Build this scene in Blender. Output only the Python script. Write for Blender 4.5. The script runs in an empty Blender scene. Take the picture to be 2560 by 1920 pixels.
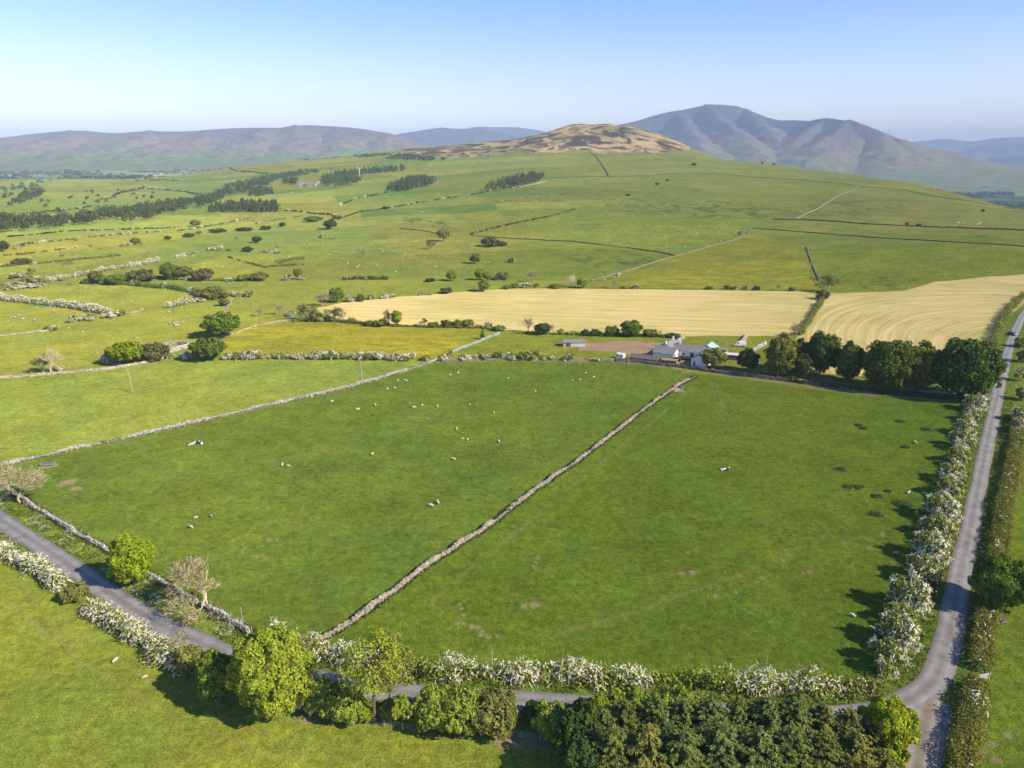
import bpy, bmesh, math, random
import numpy as np
from mathutils import Vector, Matrix

# ------------------------------------------------------------------ camera, sky, sun, exposure
SC = bpy.context.scene
COL = SC.collection
CAM_H = 75.0
PITCH = math.radians(17.6)
F = 1762.0                                  # focal length in pixels of the 2560 px wide photograph
cam_d = bpy.data.cameras.new('camera')
cam_d.sensor_width = 36.0
cam_d.lens = 36.0 * F / 2560.0
cam_d.clip_start = 1.0
cam_d.clip_end = 120000.0
cam = bpy.data.objects.new('camera', cam_d)
COL.objects.link(cam)
cam.location = (0, 0, CAM_H)
cam.rotation_euler = (math.pi / 2 - PITCH, 0, 0)
SC.camera = cam

SUN_EL = math.radians(36)
SUN_DIR = Vector((0.90 * math.cos(SUN_EL), -0.436 * math.cos(SUN_EL), math.sin(SUN_EL)))   # towards the sun
world = bpy.data.worlds.new('World')
SC.world = world
world.use_nodes = True
wn = world.node_tree.nodes
wl = world.node_tree.links
wn.clear()
w_out = wn.new('ShaderNodeOutputWorld')
w_bg = wn.new('ShaderNodeBackground')
w_sky = wn.new('ShaderNodeTexSky')
w_sky.sky_type = 'NISHITA'
w_sky.sun_disc = False
w_sky.sun_elevation = SUN_EL
w_sky.sun_rotation = math.atan2(SUN_DIR.x, SUN_DIR.y)
w_sky.altitude = 200
w_sky.air_density = 1.0
w_sky.dust_density = 0.35
w_sky.ozone_density = 2.0
w_bg.inputs['Strength'].default_value = 0.125
w_hs = wn.new('ShaderNodeHueSaturation'); w_hs.inputs['Saturation'].default_value = 1.22; w_hs.inputs['Value'].default_value = 1.0
w_tc = wn.new('ShaderNodeTexCoord'); w_sep = wn.new('ShaderNodeSeparateXYZ'); w_rmp = wn.new('ShaderNodeValToRGB'); w_mul = wn.new('ShaderNodeMix')
w_mul.data_type = 'RGBA'; w_mul.blend_type = 'MULTIPLY'; w_mul.inputs[0].default_value = 1.0
for i, (p_, c_) in enumerate([(0.0, (1.75, 1.36, 1.25)), (.05, (1.58, 1.24, 1.22)), (.11, (1.30, 1.08, 1.18)), (.20, (.86, .88, 1.14)), (.5, (.66, .72, .95))]):     # pale band over the horizon, clear blue above
    e_ = w_rmp.color_ramp.elements[i] if i < 2 else w_rmp.color_ramp.elements.new(p_)
    e_.position = p_; e_.color = (*c_, 1)
wl.new(w_tc.outputs['Generated'], w_sep.inputs[0]); wl.new(w_sep.outputs[2], w_rmp.inputs[0])
wl.new(w_sky.outputs[0], w_hs.inputs['Color']); wl.new(w_hs.outputs[0], w_mul.inputs[6]); wl.new(w_rmp.outputs[0], w_mul.inputs[7])
wl.new(w_mul.outputs[2], w_bg.inputs[0])
wl.new(w_bg.outputs[0], w_out.inputs[0])

sun_d = bpy.data.lights.new('sun', 'SUN')
sun_d.energy = 5.0
sun_d.angle = math.radians(0.53)
sun_d.color = (1.0, 0.885, 0.69)
sun = bpy.data.objects.new('sun', sun_d)
COL.objects.link(sun)
sun.rotation_euler = SUN_DIR.to_track_quat('Z', 'Y').to_euler()

SC.view_settings.view_transform = 'Standard'
SC.view_settings.look = 'None'
SC.view_settings.exposure = 0.68
SC.view_settings.gamma = 1.0
SC.view_settings.use_curve_mapping = False
SC.render.engine = 'CYCLES'
SC.cycles.max_bounces = 5
SC.cycles.diffuse_bounces = 3
SC.cycles.transmission_bounces = 3
SC.cycles.transparent_max_bounces = 6
SC.cycles.volume_bounces = 0
SC.cycles.use_denoising = True

# ------------------------------------------------------------------ helpers
RNG = np.random.default_rng(11)

def ray(u, v):
    a, b = u - 1280.0, 960.0 - v
    cp, sp = math.cos(PITCH), math.sin(PITCH)
    return a, F * cp + b * sp, -F * sp + b * cp

def _hash(ix, iy, s):
    h = (ix * 374761393 + iy * 668265263 + s * 974634777) & 0xFFFFFFFF
    h = ((h ^ (h >> 13)) * 1274126177) & 0xFFFFFFFF
    return ((h ^ (h >> 16)) & 0xFFFFFF) / float(0xFFFFFF)

def vnoise(x, y, s=0):
    ix = np.floor(x).astype(np.int64); iy = np.floor(y).astype(np.int64)
    fx = x - ix; fy = y - iy
    fx = fx * fx * (3 - 2 * fx); fy = fy * fy * (3 - 2 * fy)
    a = _hash(ix, iy, s); b = _hash(ix + 1, iy, s); c = _hash(ix, iy + 1, s); d = _hash(ix + 1, iy + 1, s)
    return (a * (1 - fx) + b * fx) * (1 - fy) + (c * (1 - fx) + d * fx) * fy

def fbm(x, y, s=0, o=4):
    t = 0.0; a = 1.0; n = 0.0
    for k in range(o):
        t = t + a * vnoise(x * 2 ** k, y * 2 ** k, s + k); n += a; a *= 0.5
    return t / n

def sstep(a, b, x):
    t = np.clip((x - a) / (b - a), 0, 1)
    return t * t * (3 - 2 * t)

def mesh_np(name, V, Q, mat=None, smooth=False):
    V = np.ascontiguousarray(V, dtype=np.float32); Q = np.ascontiguousarray(Q, dtype=np.int32)
    k = Q.shape[1]
    me = bpy.data.meshes.new(name)
    me.vertices.add(len(V)); me.vertices.foreach_set('co', V.ravel())
    me.loops.add(Q.size); me.loops.foreach_set('vertex_index', Q.ravel())
    me.polygons.add(len(Q)); me.polygons.foreach_set('loop_start', np.arange(len(Q), dtype=np.int32) * k)
    me.polygons.foreach_set('use_smooth', np.full(len(Q), bool(smooth)))
    me.update(calc_edges=True)
    if mat: me.materials.append(mat)
    return me

def attr(me, name, arr, typ='FLOAT'):
    a = me.attributes.new(name, typ, 'POINT')
    a.data.foreach_set('color' if typ == 'FLOAT_COLOR' else 'value', np.ascontiguousarray(arr, dtype=np.float32).ravel())

def link(name, me, parent=None, color=None, loc=None):
    o = bpy.data.objects.new(name, me)
    COL.objects.link(o)
    if parent is not None: o.parent = parent
    if color is not None: o.color = (*color, 1)
    if loc is not None: o.location = loc
    return o

def tag(o, label, cat, group=None):
    o['label'] = label; o['category'] = cat
    if group: o['group'] = group
    return o

def setting(o, kind='structure', label=None):
    o['kind'] = kind
    if label: o['label'] = label
    return o

def empty(name, loc, rz=0, scale=(1, 1, 1)):
    o = bpy.data.objects.new(name, None)
    o.empty_display_size = 0.5
    COL.objects.link(o)
    o.location = loc; o.rotation_euler = (0, 0, rz); o.scale = scale
    return o

class Geo:
    """collects quads for one mesh"""
    def __init__(s): s.V = []; s.Q = []; s.n = 0
    def add(s, V, Q):
        V = np.asarray(V, float); s.V.append(V); s.Q.append(np.asarray(Q) + s.n); s.n += len(V)
    def box(s, c, size, rz=0, taper=1.0):
        x, y, z = size[0] / 2, size[1] / 2, size[2] / 2
        P = np.array([(-x, -y, -z), (x, -y, -z), (x, y, -z), (-x, y, -z), (-x * taper, -y * taper, z), (x * taper, -y * taper, z), (x * taper, y * taper, z), (-x * taper, y * taper, z)])
        ca, sa = math.cos(rz), math.sin(rz)
        P = np.c_[P[:, 0] * ca - P[:, 1] * sa, P[:, 0] * sa + P[:, 1] * ca, P[:, 2]] + np.asarray(c)
        s.add(P, [(0, 3, 2, 1), (4, 5, 6, 7), (0, 1, 5, 4), (1, 2, 6, 5), (2, 3, 7, 6), (3, 0, 4, 7)])
    def tube(s, pts, rad, n=6, cap=True):
        pts = np.asarray(pts, float); m = len(pts)
        T = np.gradient(pts, axis=0); T /= np.linalg.norm(T, axis=1)[:, None] + 1e-9
        ref = np.where(np.abs(T[:, 2:3]) > 0.9, np.array([[1.0, 0, 0]]), np.array([[0, 0, 1.0]]))
        A = np.cross(T, ref); A /= np.linalg.norm(A, axis=1)[:, None] + 1e-9
        B = np.cross(T, A)
        th = np.arange(n) * 2 * math.pi / n
        rad = np.broadcast_to(np.asarray(rad, float), (m,))
        P = pts[:, None, :] + rad[:, None, None] * (np.cos(th)[None, :, None] * A[:, None, :] + np.sin(th)[None, :, None] * B[:, None, :])
        idx = np.arange(m * n).reshape(m, n)
        q = np.stack([idx[:-1], np.roll(idx, -1, 1)[:-1], np.roll(idx, -1, 1)[1:], idx[1:]], -1).reshape(-1, 4)
        s.add(P.reshape(-1, 3), q)
    def poly(s, pts):
        s.add(pts, [tuple(range(len(pts)))])
    def mesh(s, name, mat, smooth=False):
        return mesh_np(name, np.concatenate(s.V), np.concatenate(s.Q), mat, smooth)

def unit(a): return a / (np.linalg.norm(a, axis=-1, keepdims=True) + 1e-9)

def rdirs(n, rng): return unit(rng.normal(size=(n, 3)))

def leaf_quads(P, N, L, W, rng, along=None):
    """one small folded diamond per point, facing N"""
    n = len(P)
    N = unit(N)
    t = rdirs(n, rng) if along is None else along
    t = unit(t - N * np.sum(t * N, 1, keepdims=True))
    b = np.cross(N, t)
    L = np.broadcast_to(L, (n,))[:, None]; W = np.broadcast_to(W, (n,))[:, None]
    V = np.stack([P - t * L, P - b * W + N * W * 0.25, P + t * L, P + b * W + N * W * 0.25], 1).reshape(-1, 3)
    return V, np.arange(4 * n).reshape(n, 4)

# ------------------------------------------------------------------ materials
def nodes(name):
    m = bpy.data.materials.new(name); m.use_nodes = True
    nt = m.node_tree; nt.nodes.clear()
    return m, nt.nodes, nt.links, nt.nodes.new('ShaderNodeOutputMaterial')

def ND(n, t, **kw):
    x = n.new(t)
    for k, v in kw.items():
        if k in x.inputs: x.inputs[k].default_value = v
        else: setattr(x, k, v)
    return x

def mathn(n, l, op, a, b=None, c=None, clamp=False):
    x = n.new('ShaderNodeMath'); x.operation = op; x.use_clamp = clamp
    for i, s in enumerate((a, b, c)):
        if s is None: continue
        if isinstance(s, (int, float)): x.inputs[i].default_value = s
        else: l.new(s, x.inputs[i])
    return x.outputs[0]

def mixc(n, l, f, a, b, bt='MIX'):
    x = n.new('ShaderNodeMix'); x.data_type = 'RGBA'; x.blend_type = bt
    for i, s in ((0, f), (6, a), (7, b)):
        if isinstance(s, (int, float)): x.inputs[i].default_value = s
        elif isinstance(s, tuple): x.inputs[i].default_value = (*s, 1)
        else: l.new(s, x.inputs[i])
    return x.outputs[2]

def mapr(n, l, x, a, b, c, d):
    m = n.new('ShaderNodeMapRange'); l.new(x, m.inputs[0])
    for i, v in enumerate((a, b, c, d)): m.inputs[i + 1].default_value = v
    return m.outputs[0]

def scalec(n, l, col, f):
    """colour times a scalar socket"""
    x = n.new('ShaderNodeVectorMath'); x.operation = 'SCALE'
    l.new(col, x.inputs[0]); l.new(f, x.inputs[3])
    return x.outputs[0]

def leaf_material(name, vary=0.35, trans=0.25, yellow=0.12):
    m, n, l, out = nodes(name)
    oi = n.new('ShaderNodeObjectInfo'); ge = n.new('ShaderNodeNewGeometry')
    tc = n.new('ShaderNodeTexCoord')
    nz = ND(n, 'ShaderNodeTexNoise', Scale=0.9, Detail=2.0); l.new(tc.outputs['Object'], nz.inputs['Vector'])
    f = mapr(n, l, ge.outputs['Random Per Island'], 0, 1, 1 - vary, 1 + vary)
    f2 = mapr(n, l, nz.outputs[0], 0.3, 0.7, 0.75, 1.25)
    c = scalec(n, l, oi.outputs['Color'], mathn(n, l, 'MULTIPLY', f, f2))
    c2 = mixc(n, l, 1.0, c, (1.35, 1.08, 0.6), 'MULTIPLY')
    c = mixc(n, l, mathn(n, l, 'MULTIPLY', nz.outputs[0], yellow * 2, clamp=True), c, c2)
    d = n.new('ShaderNodeBsdfDiffuse'); t = n.new('ShaderNodeBsdfTranslucent'); mx = n.new('ShaderNodeMixShader')
    l.new(c, d.inputs[0]); l.new(c, t.inputs[0]); mx.inputs[0].default_value = trans
    l.new(d.outputs[0], mx.inputs[1]); l.new(t.outputs[0], mx.inputs[2]); l.new(mx.outputs[0], out.inputs[0])
    return m

def plain_material(name, col=None, rough=0.9, nscale=4.0, amp=0.25, island=0.0, bump=0.0, spec=0.2, metal=0.0, coord='Object'):
    """base colour (or the object's own colour) broken up by noise"""
    m, n, l, out = nodes(name)
    p = ND(n, 'ShaderNodeBsdfPrincipled'); p.inputs['Roughness'].default_value = rough
    p.inputs['Specular IOR Level'].default_value = spec; p.inputs['Metallic'].default_value = metal
    if col is None: src = n.new('ShaderNodeObjectInfo').outputs['Color']
    else:
        r = n.new('ShaderNodeRGB'); r.outputs[0].default_value = (*col, 1); src = r.outputs[0]
    tc = n.new('ShaderNodeTexCoord')
    nz = ND(n, 'ShaderNodeTexNoise', Scale=nscale, Detail=5.0, Roughness=0.6); l.new(tc.outputs[coord], nz.inputs['Vector'])
    f = mapr(n, l, nz.outputs[0], 0.25, 0.75, 1 - amp, 1 + amp)
    if island:
        g = n.new('ShaderNodeNewGeometry')
        f = mathn(n, l, 'MULTIPLY', f, mapr(n, l, g.outputs['Random Per Island'], 0, 1, 1 - island, 1 + island))
    l.new(scalec(n, l, src, f), p.inputs['Base Color'])
    if bump:
        b = n.new('ShaderNodeBump'); b.inputs['Strength'].default_value = 0.6; b.inputs['Distance'].default_value = bump
        l.new(nz.outputs[0], b.inputs['Height']); l.new(b.outputs[0], p.inputs['Normal'])
    l.new(p.outputs[0], out.inputs[0])
    return m

M_LEAF = leaf_material('leaf')
M_NEEDLE = leaf_material('needle', vary=0.4, trans=0.1, yellow=0.35)
M_BLOSSOM = leaf_material('blossom', vary=0.12, trans=0.3, yellow=0.0)
M_BARK = plain_material('bark', None, 0.95, 3.0, 0.35, bump=0.03)
M_STONE = plain_material('stone', None, 0.95, 2.5, 0.35, island=0.45, bump=0.05)
M_WOOD = plain_material('weathered_wood', (0.36, 0.30, 0.22), 0.9, 6.0, 0.3)
M_SLATE = plain_material('slate', None, 0.7, 1.2, 0.28, bump=0.02)
M_RENDER = plain_material('whitewash', None, 0.9, 0.7, 0.10)
M_PAINT = plain_material('paint', None, 0.35, 2.0, 0.05, spec=0.5)
M_GLASS = plain_material('dark_glass', (0.03, 0.035, 0.04), 0.08, 1.0, 0.05, spec=0.6)
M_METAL = plain_material('grey_metal', (0.45, 0.47, 0.48), 0.45, 5.0, 0.15, metal=0.6)
M_WOOL = plain_material('wool', None, 0.98, 6.0, 0.12)
M_RUBBER = plain_material('rubber', (0.02, 0.02, 0.02), 0.8, 8.0, 0.2)
# ------------------------------------------------------------------ the land: one sheet from below the camera to the valley floor
S = CAM_H / 65.0
DK = np.array([0, 200, 400, 545, 700, 900, 1200, 1600, 2000, 2600, 3200, 4200, 6500, 10000, 30000]) * S
# columns: direction (as a column of the photograph) and how high the ground stands in it at 545 .. 2600; a number under 260 in brackets is a height in metres instead
TAB = {
    0:    [624, 577, 540, 507, 482, 464, 450, (-14,), (0,), (48,), (60,), (0,)],
    320:  [624, 577, 539, 505, 476, 454, 447, (-10,), (4,), (48,), (60,), (0,)],
    640:  [624, 575, 535, 495, 459, 429, 411, (20,), (0,), (40,), (60,), (0,)],
    860:  [622, 571, 526, 482, 442, 412, 392, (60,), (10,), (20,), (40,), (0,)],
    1000: [622, 569, 520, 474, 434, 402, 374, (70,), (10,), (0,), (0,), (0,)],
    1160: [622, 567, 515, 468, 428, 394, 361, (80,), (10,), (-20,), (0,), (0,)],
    1260: [622, 565, 512, 465, 425, 389, 352, (90,), (10,), (-30,), (-30,), (0,)],
    1342: [622, 564, 511, 463, 422, 386, 337, (100,), (10,), (-50,), (-50,), (0,)],
    1390: [622, 564, 510, 462, 421, 385, 322, (110,), (10,), (-50,), (-50,), (0,)],
    1435: [622, 563, 509, 460, 420, 384, 309, (110,), (10,), (-50,), (-50,), (-50,)],
    1504: [622, 563, 508, 458, 418, 383, 310, (110,), (0,), (-60,), (-60,), (-60,)],
    1585: [622, 563, 507, 457, 418, 383, 321, (90,), (-20,), (-70,), (-70,), (-70,)],
    1643: [622, 563, 507, 457, 418, 385, 337, (60,), (-40,), (-80,), (-80,), (-80,)],
    1736: [622, 562, 507, 458, 420, 392, 375, (40,), (-60,), (-100,), (-100,), (-100,)],
    1805: [621, 562, 508, 460, 426, 405, 399, (10,), (-100,), (-100,), (-100,), (-100,)],
    1970: [620, 562, 510, 466, 435, 420, 414, (-60,), (-110,), (-110,), (-110,), (-110,)],
    2090: [620, 562, 512, 470, 443, 432, (-10,), (-110,), (-115,), (-115,), (-110,), (-110,)],
    2200: [620, 563, 516, 477, 449, (22,), (-80,), (-115,), (-115,), (-115,), (-110,), (-110,)],
    2315: [620, 566, 523, 486, 464, (-22,), (-100,), (-115,), (-115,), (-115,), (-110,), (-110,)],
    2430: [620, 569, 531, 499, (0,), (-70,), (-110,), (-115,), (-115,), (-115,), (-110,), (-110,)],
    2560: [620, 571, 542, 523, (-45,), (-90,), (-115,), (-115,), (-115,), (-115,), (-110,), (-110,)],
}
def _z_at(u, d, v):
    a = (u - 1280.0) / ray(0, 400)[1]
    _, A, B = ray(0, v)
    return CAM_H + d * B / math.hypot(A, A * a)
_us = sorted(TAB)
_az = np.array([math.atan((u - 1280.0) / ray(0, 400)[1]) for u in _us])
_zt = np.array([[0, 0, 0] + [x[0] if isinstance(x, tuple) else _z_at(u, DK[3 + i], x) for i, x in enumerate(TAB[u])] for u in _us])
def _pchip(x, y, q):
    h = np.diff(x); s = np.diff(y) / h
    m = np.zeros(len(x)); m[0] = s[0]; m[-1] = s[-1]
    for i in range(1, len(x) - 1):
        if s[i - 1] * s[i] > 0:
            w1 = 2 * h[i] + h[i - 1]; w2 = h[i] + 2 * h[i - 1]
            m[i] = (w1 + w2) / (w1 / s[i - 1] + w2 / s[i])
    k = np.clip(np.searchsorted(x, q) - 1, 0, len(h) - 1)
    t = (q - x[k]) / h[k]
    return ((1 + 2 * t) * (1 - t) ** 2 * y[k] + t * (1 - t) ** 2 * h[k] * m[k] + t * t * (3 - 2 * t) * y[k + 1] + t * t * (t - 1) * h[k] * m[k + 1])
_LD = np.linspace(math.log(30.0), math.log(30000.0 * S), 1400)
_FD = np.exp(_LD)
_FA = np.linspace(math.radians(-52), math.radians(52), 700)
_rows = np.array([_pchip(DK, z, _FD) for z in _zt])
_FT = np.array([_pchip(_az, _rows[:, j], np.clip(_FA, _az[0], _az[-1])) for j in range(len(_FD))]).T   # (az, d)
_ker = np.ones(9) / 9                                   # soften creases between columns
_FT = np.apply_along_axis(lambda c: np.convolve(np.pad(c, 4, 'edge'), _ker, 'valid'), 0, _FT)
def land(x, y):
    x = np.asarray(x, float); y = np.asarray(y, float)
    d = np.maximum(np.hypot(x, y), 30.5); az = np.arctan2(x, y)
    i = np.clip((az - _FA[0]) / (_FA[1] - _FA[0]), 0, len(_FA) - 1.001); j = np.clip((np.log(d) - _LD[0]) / (_LD[1] - _LD[0]), 0, len(_LD) - 1.001)
    a = i.astype(int); b = j.astype(int); fa = i - a; fb = j - b
    z = (_FT[a, b] * (1 - fa) + _FT[a + 1, b] * fa) * (1 - fb) + (_FT[a, b + 1] * (1 - fa) + _FT[a + 1, b + 1] * fa) * fb
    k = sstep(450, 900, d)
    z = z + k * 8.0 * (fbm(x / 150.0, y / 150.0, 3, 3) - 0.5) + 0.5 * sstep(230, 400, d) * (fbm(x / 60.0, y / 60.0, 5, 2) - 0.5)
    z = z + sstep(1900 * S, 2250 * S, d) * (1 - sstep(3100 * S, 3600 * S, d)) * sstep(0.05, -0.12, np.abs(az - 0.1) - 0.12) * 16 * (fbm(x / 130.0, y / 170.0, 9, 4) - 0.5)
    return z

_T = np.concatenate([np.geomspace(40, 40000, 3000)])
def ground_at(u, v):
    """the point of the land seen at a point of the photograph"""
    a, b, c = ray(u, v)
    h = math.hypot(a, b)
    X = _T * a / h; Y = _T * b / h; Zr = CAM_H + _T * c / h
    g = Zr - land(X, Y)
    k = np.nonzero(g < 0)[0]
    if len(k) == 0:
        j = int(np.argmin(g[_T < 4500] / _T[_T < 4500])); t = _T[j]
    else:
        j = max(int(k[0]), 1); t0, t1, g0, g1 = _T[j - 1], _T[j], g[j - 1], g[j]
        t = t0 + (t1 - t0) * g0 / (g0 - g1 + 1e-12)
    x, y = t * a / h, t * b / h
    return Vector((x, y, float(land(x, y))))
def ppm(p):
    """pixels of the photograph per metre at p, and the downward angle there"""
    dep = p.y * math.cos(PITCH) - (p.z - CAM_H) * math.sin(PITCH)
    return F / dep, math.atan2(CAM_H - p.z, math.hypot(p.x, p.y))
def W(pts): return np.array([tuple(ground_at(u, v)) for u, v in pts])
def inside(X, Y, poly, soft=0.0):
    r = np.zeros(X.shape, bool)
    n = len(poly)
    for i in range(n):
        x0, y0 = poly[i][:2]; x1, y1 = poly[(i + 1) % n][:2]
        if y0 == y1: continue
        c = ((y0 > Y) != (y1 > Y)) & (X < (x1 - x0) * (Y - y0) / (y1 - y0) + x0)
        r ^= c
    return r
def resample(P, step):
    P = np.asarray(P, float); s = np.r_[0, np.cumsum(np.linalg.norm(np.diff(P, axis=0), axis=1))]
    q = np.linspace(0, s[-1], max(2, int(s[-1] / step) + 1))
    return np.stack([np.interp(q, s, P[:, k]) for k in range(P.shape[1])], 1)
def smooth_path(P, step, it=3):
    P = np.asarray(P, float)
    for _ in range(it):                               # Chaikin
        Qs = [P[0]]
        for a, b in zip(P[:-1], P[1:]): Qs += [a * .75 + b * .25, a * .25 + b * .75]
        P = np.array(Qs + [P[-1]])
    return resample(P, step)
def seg_dist(X, Y, P):
    d = np.full(X.shape, 1e9)
    for a, b in zip(P[:-1], P[1:]):
        vx, vy = b[0] - a[0], b[1] - a[1]
        t = np.clip(((X - a[0]) * vx + (Y - a[1]) * vy) / (vx * vx + vy * vy + 1e-9), 0, 1)
        d = np.minimum(d, np.hypot(X - a[0] - t * vx, Y - a[1] - t * vy))
    return d

# lanes first, so that the verges can follow them
LANE = [(-260, 1130), (-120, 1215), (0, 1300), (170, 1410), (345, 1535), (520, 1620), (650, 1668), (791, 1701), (1011, 1737), (1244, 1748), (1361, 1757), (1475, 1765), (1800, 1783), (2060, 1796), (2200, 1782), (2290, 1746), (2345, 1695), (2374, 1592), (2385, 1520), (2397, 1448), (2422, 1339), (2452, 1183), (2477, 1067), (2493, 989), (2503, 945), (2522, 870), (2538, 826), (2558, 785), (2600, 735), (2680, 680)]
lane_w = smooth_path(W(LANE)[:, :2], 2.0)
LANE_HALF = 2.15 - .32 * sstep(100, 150, lane_w[:, 1]) * (lane_w[:, 0] > 0)
TRACK = [(2325, 1745), (2310, 1815), (2292, 1925), (2270, 2060)]
track_w = smooth_path(W(TRACK)[:, :2], 2.0)

# fields: outline in the photograph, sward colour with the left's backscattered sun painted in, extra
G_MAIN = (0.112, 0.158, 0.021); G_BRIGHT = (0.208, 0.248, 0.040); G_NEAR = (0.187, 0.216, 0.027)
G_HILL = (0.170, 0.196, 0.036); G_VALLEY = (0.13, 0.18, 0.06)
FIELDS = [
    # far and hill first, near over them
    ([(-500, 620), (-500, 440), (900, 440), (1180, 560), (800, 640), (0, 660)], (0.184, 0.216, 0.044)),
    ([(330, 560), (560, 525), (640, 560), (430, 600)], (0.215, 0.240, 0.046)),
    ([(-300, 640), (200, 600), (520, 575), (600, 590), (120, 690), (-300, 720)], (0.215, 0.233, 0.041)),
    ([(640, 500), (870, 455), (960, 480), (860, 545), (720, 555)], (0.202, 0.227, 0.041)),
    ([(430, 455), (560, 440), (640, 470), (520, 500), (330, 490)], (0.158, 0.205, 0.051)),
    ([(280, 530), (440, 500), (560, 500), (480, 520)], (0.137, 0.188, 0.051)),
    ([(390, 690), (560, 640), (760, 632), (700, 655), (600, 690), (500, 700)], (0.236, 0.245, 0.039)),
    ([(0, 715), (250, 712), (370, 716), (500, 735), (420, 768), (300, 790), (190, 770), (0, 735)], (0.243, 0.257, 0.039)),
    ([(-400, 745), (0, 750), (268, 785), (420, 768), (560, 750), (640, 700), (760, 700), (860, 745), (640, 800), (470, 865), (380, 895), (0, 945), (-400, 1000)], (0.236, 0.250, 0.039)),
    ([(640, 700), (1180, 690), (1500, 700), (1280, 722), (970, 745), (800, 765), (680, 790), (560, 770)], (0.202, 0.227, 0.036)),
    ([(1450, 715), (1620, 660), (1880, 580), (2015, 617), (2046, 715), (2037, 729)], (0.194, 0.205, 0.028)),
    ([(2015, 617), (2560, 615), (2800, 620), (2800, 690), (2560, 684), (2270, 724), (2050, 728)], (0.171, 0.199, 0.028)),
    ([(1180, 586), (1440, 524), (1900, 540), (1880, 575), (1690, 640), (1300, 600)], (0.171, 0.207, 0.033)),
    ([(1300, 600), (1690, 640), (1480, 705), (1100, 690)], (0.150, 0.188, 0.030)),
    ([(1930, 547), (2147, 464), (2560, 530), (2560, 573)], (0.175, 0.188, 0.044)),
    ([(-600, 950), (0, 945), (407, 897), (1000, 897), (1104, 902), (860, 972), (0, 1164), (-600, 1320)], G_BRIGHT),
    ([(470, 872), (640, 800), (745, 802), (1180, 815), (1252, 832), (1131, 881), (1100, 897), (600, 893)], (0.236, 0.223, 0.026)),
    ([(1131, 881), (1250, 833), (1640, 838), (2000, 838), (1930, 905), (1700, 905), (1560, 897), (1106, 898)], (0.187, 0.205, 0.028)),
    ([(0, 1170), (860, 974), (1104, 903), (1560, 901), (1740, 935), (1668, 985), (1321, 1241), (1013, 1450), (797, 1610), (618, 1585), (233, 1360), (0, 1208), (-80, 1190)], G_MAIN),
    ([(797, 1610), (1013, 1450), (1321, 1241), (1668, 985), (1740, 935), (1960, 952), (2420, 1005), (2330, 1250), (2240, 1500), (2195, 1720), (1500, 1700), (1000, 1670)], (0.108, 0.154, 0.016)),
    ([(-900, 1200), (-100, 1330), (0, 1390), (200, 1520), (455, 1672), (680, 1795), (1100, 1845), (1440, 1880), (1500, 2200), (-900, 2200)], G_NEAR),
    ([(2580, 1000), (2530, 1140), (2470, 1540), (2430, 1740), (2390, 2100), (2900, 2100), (2900, 1000)], (0.158, 0.205, 0.023)),
]
STUB_A = [(789, 771), (860, 756), (972, 744), (1128, 732), (1283, 721), (1560, 723), (2037, 730), (2041, 750), (2027, 793), (1993, 834), (1931, 840), (1711, 840), (1500, 836), (1283, 827), (1205, 818), (1011, 817), (880, 805), (820, 790)]
STUB_B = [(2077, 733), (2267, 726), (2338, 704), (2450, 694), (2560, 686), (2660, 680), (2600, 730), (2500, 803), (2478, 870), (2460, 960), (2315, 950), (2027, 932), (1931, 908), (1995, 846), (2052, 770)]
FLOWERS = [([(480, 870), (640, 805), (745, 806), (760, 830), (560, 885)], 0.55), ([(760, 812), (1180, 818), (1240, 836), (1110, 880), (900, 890), (700, 880)], 0.42), ([(905, 862), (1130, 845), (1150, 868), (1060, 890), (900, 885)], 0.85),
           ([(545, 850), (640, 812), (760, 815), (700, 835), (560, 865)], 0.85), ([(1540, 712), (1640, 690), (1800, 655), (2010, 650), (2043, 722), (1640, 722)], 0.50), ([(1560, 712), (1660, 690), (1760, 690), (1720, 722)], 0.75), ([(1150, 860), (1240, 838), (1500, 850), (1400, 885)], 0.25)]
HEATH = [(985, 372), (1037, 385), (1122, 396), (1200, 391), (1317, 380), (1472, 376), (1511, 384), (1569, 384), (1647, 380), (1700, 374), (1690, 330), (1610, 270), (1440, 250), (1200, 300), (985, 340)]
RUSH = [([(1780, 500), (2010, 520), (1985, 548), (1750, 545), (1700, 520)], 0.8), ([(1700, 640), (1500, 620), (1400, 640), (1420, 670), (1560, 690)], 0.7), ([(1400, 470), (1650, 480), (1720, 530), (1560, 540), (1480, 500)], 0.6), ([(2000, 500), (2250, 500), (2300, 545), (2050, 540)], 0.6),
        ([(1080, 545), (1180, 555), (1150, 575), (1060, 570)], 0.8), ([(1000, 545), (1080, 545), (1070, 560), (1000, 560)], 0.7), ([(1300, 470), (1460, 478), (1440, 490), (1320, 486)], 0.6), ([(600, 660), (760, 640), (760, 655), (640, 672)], 0.8), ([(120, 655), (300, 630), (290, 650), (150, 668)], 0.7), ([(2020, 690), (2300, 690), (2240, 722), (2060, 728)], 0.8), ([(850, 690), (1000, 670), (1100, 650), (1090, 660), (950, 690)], 0.5)]
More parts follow.
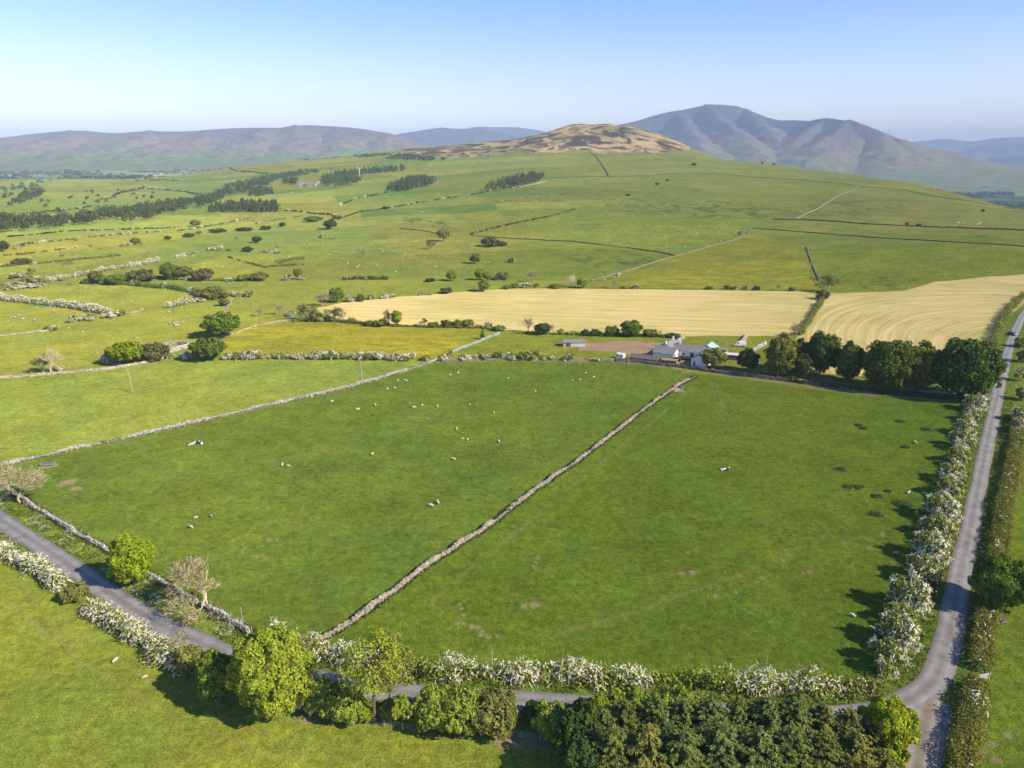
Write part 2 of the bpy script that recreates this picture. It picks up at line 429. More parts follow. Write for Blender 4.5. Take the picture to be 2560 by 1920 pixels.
SOIL = [(1337, 1513, 1.1), (1149, 1512, .45), (1153, 1522, .4), (1159, 1538, .4), (1143, 1560, .6), (1159, 1560, .5), (1180, 1566, .6), (1196, 1569, .55), (1207, 1580, .5), (1201, 1589, .4), (1220, 1592, .55), (1243, 1590, .5), (1310, 1515, .8), (675, 1350, .6), (694, 1349, .6), (645, 1394, .55), (665, 1395, .6), (610, 1372, .5), (605, 1378, .4), (795, 1286, .5), (120, 1165, 2.4), (170, 1205, 2.2), (150, 1212, 1.2), (190, 1222, 1.6), (1702, 1434, 1.0), (1732, 1432, .9), (2207, 1337, .8), (2110, 1358, .6), (2120, 1372, .6), (2170, 1372, .7), (1960, 1400, .6), (1720, 1180, .3), (1081, 1357, .4), (1098, 1359, .4), (1096, 1372, .4), (1340, 1407, .5), (1345, 1395, .5), (1335, 1418, .5), (2010, 1432, .6), (1850, 1440, .7), (1905, 1445, .6), (1860, 1450, .5), (2025, 1430, .7), (1790, 1490, .6), (1840, 1482, .5), (1720, 1380, .6), (1740, 1375, .5), (2450, 1880, 1.0), (2480, 1860, .8), (2520, 1840, .8), (2490, 1900, .9), (1290, 1856, 1.6), (1320, 1850, 1.2), (1105, 1800, .8), (1270, 1850, 2.0), (1350, 1860, 1.6), (760, 1800, 1.0), (1730, 978, 1.5), (1705, 985, 1.2), (2530, 1125, 2.5)]

def build_land():
    th = np.radians(np.r_[np.arange(62, 14, -0.155), np.arange(14, 5.6, -0.075)])
    d = np.r_[CAM_H / np.tan(th)]
    d = np.r_[d, np.geomspace(d[-1] * 1.007, 4300, 250), np.geomspace(4300 * 1.03, 25500, 66)]
    az = np.radians(np.linspace(-50, 50, 1020))
    A, D = np.meshgrid(az, d)
    X = D * np.sin(A); Y = D * np.cos(A); Z = land(X, Y)
    nr, nc = X.shape
    x, y = X.ravel(), Y.ravel(); dd = D.ravel()
    jit = np.minimum(dd * 0.004, 6.0)
    jx = x + jit * (fbm(x / (jit * 3), y / (jit * 3), 21, 2) - .5) * 1.6
    jy = y + jit * (fbm(x / (jit * 3), y / (jit * 3), 27, 2) - .5) * 3.0
    col = np.empty((len(x), 3)); col[:] = G_HILL
    mp = sstep(480, 620, dd) * (1 - sstep(2700, 3300, dd)); qx = np.floor((x * .94 + y * .34) / 210 + 1.1 * vnoise(x / 400, y / 400, 50)); qy = np.floor((-x * .34 + y * .94) / 120 + 1.1 * vnoise(x / 420, y / 420, 54)); rq = _hash(qx.astype(np.int64), qy.astype(np.int64), 15); rq2 = _hash(qx.astype(np.int64), qy.astype(np.int64), 17)
    vt = sstep(2900, 3600, dd)
    # far valley: a patchwork of fields
    ca, sa = math.cos(.5), math.sin(.5)
    px = np.floor((x * ca + y * sa) / 260 + 1.2 * vnoise(x / 700, y / 700, 40)); py = np.floor((-x * sa + y * ca) / 190 + 1.2 * vnoise(x / 600, y / 600, 44))
    r = _hash(px.astype(np.int64), py.astype(np.int64), 5); r2 = _hash(px.astype(np.int64), py.astype(np.int64), 9)
    pat = np.array(G_VALLEY) * (0.75 + 0.7 * r)[:, None]
    pat = np.where((r2 > .80)[:, None], np.array((0.27, 0.26, 0.12)), pat)
    pat = np.where((r2 < .16)[:, None], np.array((0.035, 0.055, 0.03)), pat)
    col = col * (1 - vt[:, None]) + pat * vt[:, None]
    for poly, c in FIELDS:
        m = inside(jx, jy, W(poly)) & (dd < 3600)
        col[m] = c
    stub = np.zeros(len(x)); stripe = np.zeros(len(x)); flower = np.zeros(len(x)); heath = np.zeros(len(x)); rush = np.zeros(len(x)); soil = np.zeros(len(x)); verge = np.zeros(len(x))
    def sdist(poly):
        P = W(poly); out = np.full(len(x), -40.0); k = (dd < 1100)
        e = seg_dist(x[k], y[k], np.r_[P, P[:1]]); out[k] = np.clip(np.where(inside(x[k], y[k], P), e, -e), -40, 40) + (fbm(x[k] / 9, y[k] / 9, 33, 2) - .5) * 2.5
        return out
    left = 1 - .6 * sstep(0, .15, np.arctan2(x, y))
    col = col * (1 + (mp * left)[:, None] * np.c_[(rq - .5) * .52 + (rq2 - .5) * .30, (rq - .5) * .40, (rq - .5) * .45])
    stub = np.full(len(x), -40.0)
    sa_, sb_ = sdist(STUB_A), sdist(STUB_B)
    stub = np.maximum(sa_, sb_)
    c0 = ground_at(3050, 960)
    la = y + 0.10 * x + 4 * np.sin(x / 70.0) + 12 * sstep(150, 230, x) * ((x - 150) / 80.0) ** 2
    lb = np.hypot(x - c0.x, (y - c0.y) * .8) + 3 * np.sin(y / 40.0)
    stripe = np.where(sb_ > sa_, lb, la)
    for poly, a in FLOWERS:
        m = inside(jx, jy, W(poly)); flower[m] = np.maximum(flower[m], a)
    m = inside(jx + 14 * (fbm(x / 60, y / 60, 61, 3) - .5), jy + 160 * (fbm(x / 110, y / 160, 63, 3) - .5), W(HEATH)) & (dd > 1700 * S) & (dd < 4500); heath[m] = 1
    azv = np.arctan2(x, y)
    m = (dd > 2230 * S) & (dd < 4300) & (azv > -0.14) & (azv < 0.235); heath[m] = 1
    for poly, a in RUSH:
        m = inside(jx, jy, W(poly)); rush[m] = a
    for u, v, rr in SOIL:
        p = ground_at(u, v)
        near = (np.abs(x - p.x) < 6) & (np.abs(y - p.y) < 6)
        e = np.hypot((x[near] - p.x) * 0.8, (y[near] - p.y)) * (0.7 + 0.7 * fbm(x[near] * 2.2, y[near] * 2.2, 71, 2))
        soil[near] = np.maximum(soil[near], sstep(rr, rr * .45, e))
    nearm = dd < 700
    dl = np.full(len(x), 1e3); dl[nearm] = seg_dist(x[nearm], y[nearm], lane_w[::3])
    verge = sstep(5.2, 3.4, dl) 
    # the wear of the ground along the farm yard and the track in front of it
    yard = W([(1446, 859), (1560, 853), (1650, 857), (1720, 866), (1730, 905), (1690, 908), (1640, 884), (1590, 885), (1448, 874)]); m = inside(jx, jy, yard); soil[m] = 1.6
    edge = W([(1110, 900), (1300, 899), (1560, 903), (1640, 912), (1720, 922), (1960, 958), (2180, 985), (2400, 1002)])
    de = np.full(len(x), 1e3); de[nearm] = seg_dist(x[nearm], y[nearm], edge); soil = np.maximum(soil, sstep(2.6, .8, de) * .8 * (fbm(x / 6, y / 6, 77, 2) > .36))
    # sheep tracks and old wheel lines
    for tr_, wd_, am_ in [([(1745, 948), (1700, 1000), (1560, 1110), (1400, 1240), (1240, 1370), (1060, 1520)], .35, .30), ([(1778, 950), (1786, 985), (1800, 1020), (1812, 1060), (1830, 1110)], .25, .38), ([(1786, 950), (1796, 985), (1812, 1020), (1826, 1060), (1846, 1110)], .25, .38), ([(1650, 920), (1480, 985), (1250, 1030), (1000, 1075), (760, 1140), (420, 1200), (160, 1200)], .40, .22), ([(1430, 905), (1300, 960), (1130, 1010), (980, 1060)], .3, .25), ([(2190, 1350), (2050, 1330), (1900, 1420), (1700, 1490), (1500, 1560), (1300, 1600)], .35, .30), ([(150, 1215), (420, 1150), (800, 1110)], .3, .25), ([(0, 1480), (180, 1640), (420, 1790), (700, 1900)], .3, .22), ([(30, 1440), (210, 1600), (450, 1750), (730, 1860)], .3, .22)]:
        Pt = smooth_path(W(tr_)[:, :2], 3.0); e = np.full(len(x), 1e3); nn = dd < 420; e[nn] = seg_dist(x[nn] + 1.2 * (fbm(x[nn] / 7, y[nn] / 7, 91, 2) - .5), y[nn] + 1.2 * (fbm(x[nn] / 7, y[nn] / 7, 93, 2) - .5), Pt[::2])
        soil = np.maximum(soil, am_ * sstep(wd_ * 2.2, wd_ * .4, e) * sstep(.3, .55, fbm(x / 5, y / 5, 95, 2)))
    Q = np.arange(nr * nc).reshape(nr, nc)
    q = np.stack([Q[:-1, :-1], Q[1:, :-1], Q[1:, 1:], Q[:-1, 1:]], -1).reshape(-1, 4)[:, ::-1]
    me = mesh_np('land', np.c_[x, y, Z.ravel()], q, land_material(), True)
    attr(me, 'sward', np.c_[col, np.ones(len(x))], 'FLOAT_COLOR')
    for nme, a in (('stub', stub), ('stripe', stripe), ('flower', flower), ('heath', heath), ('rush', rush), ('soil', soil), ('verge', verge), ('far', sstep(700, 2000, dd))): attr(me, nme, a)
    return setting(link('terrain', me), 'structure', 'rolling green pasture land rising to a brown topped hill')

def land_material():
    m, n, l, out = nodes('land')
    A = lambda s: ND(n, 'ShaderNodeAttribute', attribute_name=s)
    g = n.new('ShaderNodeNewGeometry'); pos = g.outputs['Position']
    def noise(scale, detail=4.0, rough=0.55, sc=None, dist=0.0):
        z = ND(n, 'ShaderNodeTexNoise', Scale=scale, Detail=detail, Roughness=rough, Distortion=dist)
        if sc:
            mp = n.new('ShaderNodeMapping'); mp.inputs['Scale'].default_value = sc[:3]
            if len(sc) > 3: mp.inputs['Rotation'].default_value = (0, 0, sc[3])
            l.new(pos, mp.inputs['Vector']); l.new(mp.outputs[0], z.inputs['Vector'])
        else: l.new(pos, z.inputs['Vector'])
        return z.outputs[0]
    big = noise(0.018, 3); mid = noise(0.11, 5, .6); tuft = noise(0.75, 5, .7); fine = noise(3.2, 3, .7)
    tuft2 = noise(0.42, 6, .72, (1, 1.5, 1, .6), 1.2)
    c = A('sward').outputs['Color']
    # yellower and darker drifts in the sward
    yel = mixc(n, l, 1.0, c, (1.38, 1.10, 0.85), 'MULTIPLY'); dk = mixc(n, l, 1.0, c, (0.70, 0.86, 0.9), 'MULTIPLY')
    c = mixc(n, l, mapr(n, l, mid, .42, .72, 0, .65), c, yel)
    c = mixc(n, l, mapr(n, l, big, .36, .62, .55, 0), c, dk)
    f = mathn(n, l, 'MULTIPLY', mapr(n, l, tuft, .3, .7, .70, 1.30), mapr(n, l, tuft2, .3, .7, .80, 1.20))
    f = mathn(n, l, 'MULTIPLY', f, mapr(n, l, fine, .3, .7, .58, 1.42))
    f = mathn(n, l, 'MULTIPLY', f, mapr(n, l, noise(0.24, 5, .65), .32, .68, .84, 1.16))
    f = mathn(n, l, 'MULTIPLY', f, mapr(n, l, noise(0.05, 3), .3, .7, .86, 1.14))
    c = scalec(n, l, c, f)
    # ranker tufts left by the sheep, and bleached flecks
    tz = noise(1.25, 3, .6, (1, 1, 1, .3), .6); tm = noise(.07, 3)
    c = mixc(n, l, mathn(n, l, 'MULTIPLY', mapr(n, l, tz, .56, .66, 0, .55), mapr(n, l, tm, .42, .6, .25, 1)), c, mixc(n, l, 1.0, c, (.55, .68, .6), 'MULTIPLY'))
    c = mixc(n, l, mathn(n, l, 'MULTIPLY', mapr(n, l, noise(2.1, 2, .6), .62, .72, 0, .45), mapr(n, l, noise(.045, 3), .45, .62, 0, 1)), c, mixc(n, l, 1.0, c, (1.9, 1.5, 1.7), 'MULTIPLY'))
    # rushes and rough grass
    rz = noise(0.06, 6, .7, (1, .45, 1, .35), .8)
    rf = mathn(n, l, 'MULTIPLY', A('rush').outputs['Fac'], mapr(n, l, rz, .50, .60, 0, 1))
    c = mixc(n, l, rf, c, (0.058, 0.075, 0.022))
    # hill tracks and rank growth across the far pasture
    hz = mathn(n, l, 'MULTIPLY', A('far').outputs['Fac'], mapr(n, l, noise(0.013, 7, .65, (1, .35, 1, .5), 1.4), .58, .68, 0, .55))
    c = mixc(n, l, hz, c, (0.085, 0.105, 0.03))
    # buttercups
    bz = mapr(n, l, noise(0.16, 7, .75, (.35, 1, 1, .1), .6), .46, .58, 0, 1); bz2 = mapr(n, l, noise(2.3, 2, .7), .42, .56, .15, 1)
    bf = mathn(n, l, 'MULTIPLY', mathn(n, l, 'MULTIPLY', bz, bz2), mathn(n, l, 'MULTIPLY', A('flower').outputs['Fac'], .62), clamp=True)
    c = mixc(n, l, bf, c, (0.60, 0.52, 0.03))
    # cut stubble with tram lines
    st = A('stripe').outputs['Fac']
    def wave(per, ph=0.0): return mathn(n, l, 'SINE', mathn(n, l, 'MULTIPLY_ADD', st, 2 * math.pi / per, ph))
    comb = n.new('ShaderNodeCombineXYZ'); l.new(st, comb.inputs[0])
    z1 = ND(n, 'ShaderNodeTexNoise', Scale=0.22, Detail=5.0, Roughness=.7); l.new(comb.outputs[0], z1.inputs['Vector'])
    sx = n.new('ShaderNodeSeparateXYZ'); l.new(pos, sx.inputs[0])
    comb2 = n.new('ShaderNodeCombineXYZ'); l.new(st, comb2.inputs[0]); l.new(mathn(n, l, 'MULTIPLY', sx.outputs[0], 0.05), comb2.inputs[1])
    z2 = ND(n, 'ShaderNodeTexNoise', Scale=0.55, Detail=5.0, Roughness=.75); l.new(comb2.outputs[0], z2.inputs['Vector'])
    s1 = mathn(n, l, 'ADD', mapr(n, l, z1.outputs[0], .35, .65, 0, .55), mapr(n, l, z2.outputs[0], .35, .65, 0, .55))
    s1 = mathn(n, l, 'MULTIPLY_ADD', wave(3.4), .07, s1)
    sc_ = mixc(n, l, mapr(n, l, s1, .28, .82, 0, 1), (0.46, 0.375, 0.13), (0.67, 0.53, 0.235))
    gr = mathn(n, l, 'MULTIPLY', mapr(n, l, big, .45, .62, 0, .75), mapr(n, l, z2.outputs[0], .40, .62, 1, .15))
    sc_ = mixc(n, l, gr, sc_, (0.35, 0.33, 0.085))
    sc_ = scalec(n, l, sc_, mapr(n, l, fine, .3, .7, .85, 1.15))
    c = mixc(n, l, mapr(n, l, A('stub').outputs['Fac'], -.6, .6, 0, 1), c, sc_)
    # moor: bleached grass and dark heather
    mz = noise(0.0125, 9, .66, (.8, .5, 1, -.35), 1.3); mz2 = noise(0.05, 6, .7, (1, .4, 1, .2))
    mc = mixc(n, l, mapr(n, l, mz2, .35, .65, 0, 1), (0.32, 0.24, 0.105), (0.48, 0.375, 0.19))
    mc = mixc(n, l, mapr(n, l, noise(0.004, 3), .5, .62, 0, .7), mc, (0.17, 0.165, 0.055))
    mc = mixc(n, l, mathn(n, l, 'MULTIPLY', mapr(n, l, mz, .458, .51, 0, .94), mapr(n, l, noise(.0042, 4), .38, .50, .12, 1)), mc, (0.050, 0.040, 0.030))
    c = mixc(n, l, A('heath').outputs['Fac'], c, mc)
    # bare earth and long verge grass
    so = mixc(n, l, mapr(n, l, mid, .35, .65, 0, 1), (0.36, 0.25, 0.165), (0.27, 0.18, 0.115))
    c = mixc(n, l, mathn(n, l, 'MULTIPLY', A('soil').outputs['Fac'], mapr(n, l, fine, .35, .6, .35, .9), clamp=True), c, so)
    vg = mixc(n, l, mapr(n, l, tuft, .4, .6, 0, 1), (0.062, 0.115, 0.016), (0.17, 0.23, 0.03))
    c = mixc(n, l, mathn(n, l, 'MULTIPLY', A('verge').outputs['Fac'], .8), c, vg)
    p = n.new('ShaderNodeBsdfDiffuse'); l.new(c, p.inputs[0]); p.inputs['Roughness'].default_value = 0.6
    b = n.new('ShaderNodeBump'); b.inputs['Strength'].default_value = 0.85; b.inputs['Distance'].default_value = 0.42
    hh = mathn(n, l, 'ADD', mathn(n, l, 'ADD', tuft, mathn(n, l, 'MULTIPLY', fine, .35)), mathn(n, l, 'MULTIPLY', tuft2, .7))
    l.new(hh, b.inputs['Height']); l.new(b.outputs[0], p.inputs['Normal'])
    l.new(p.outputs[0], out.inputs[0])
    return m

terrain = build_land()

# ------------------------------------------------------------------ lanes
def ribbon(name, path, half, lift, mat, label):
    P = path; T = np.gradient(P, axis=0); T /= np.linalg.norm(T, axis=1)[:, None]; Nn = np.c_[-T[:, 1], T[:, 0]]
    hw = np.broadcast_to(half, (len(P),))
    off = np.array([-1.0, -.93, -.5, 0, .5, .93, 1.0]); hgt = np.array([-.06, .0, .035, .06, .035, .0, -.06])
    V = []; across = []
    wob = (vnoise(np.arange(len(P)) * .35, np.zeros(len(P)), 90) - .5) * .35
    for k, (o, h) in enumerate(zip(off, hgt)):
        w = o * (hw + (wob if o > 0 else -wob[::-1]) * (abs(o) > .9))
        xy = P + Nn * w[:, None]
        V.append(np.c_[xy, land(xy[:, 0], xy[:, 1]) + lift + h]); across.append(np.full(len(P), o))
    V = np.stack(V, 1); m, k = V.shape[:2]
    I = np.arange(m * k).reshape(m, k)
    q = np.stack([I[:-1, :-1], I[:-1, 1:], I[1:, 1:], I[1:, :-1]], -1).reshape(-1, 4)
    me = mesh_np(name, V.reshape(-1, 3), q[:, ::-1], mat, True)
    attr(me, 'across', np.stack(across, 1).ravel())
    return setting(link(name, me), 'structure', label)

def lane_material(name, a, b, centre):
    m, n, l, out = nodes(name)
    g = n.new('ShaderNodeNewGeometry'); at = ND(n, 'ShaderNodeAttribute', attribute_name='across')
    z = ND(n, 'ShaderNodeTexNoise', Scale=0.35, Detail=6.0, Roughness=.65); l.new(g.outputs['Position'], z.inputs['Vector'])
    z2 = ND(n, 'ShaderNodeTexNoise', Scale=6.0, Detail=3.0); l.new(g.outputs['Position'], z2.inputs['Vector'])
    c = mixc(n, l, mapr(n, l, z.outputs[0], .38, .62, 0, 1), a, b)
    c = scalec(n, l, c, mapr(n, l, z2.outputs[0], .3, .7, .86, 1.14))
    tr = mathn(n, l, 'ABSOLUTE', mathn(n, l, 'SUBTRACT', mathn(n, l, 'ABSOLUTE', at.outputs['Fac']), .45))     # two wheel tracks, worn paler
    c = scalec(n, l, c, mapr(n, l, tr, 0, .4, 1.15, .82))
    ed = mapr(n, l, mathn(n, l, 'ADD', mathn(n, l, 'ABSOLUTE', at.outputs['Fac']), mathn(n, l, 'MULTIPLY', z.outputs[0], .16)), .92, 1.02, 0, .75)
    c = mixc(n, l, ed, c, (0.15, 0.13, 0.07))
    if centre: c = mixc(n, l, mapr(n, l, mathn(n, l, 'ADD', mathn(n, l, 'ABSOLUTE', at.outputs['Fac']), mathn(n, l, 'MULTIPLY', z.outputs[0], -.35)), -.02, .06, centre, 0), c, (0.12, 0.14, 0.05))
    p = ND(n, 'ShaderNodeBsdfPrincipled', Roughness=.85); p.inputs['Specular IOR Level'].default_value = .25
    l.new(c, p.inputs['Base Color'])
    b_ = n.new('ShaderNodeBump'); b_.inputs['Distance'].default_value = .02; l.new(z2.outputs[0], b_.inputs['Height']); l.new(b_.outputs[0], p.inputs['Normal'])
    l.new(p.outputs[0], out.inputs[0])
    return m
M_TAR = lane_material('tarmac', (0.190, 0.180, 0.168), (0.260, 0.248, 0.232), 0)
M_GRIT = lane_material('gravel_track', (0.22, 0.18, 0.155), (0.30, 0.25, 0.21), .3)
ribbon('road', lane_w, LANE_HALF, 0.10, M_TAR, 'grey tarmac country lane curving round the sheep fields')
ribbon('track', track_w, np.linspace(3.0, 2.3, len(track_w)) , 0.075, M_GRIT, 'pale gravel track leaving the bend of the lane')
drive = smooth_path(W([(2492, 992), (2462, 996), (2440, 990), (2400, 985), (2200, 972), (1960, 946), (1800, 926)])[:, :2], 2.0)
ribbon('path', drive, 1.6, 0.06, M_GRIT, 'gravel drive from the lane to the farm under the trees')
# ------------------------------------------------------------------ mountains on the skyline
def mountain_material():
    m, n, l, out = nodes('fell')
    g = n.new('ShaderNodeNewGeometry'); at = ND(n, 'ShaderNodeAttribute', attribute_name='up'); oi = n.new('ShaderNodeObjectInfo')
    def noise(s, d, sc=(1, 1, 1)):
        z = ND(n, 'ShaderNodeTexNoise', Scale=s, Detail=d, Roughness=.62, Distortion=.8); mp = n.new('ShaderNodeMapping'); mp.inputs['Scale'].default_value = sc
        l.new(g.outputs['Position'], mp.inputs['Vector']); l.new(mp.outputs[0], z.inputs['Vector']); return z.outputs[0]
    z1 = noise(.0022, 7, (1, .6, 1)); z2 = noise(.008, 7, (1, .5, .6)); z3 = noise(.03, 5)
    h = mathn(n, l, 'ADD', at.outputs['Fac'], mathn(n, l, 'MULTIPLY', mathn(n, l, 'SUBTRACT', z1, .5), .9))
    low = (0.13, 0.16, 0.062); moor = (0.18, 0.145, 0.105)
    heather = mixc(n, l, .5, (0.050, 0.052, 0.070), oi.outputs['Color'])  # heather shifted to blue, painting some distance haze into the colour
    c = mixc(n, l, mapr(n, l, h, .08, .34, 0, 1), low, moor)
    c = mixc(n, l, mapr(n, l, mathn(n, l, 'MULTIPLY_ADD', z2, .5, h), .5, .9, 0, 1), c, heather)
    c = mixc(n, l, mapr(n, l, z2, .58, .68, 0, .55), c, (0.27, 0.20, 0.13))
    c = mixc(n, l, mapr(n, l, z1, .30, .40, .6, 0), c, (0.075, 0.085, 0.045))
    c = scalec(n, l, c, mapr(n, l, z3, .3, .7, .75, 1.25))
    d = n.new('ShaderNodeBsdfDiffuse'); l.new(c, d.inputs[0])
    b = n.new('ShaderNodeBump'); b.inputs['Distance'].default_value = 18; b.inputs['Strength'].default_value = .5; l.new(z2, b.inputs['Height']); l.new(b.outputs[0], d.inputs['Normal'])
    l.new(d.outputs[0], out.inputs[0]); return m
M_FELL = mountain_material()

def mountain(name, crest, D, front, back, base, seed, label, spur=.5, tint=(.12, .09, .08), k=14.0, slant=0.0, power=1.15, rough=1.0):
    A0 = ray(0, 400)[1]
    azk = []; zk = []
    for u, v in crest:
        _, A, B = ray(0, v); a = math.atan((u - 1280) / A); azk.append(a); zk.append(CAM_H + D / math.cos(a) * math.cos(a) * B / math.hypot(A, A * math.tan(a)))
    n = 420; az = np.linspace(azk[0], azk[-1], n); zc = _pchip(np.array(azk), np.array(zk), az)
    zc = zc + rough * (fbm(az * 160, az * 0, seed, 4) - .5) * 12 * np.minimum(1, (zc - base) / 300)
    tt = np.linspace(0, 1, n); zc = base + (zc - base) * sstep(0, .05, tt) * sstep(1, .95, tt)
    s = np.r_[np.linspace(-1, 0, 90), np.linspace(0, 1, 30)[1:]]
    Sg, Ag = np.meshgrid(s, az, indexing='ij'); Zc = np.broadcast_to(zc, Sg.shape)
    dd = D + np.where(Sg < 0, Sg * front, Sg * back) + slant * (Ag - az.mean()) * D
    q = 1 - np.abs(Sg)
    pr = sstep(0, 1, q) * .30 + q ** (power + .55) * .70
    warp = Ag + 0.035 * (fbm(Ag * 30, Sg * 3, seed + 5, 3) - .5) * np.abs(Sg) * 4
    rd = np.abs(2 * vnoise(warp * k, Sg * 1.2 + 3, seed + 1) - 1) * .7 + np.abs(2 * vnoise(warp * k * 2.6, Sg * 2 + 9, seed + 2) - 1) * .3 + np.abs(2 * vnoise(warp * k * 6, Sg * 3, seed + 3) - 1) * .12
    wx, wy = dd * np.sin(Ag), dd * np.cos(Ag)
    wx = wx + 500 * (fbm(wx / 1500, wy / 1500, seed + 20, 3) - .5); wy = wy + 500 * (fbm(wx / 1500, wy / 1500, seed + 24, 3) - .5)
    rg = sum(a_ * np.abs(2 * vnoise(wx / l_, wy / l_, seed + 30 + i_) - 1) for i_, (a_, l_) in enumerate([(.5, 1300.0), (.28, 560.0), (.15, 240.0), (.07, 110.0)]))
    rd = rd * .45 + rg * .8
    pr = pr * (1 - spur * np.clip(rd * 1.3, 0, 1) * np.minimum(1, np.abs(Sg) * 4.5) * sstep(0, .25, q) )
    Z = base + (Zc - base) * pr + 14 * (fbm(Ag * 300, Sg * 14, seed + 8, 4) - .5) * q * np.minimum(1, np.abs(Sg) * 8)
    Z = np.where(q < 1e-6, base - 6, Z)
    X = dd * np.sin(Ag); Y = dd * np.cos(Ag)
    I = np.arange(X.size).reshape(X.shape)
    me = mesh_np(name, np.c_[X.ravel(), Y.ravel(), Z.ravel()], np.stack([I[:-1, :-1], I[:-1, 1:], I[1:, 1:], I[1:, :-1]], -1).reshape(-1, 4)[:, ::-1], M_FELL, True)
    attr(me, 'up', ((Z - base) / (np.max(zc) - base)).ravel())
    return setting(link(name, me, None, tint), 'structure', label)

def z1(p): return [(x / 2.572, 240 + y / 2.572) for x, y in p]
def z2(p): return [(850 + x / 2.572, 240 + y / 2.572) for x, y in p]
def z3(p): return [(1700 + x / 2.572, 240 + y / 2.572) for x, y in p]
mountain('mountain', z2([(100, 330), (340, 254), (450, 232), (600, 210), (650, 204), (760, 210), (900, 212), (1070, 245), (1300, 320)]), 11500, 3000, 2500, 0, 131, 'blue fell behind the left skyline fells', .3, (.12, .10, .11), 10)
mountain('mountain', z2([(500, 300), (830, 206), (900, 198), (1000, 201), (1100, 200), (1180, 206), (1280, 222), (1500, 260), (1700, 330)]), 14500, 3500, 2500, 0, 151, 'farthest pale ridge just left of the brown hill', .3, (.12, .10, .11), 10)
mountain('mountain', z3([(1250, 470), (1480, 298), (1600, 284), (1700, 275), (1780, 282), (1860, 292), (2000, 275), (2150, 265), (2260, 266), (2500, 280), (2900, 320)]), 21000, 5000, 3000, -110, 211, 'faint far ridge at the right edge of the skyline', .4, (.11, .09, .09), 18)
mountain('mountain', z3([(1400, 440), (1540, 330), (1640, 352), (1750, 382), (1830, 345), (1920, 322), (2060, 318), (2212, 308), (2600, 330)]), 17500, 4000, 3000, -110, 231, 'pale blue middle ridge at the right edge', .45, (.10, .085, .085), 22)
mountain('mountain', z3([(1600, 470), (1830, 442), (2000, 402), (2100, 392), (2212, 384), (2500, 400), (2900, 440)]), 13500, 3000, 2500, -110, 251, 'low blue wooded ridge at the right edge', .45, (.06, .065, .05), 22)

def massif(ridges, L, base, seed, label, tint, d0, d1, a0, a1, moor=0.0, noise=1.0):
    """a mountain grown from its ridge lines: ground falls away concavely from the crest and from each spur"""
    A0 = ray(0, 400)[1]; segs = []
    for rd in ridges:
        pts = []
        for u, v, D in rd:
            _, A, B = ray(0, v); a = math.atan((u - 1280) / A); pts.append((D * math.sin(a), D * math.cos(a), CAM_H + D * B / math.hypot(A, A * math.tan(a))))
        pts = smooth_path(np.array(pts), 150.0, 3); segs.append(pts)
    R = np.concatenate(segs)
    az = np.arctan((np.linspace(a0, a1, 560) - 1280) / A0); d = np.linspace(d0, d1, 230)
    Dg, Ag = np.meshgrid(d, az, indexing='ij'); X = Dg * np.sin(Ag); Y = Dg * np.cos(Ag)
    wx = X + 190 * (fbm(X / 700, Y / 700, seed, 4) - .5) * 2; wy = Y + 190 * (fbm(X / 700, Y / 700, seed + 5, 4) - .5) * 2
    top = np.zeros(X.shape); crest = np.full(X.shape, 1e9)
    for si, P in enumerate(segs):
        for p0, p1 in zip(P[:-1], P[1:]):
            vx, vy = p1[0] - p0[0], p1[1] - p0[1]; q2 = vx * vx + vy * vy + 1e-6
            t0 = np.clip(((X - p0[0]) * vx + (Y - p0[1]) * vy) / q2, 0, 1); e0 = np.hypot(X - p0[0] - t0 * vx, Y - p0[1] - t0 * vy)
            w_ = sstep(80, 500, e0); Xw = X * (1 - w_) + wx * w_; Yw = Y * (1 - w_) + wy * w_
            t = np.clip(((Xw - p0[0]) * vx + (Yw - p0[1]) * vy) / q2, 0, 1); e = np.hypot(Xw - p0[0] - t * vx, Yw - p0[1] - t * vy)
            e = np.sqrt(e * e + 45.0 ** 2) - 45.0
            top = np.maximum(top, (p0[2] + (p1[2] - p0[2]) * t - base) * np.exp(-e / L - (e / (2.6 * L)) ** 2))
            if si == 0: crest = np.minimum(crest, e0)
    h = top
    gul = 1 - np.abs(2 * fbm(X / 420 + 9, Y / 420, seed + 11, 4) - 1) * 2
    fine = fbm(X / 130, Y / 130, seed + 15, 4) - .5
    hmax = h.max(); sl = np.clip(h / hmax, 0, 1)
    h = h + noise * sstep(30, 420, crest) * (gul * 24 - 18 + fine * 44) * np.minimum(1, sl * 4) - 25 * (1 - np.minimum(1, sl * 9))
    edge = sstep(0, .05, np.minimum((az - az[0]) / (az[-1] - az[0]), (az[-1] - az) / (az[-1] - az[0])))[None] * sstep(d0, d0 + 1700, d)[:, None] * sstep(d1, d1 - 900, d)[:, None]
    Z = base + h * edge - 45 * (1 - edge)
    I = np.arange(X.size).reshape(X.shape)
    me = mesh_np('mountain', np.c_[X.ravel(), Y.ravel(), Z.ravel()], np.stack([I[:-1, :-1], I[:-1, 1:], I[1:, 1:], I[1:, :-1]], -1).reshape(-1, 4)[:, ::-1], M_FELL, True)
    attr(me, 'up', ((Z - base) / hmax * .85 - moor).ravel())
    return setting(link('mountain', me, None, tint), 'structure', label)
def rz1(L): return [(x / 2.572, 240 + y / 2.572, D) for x, y, D in L]
def rz3(L): return [(1700 + x / 2.572, 240 + y / 2.572, D) for x, y, D in L]
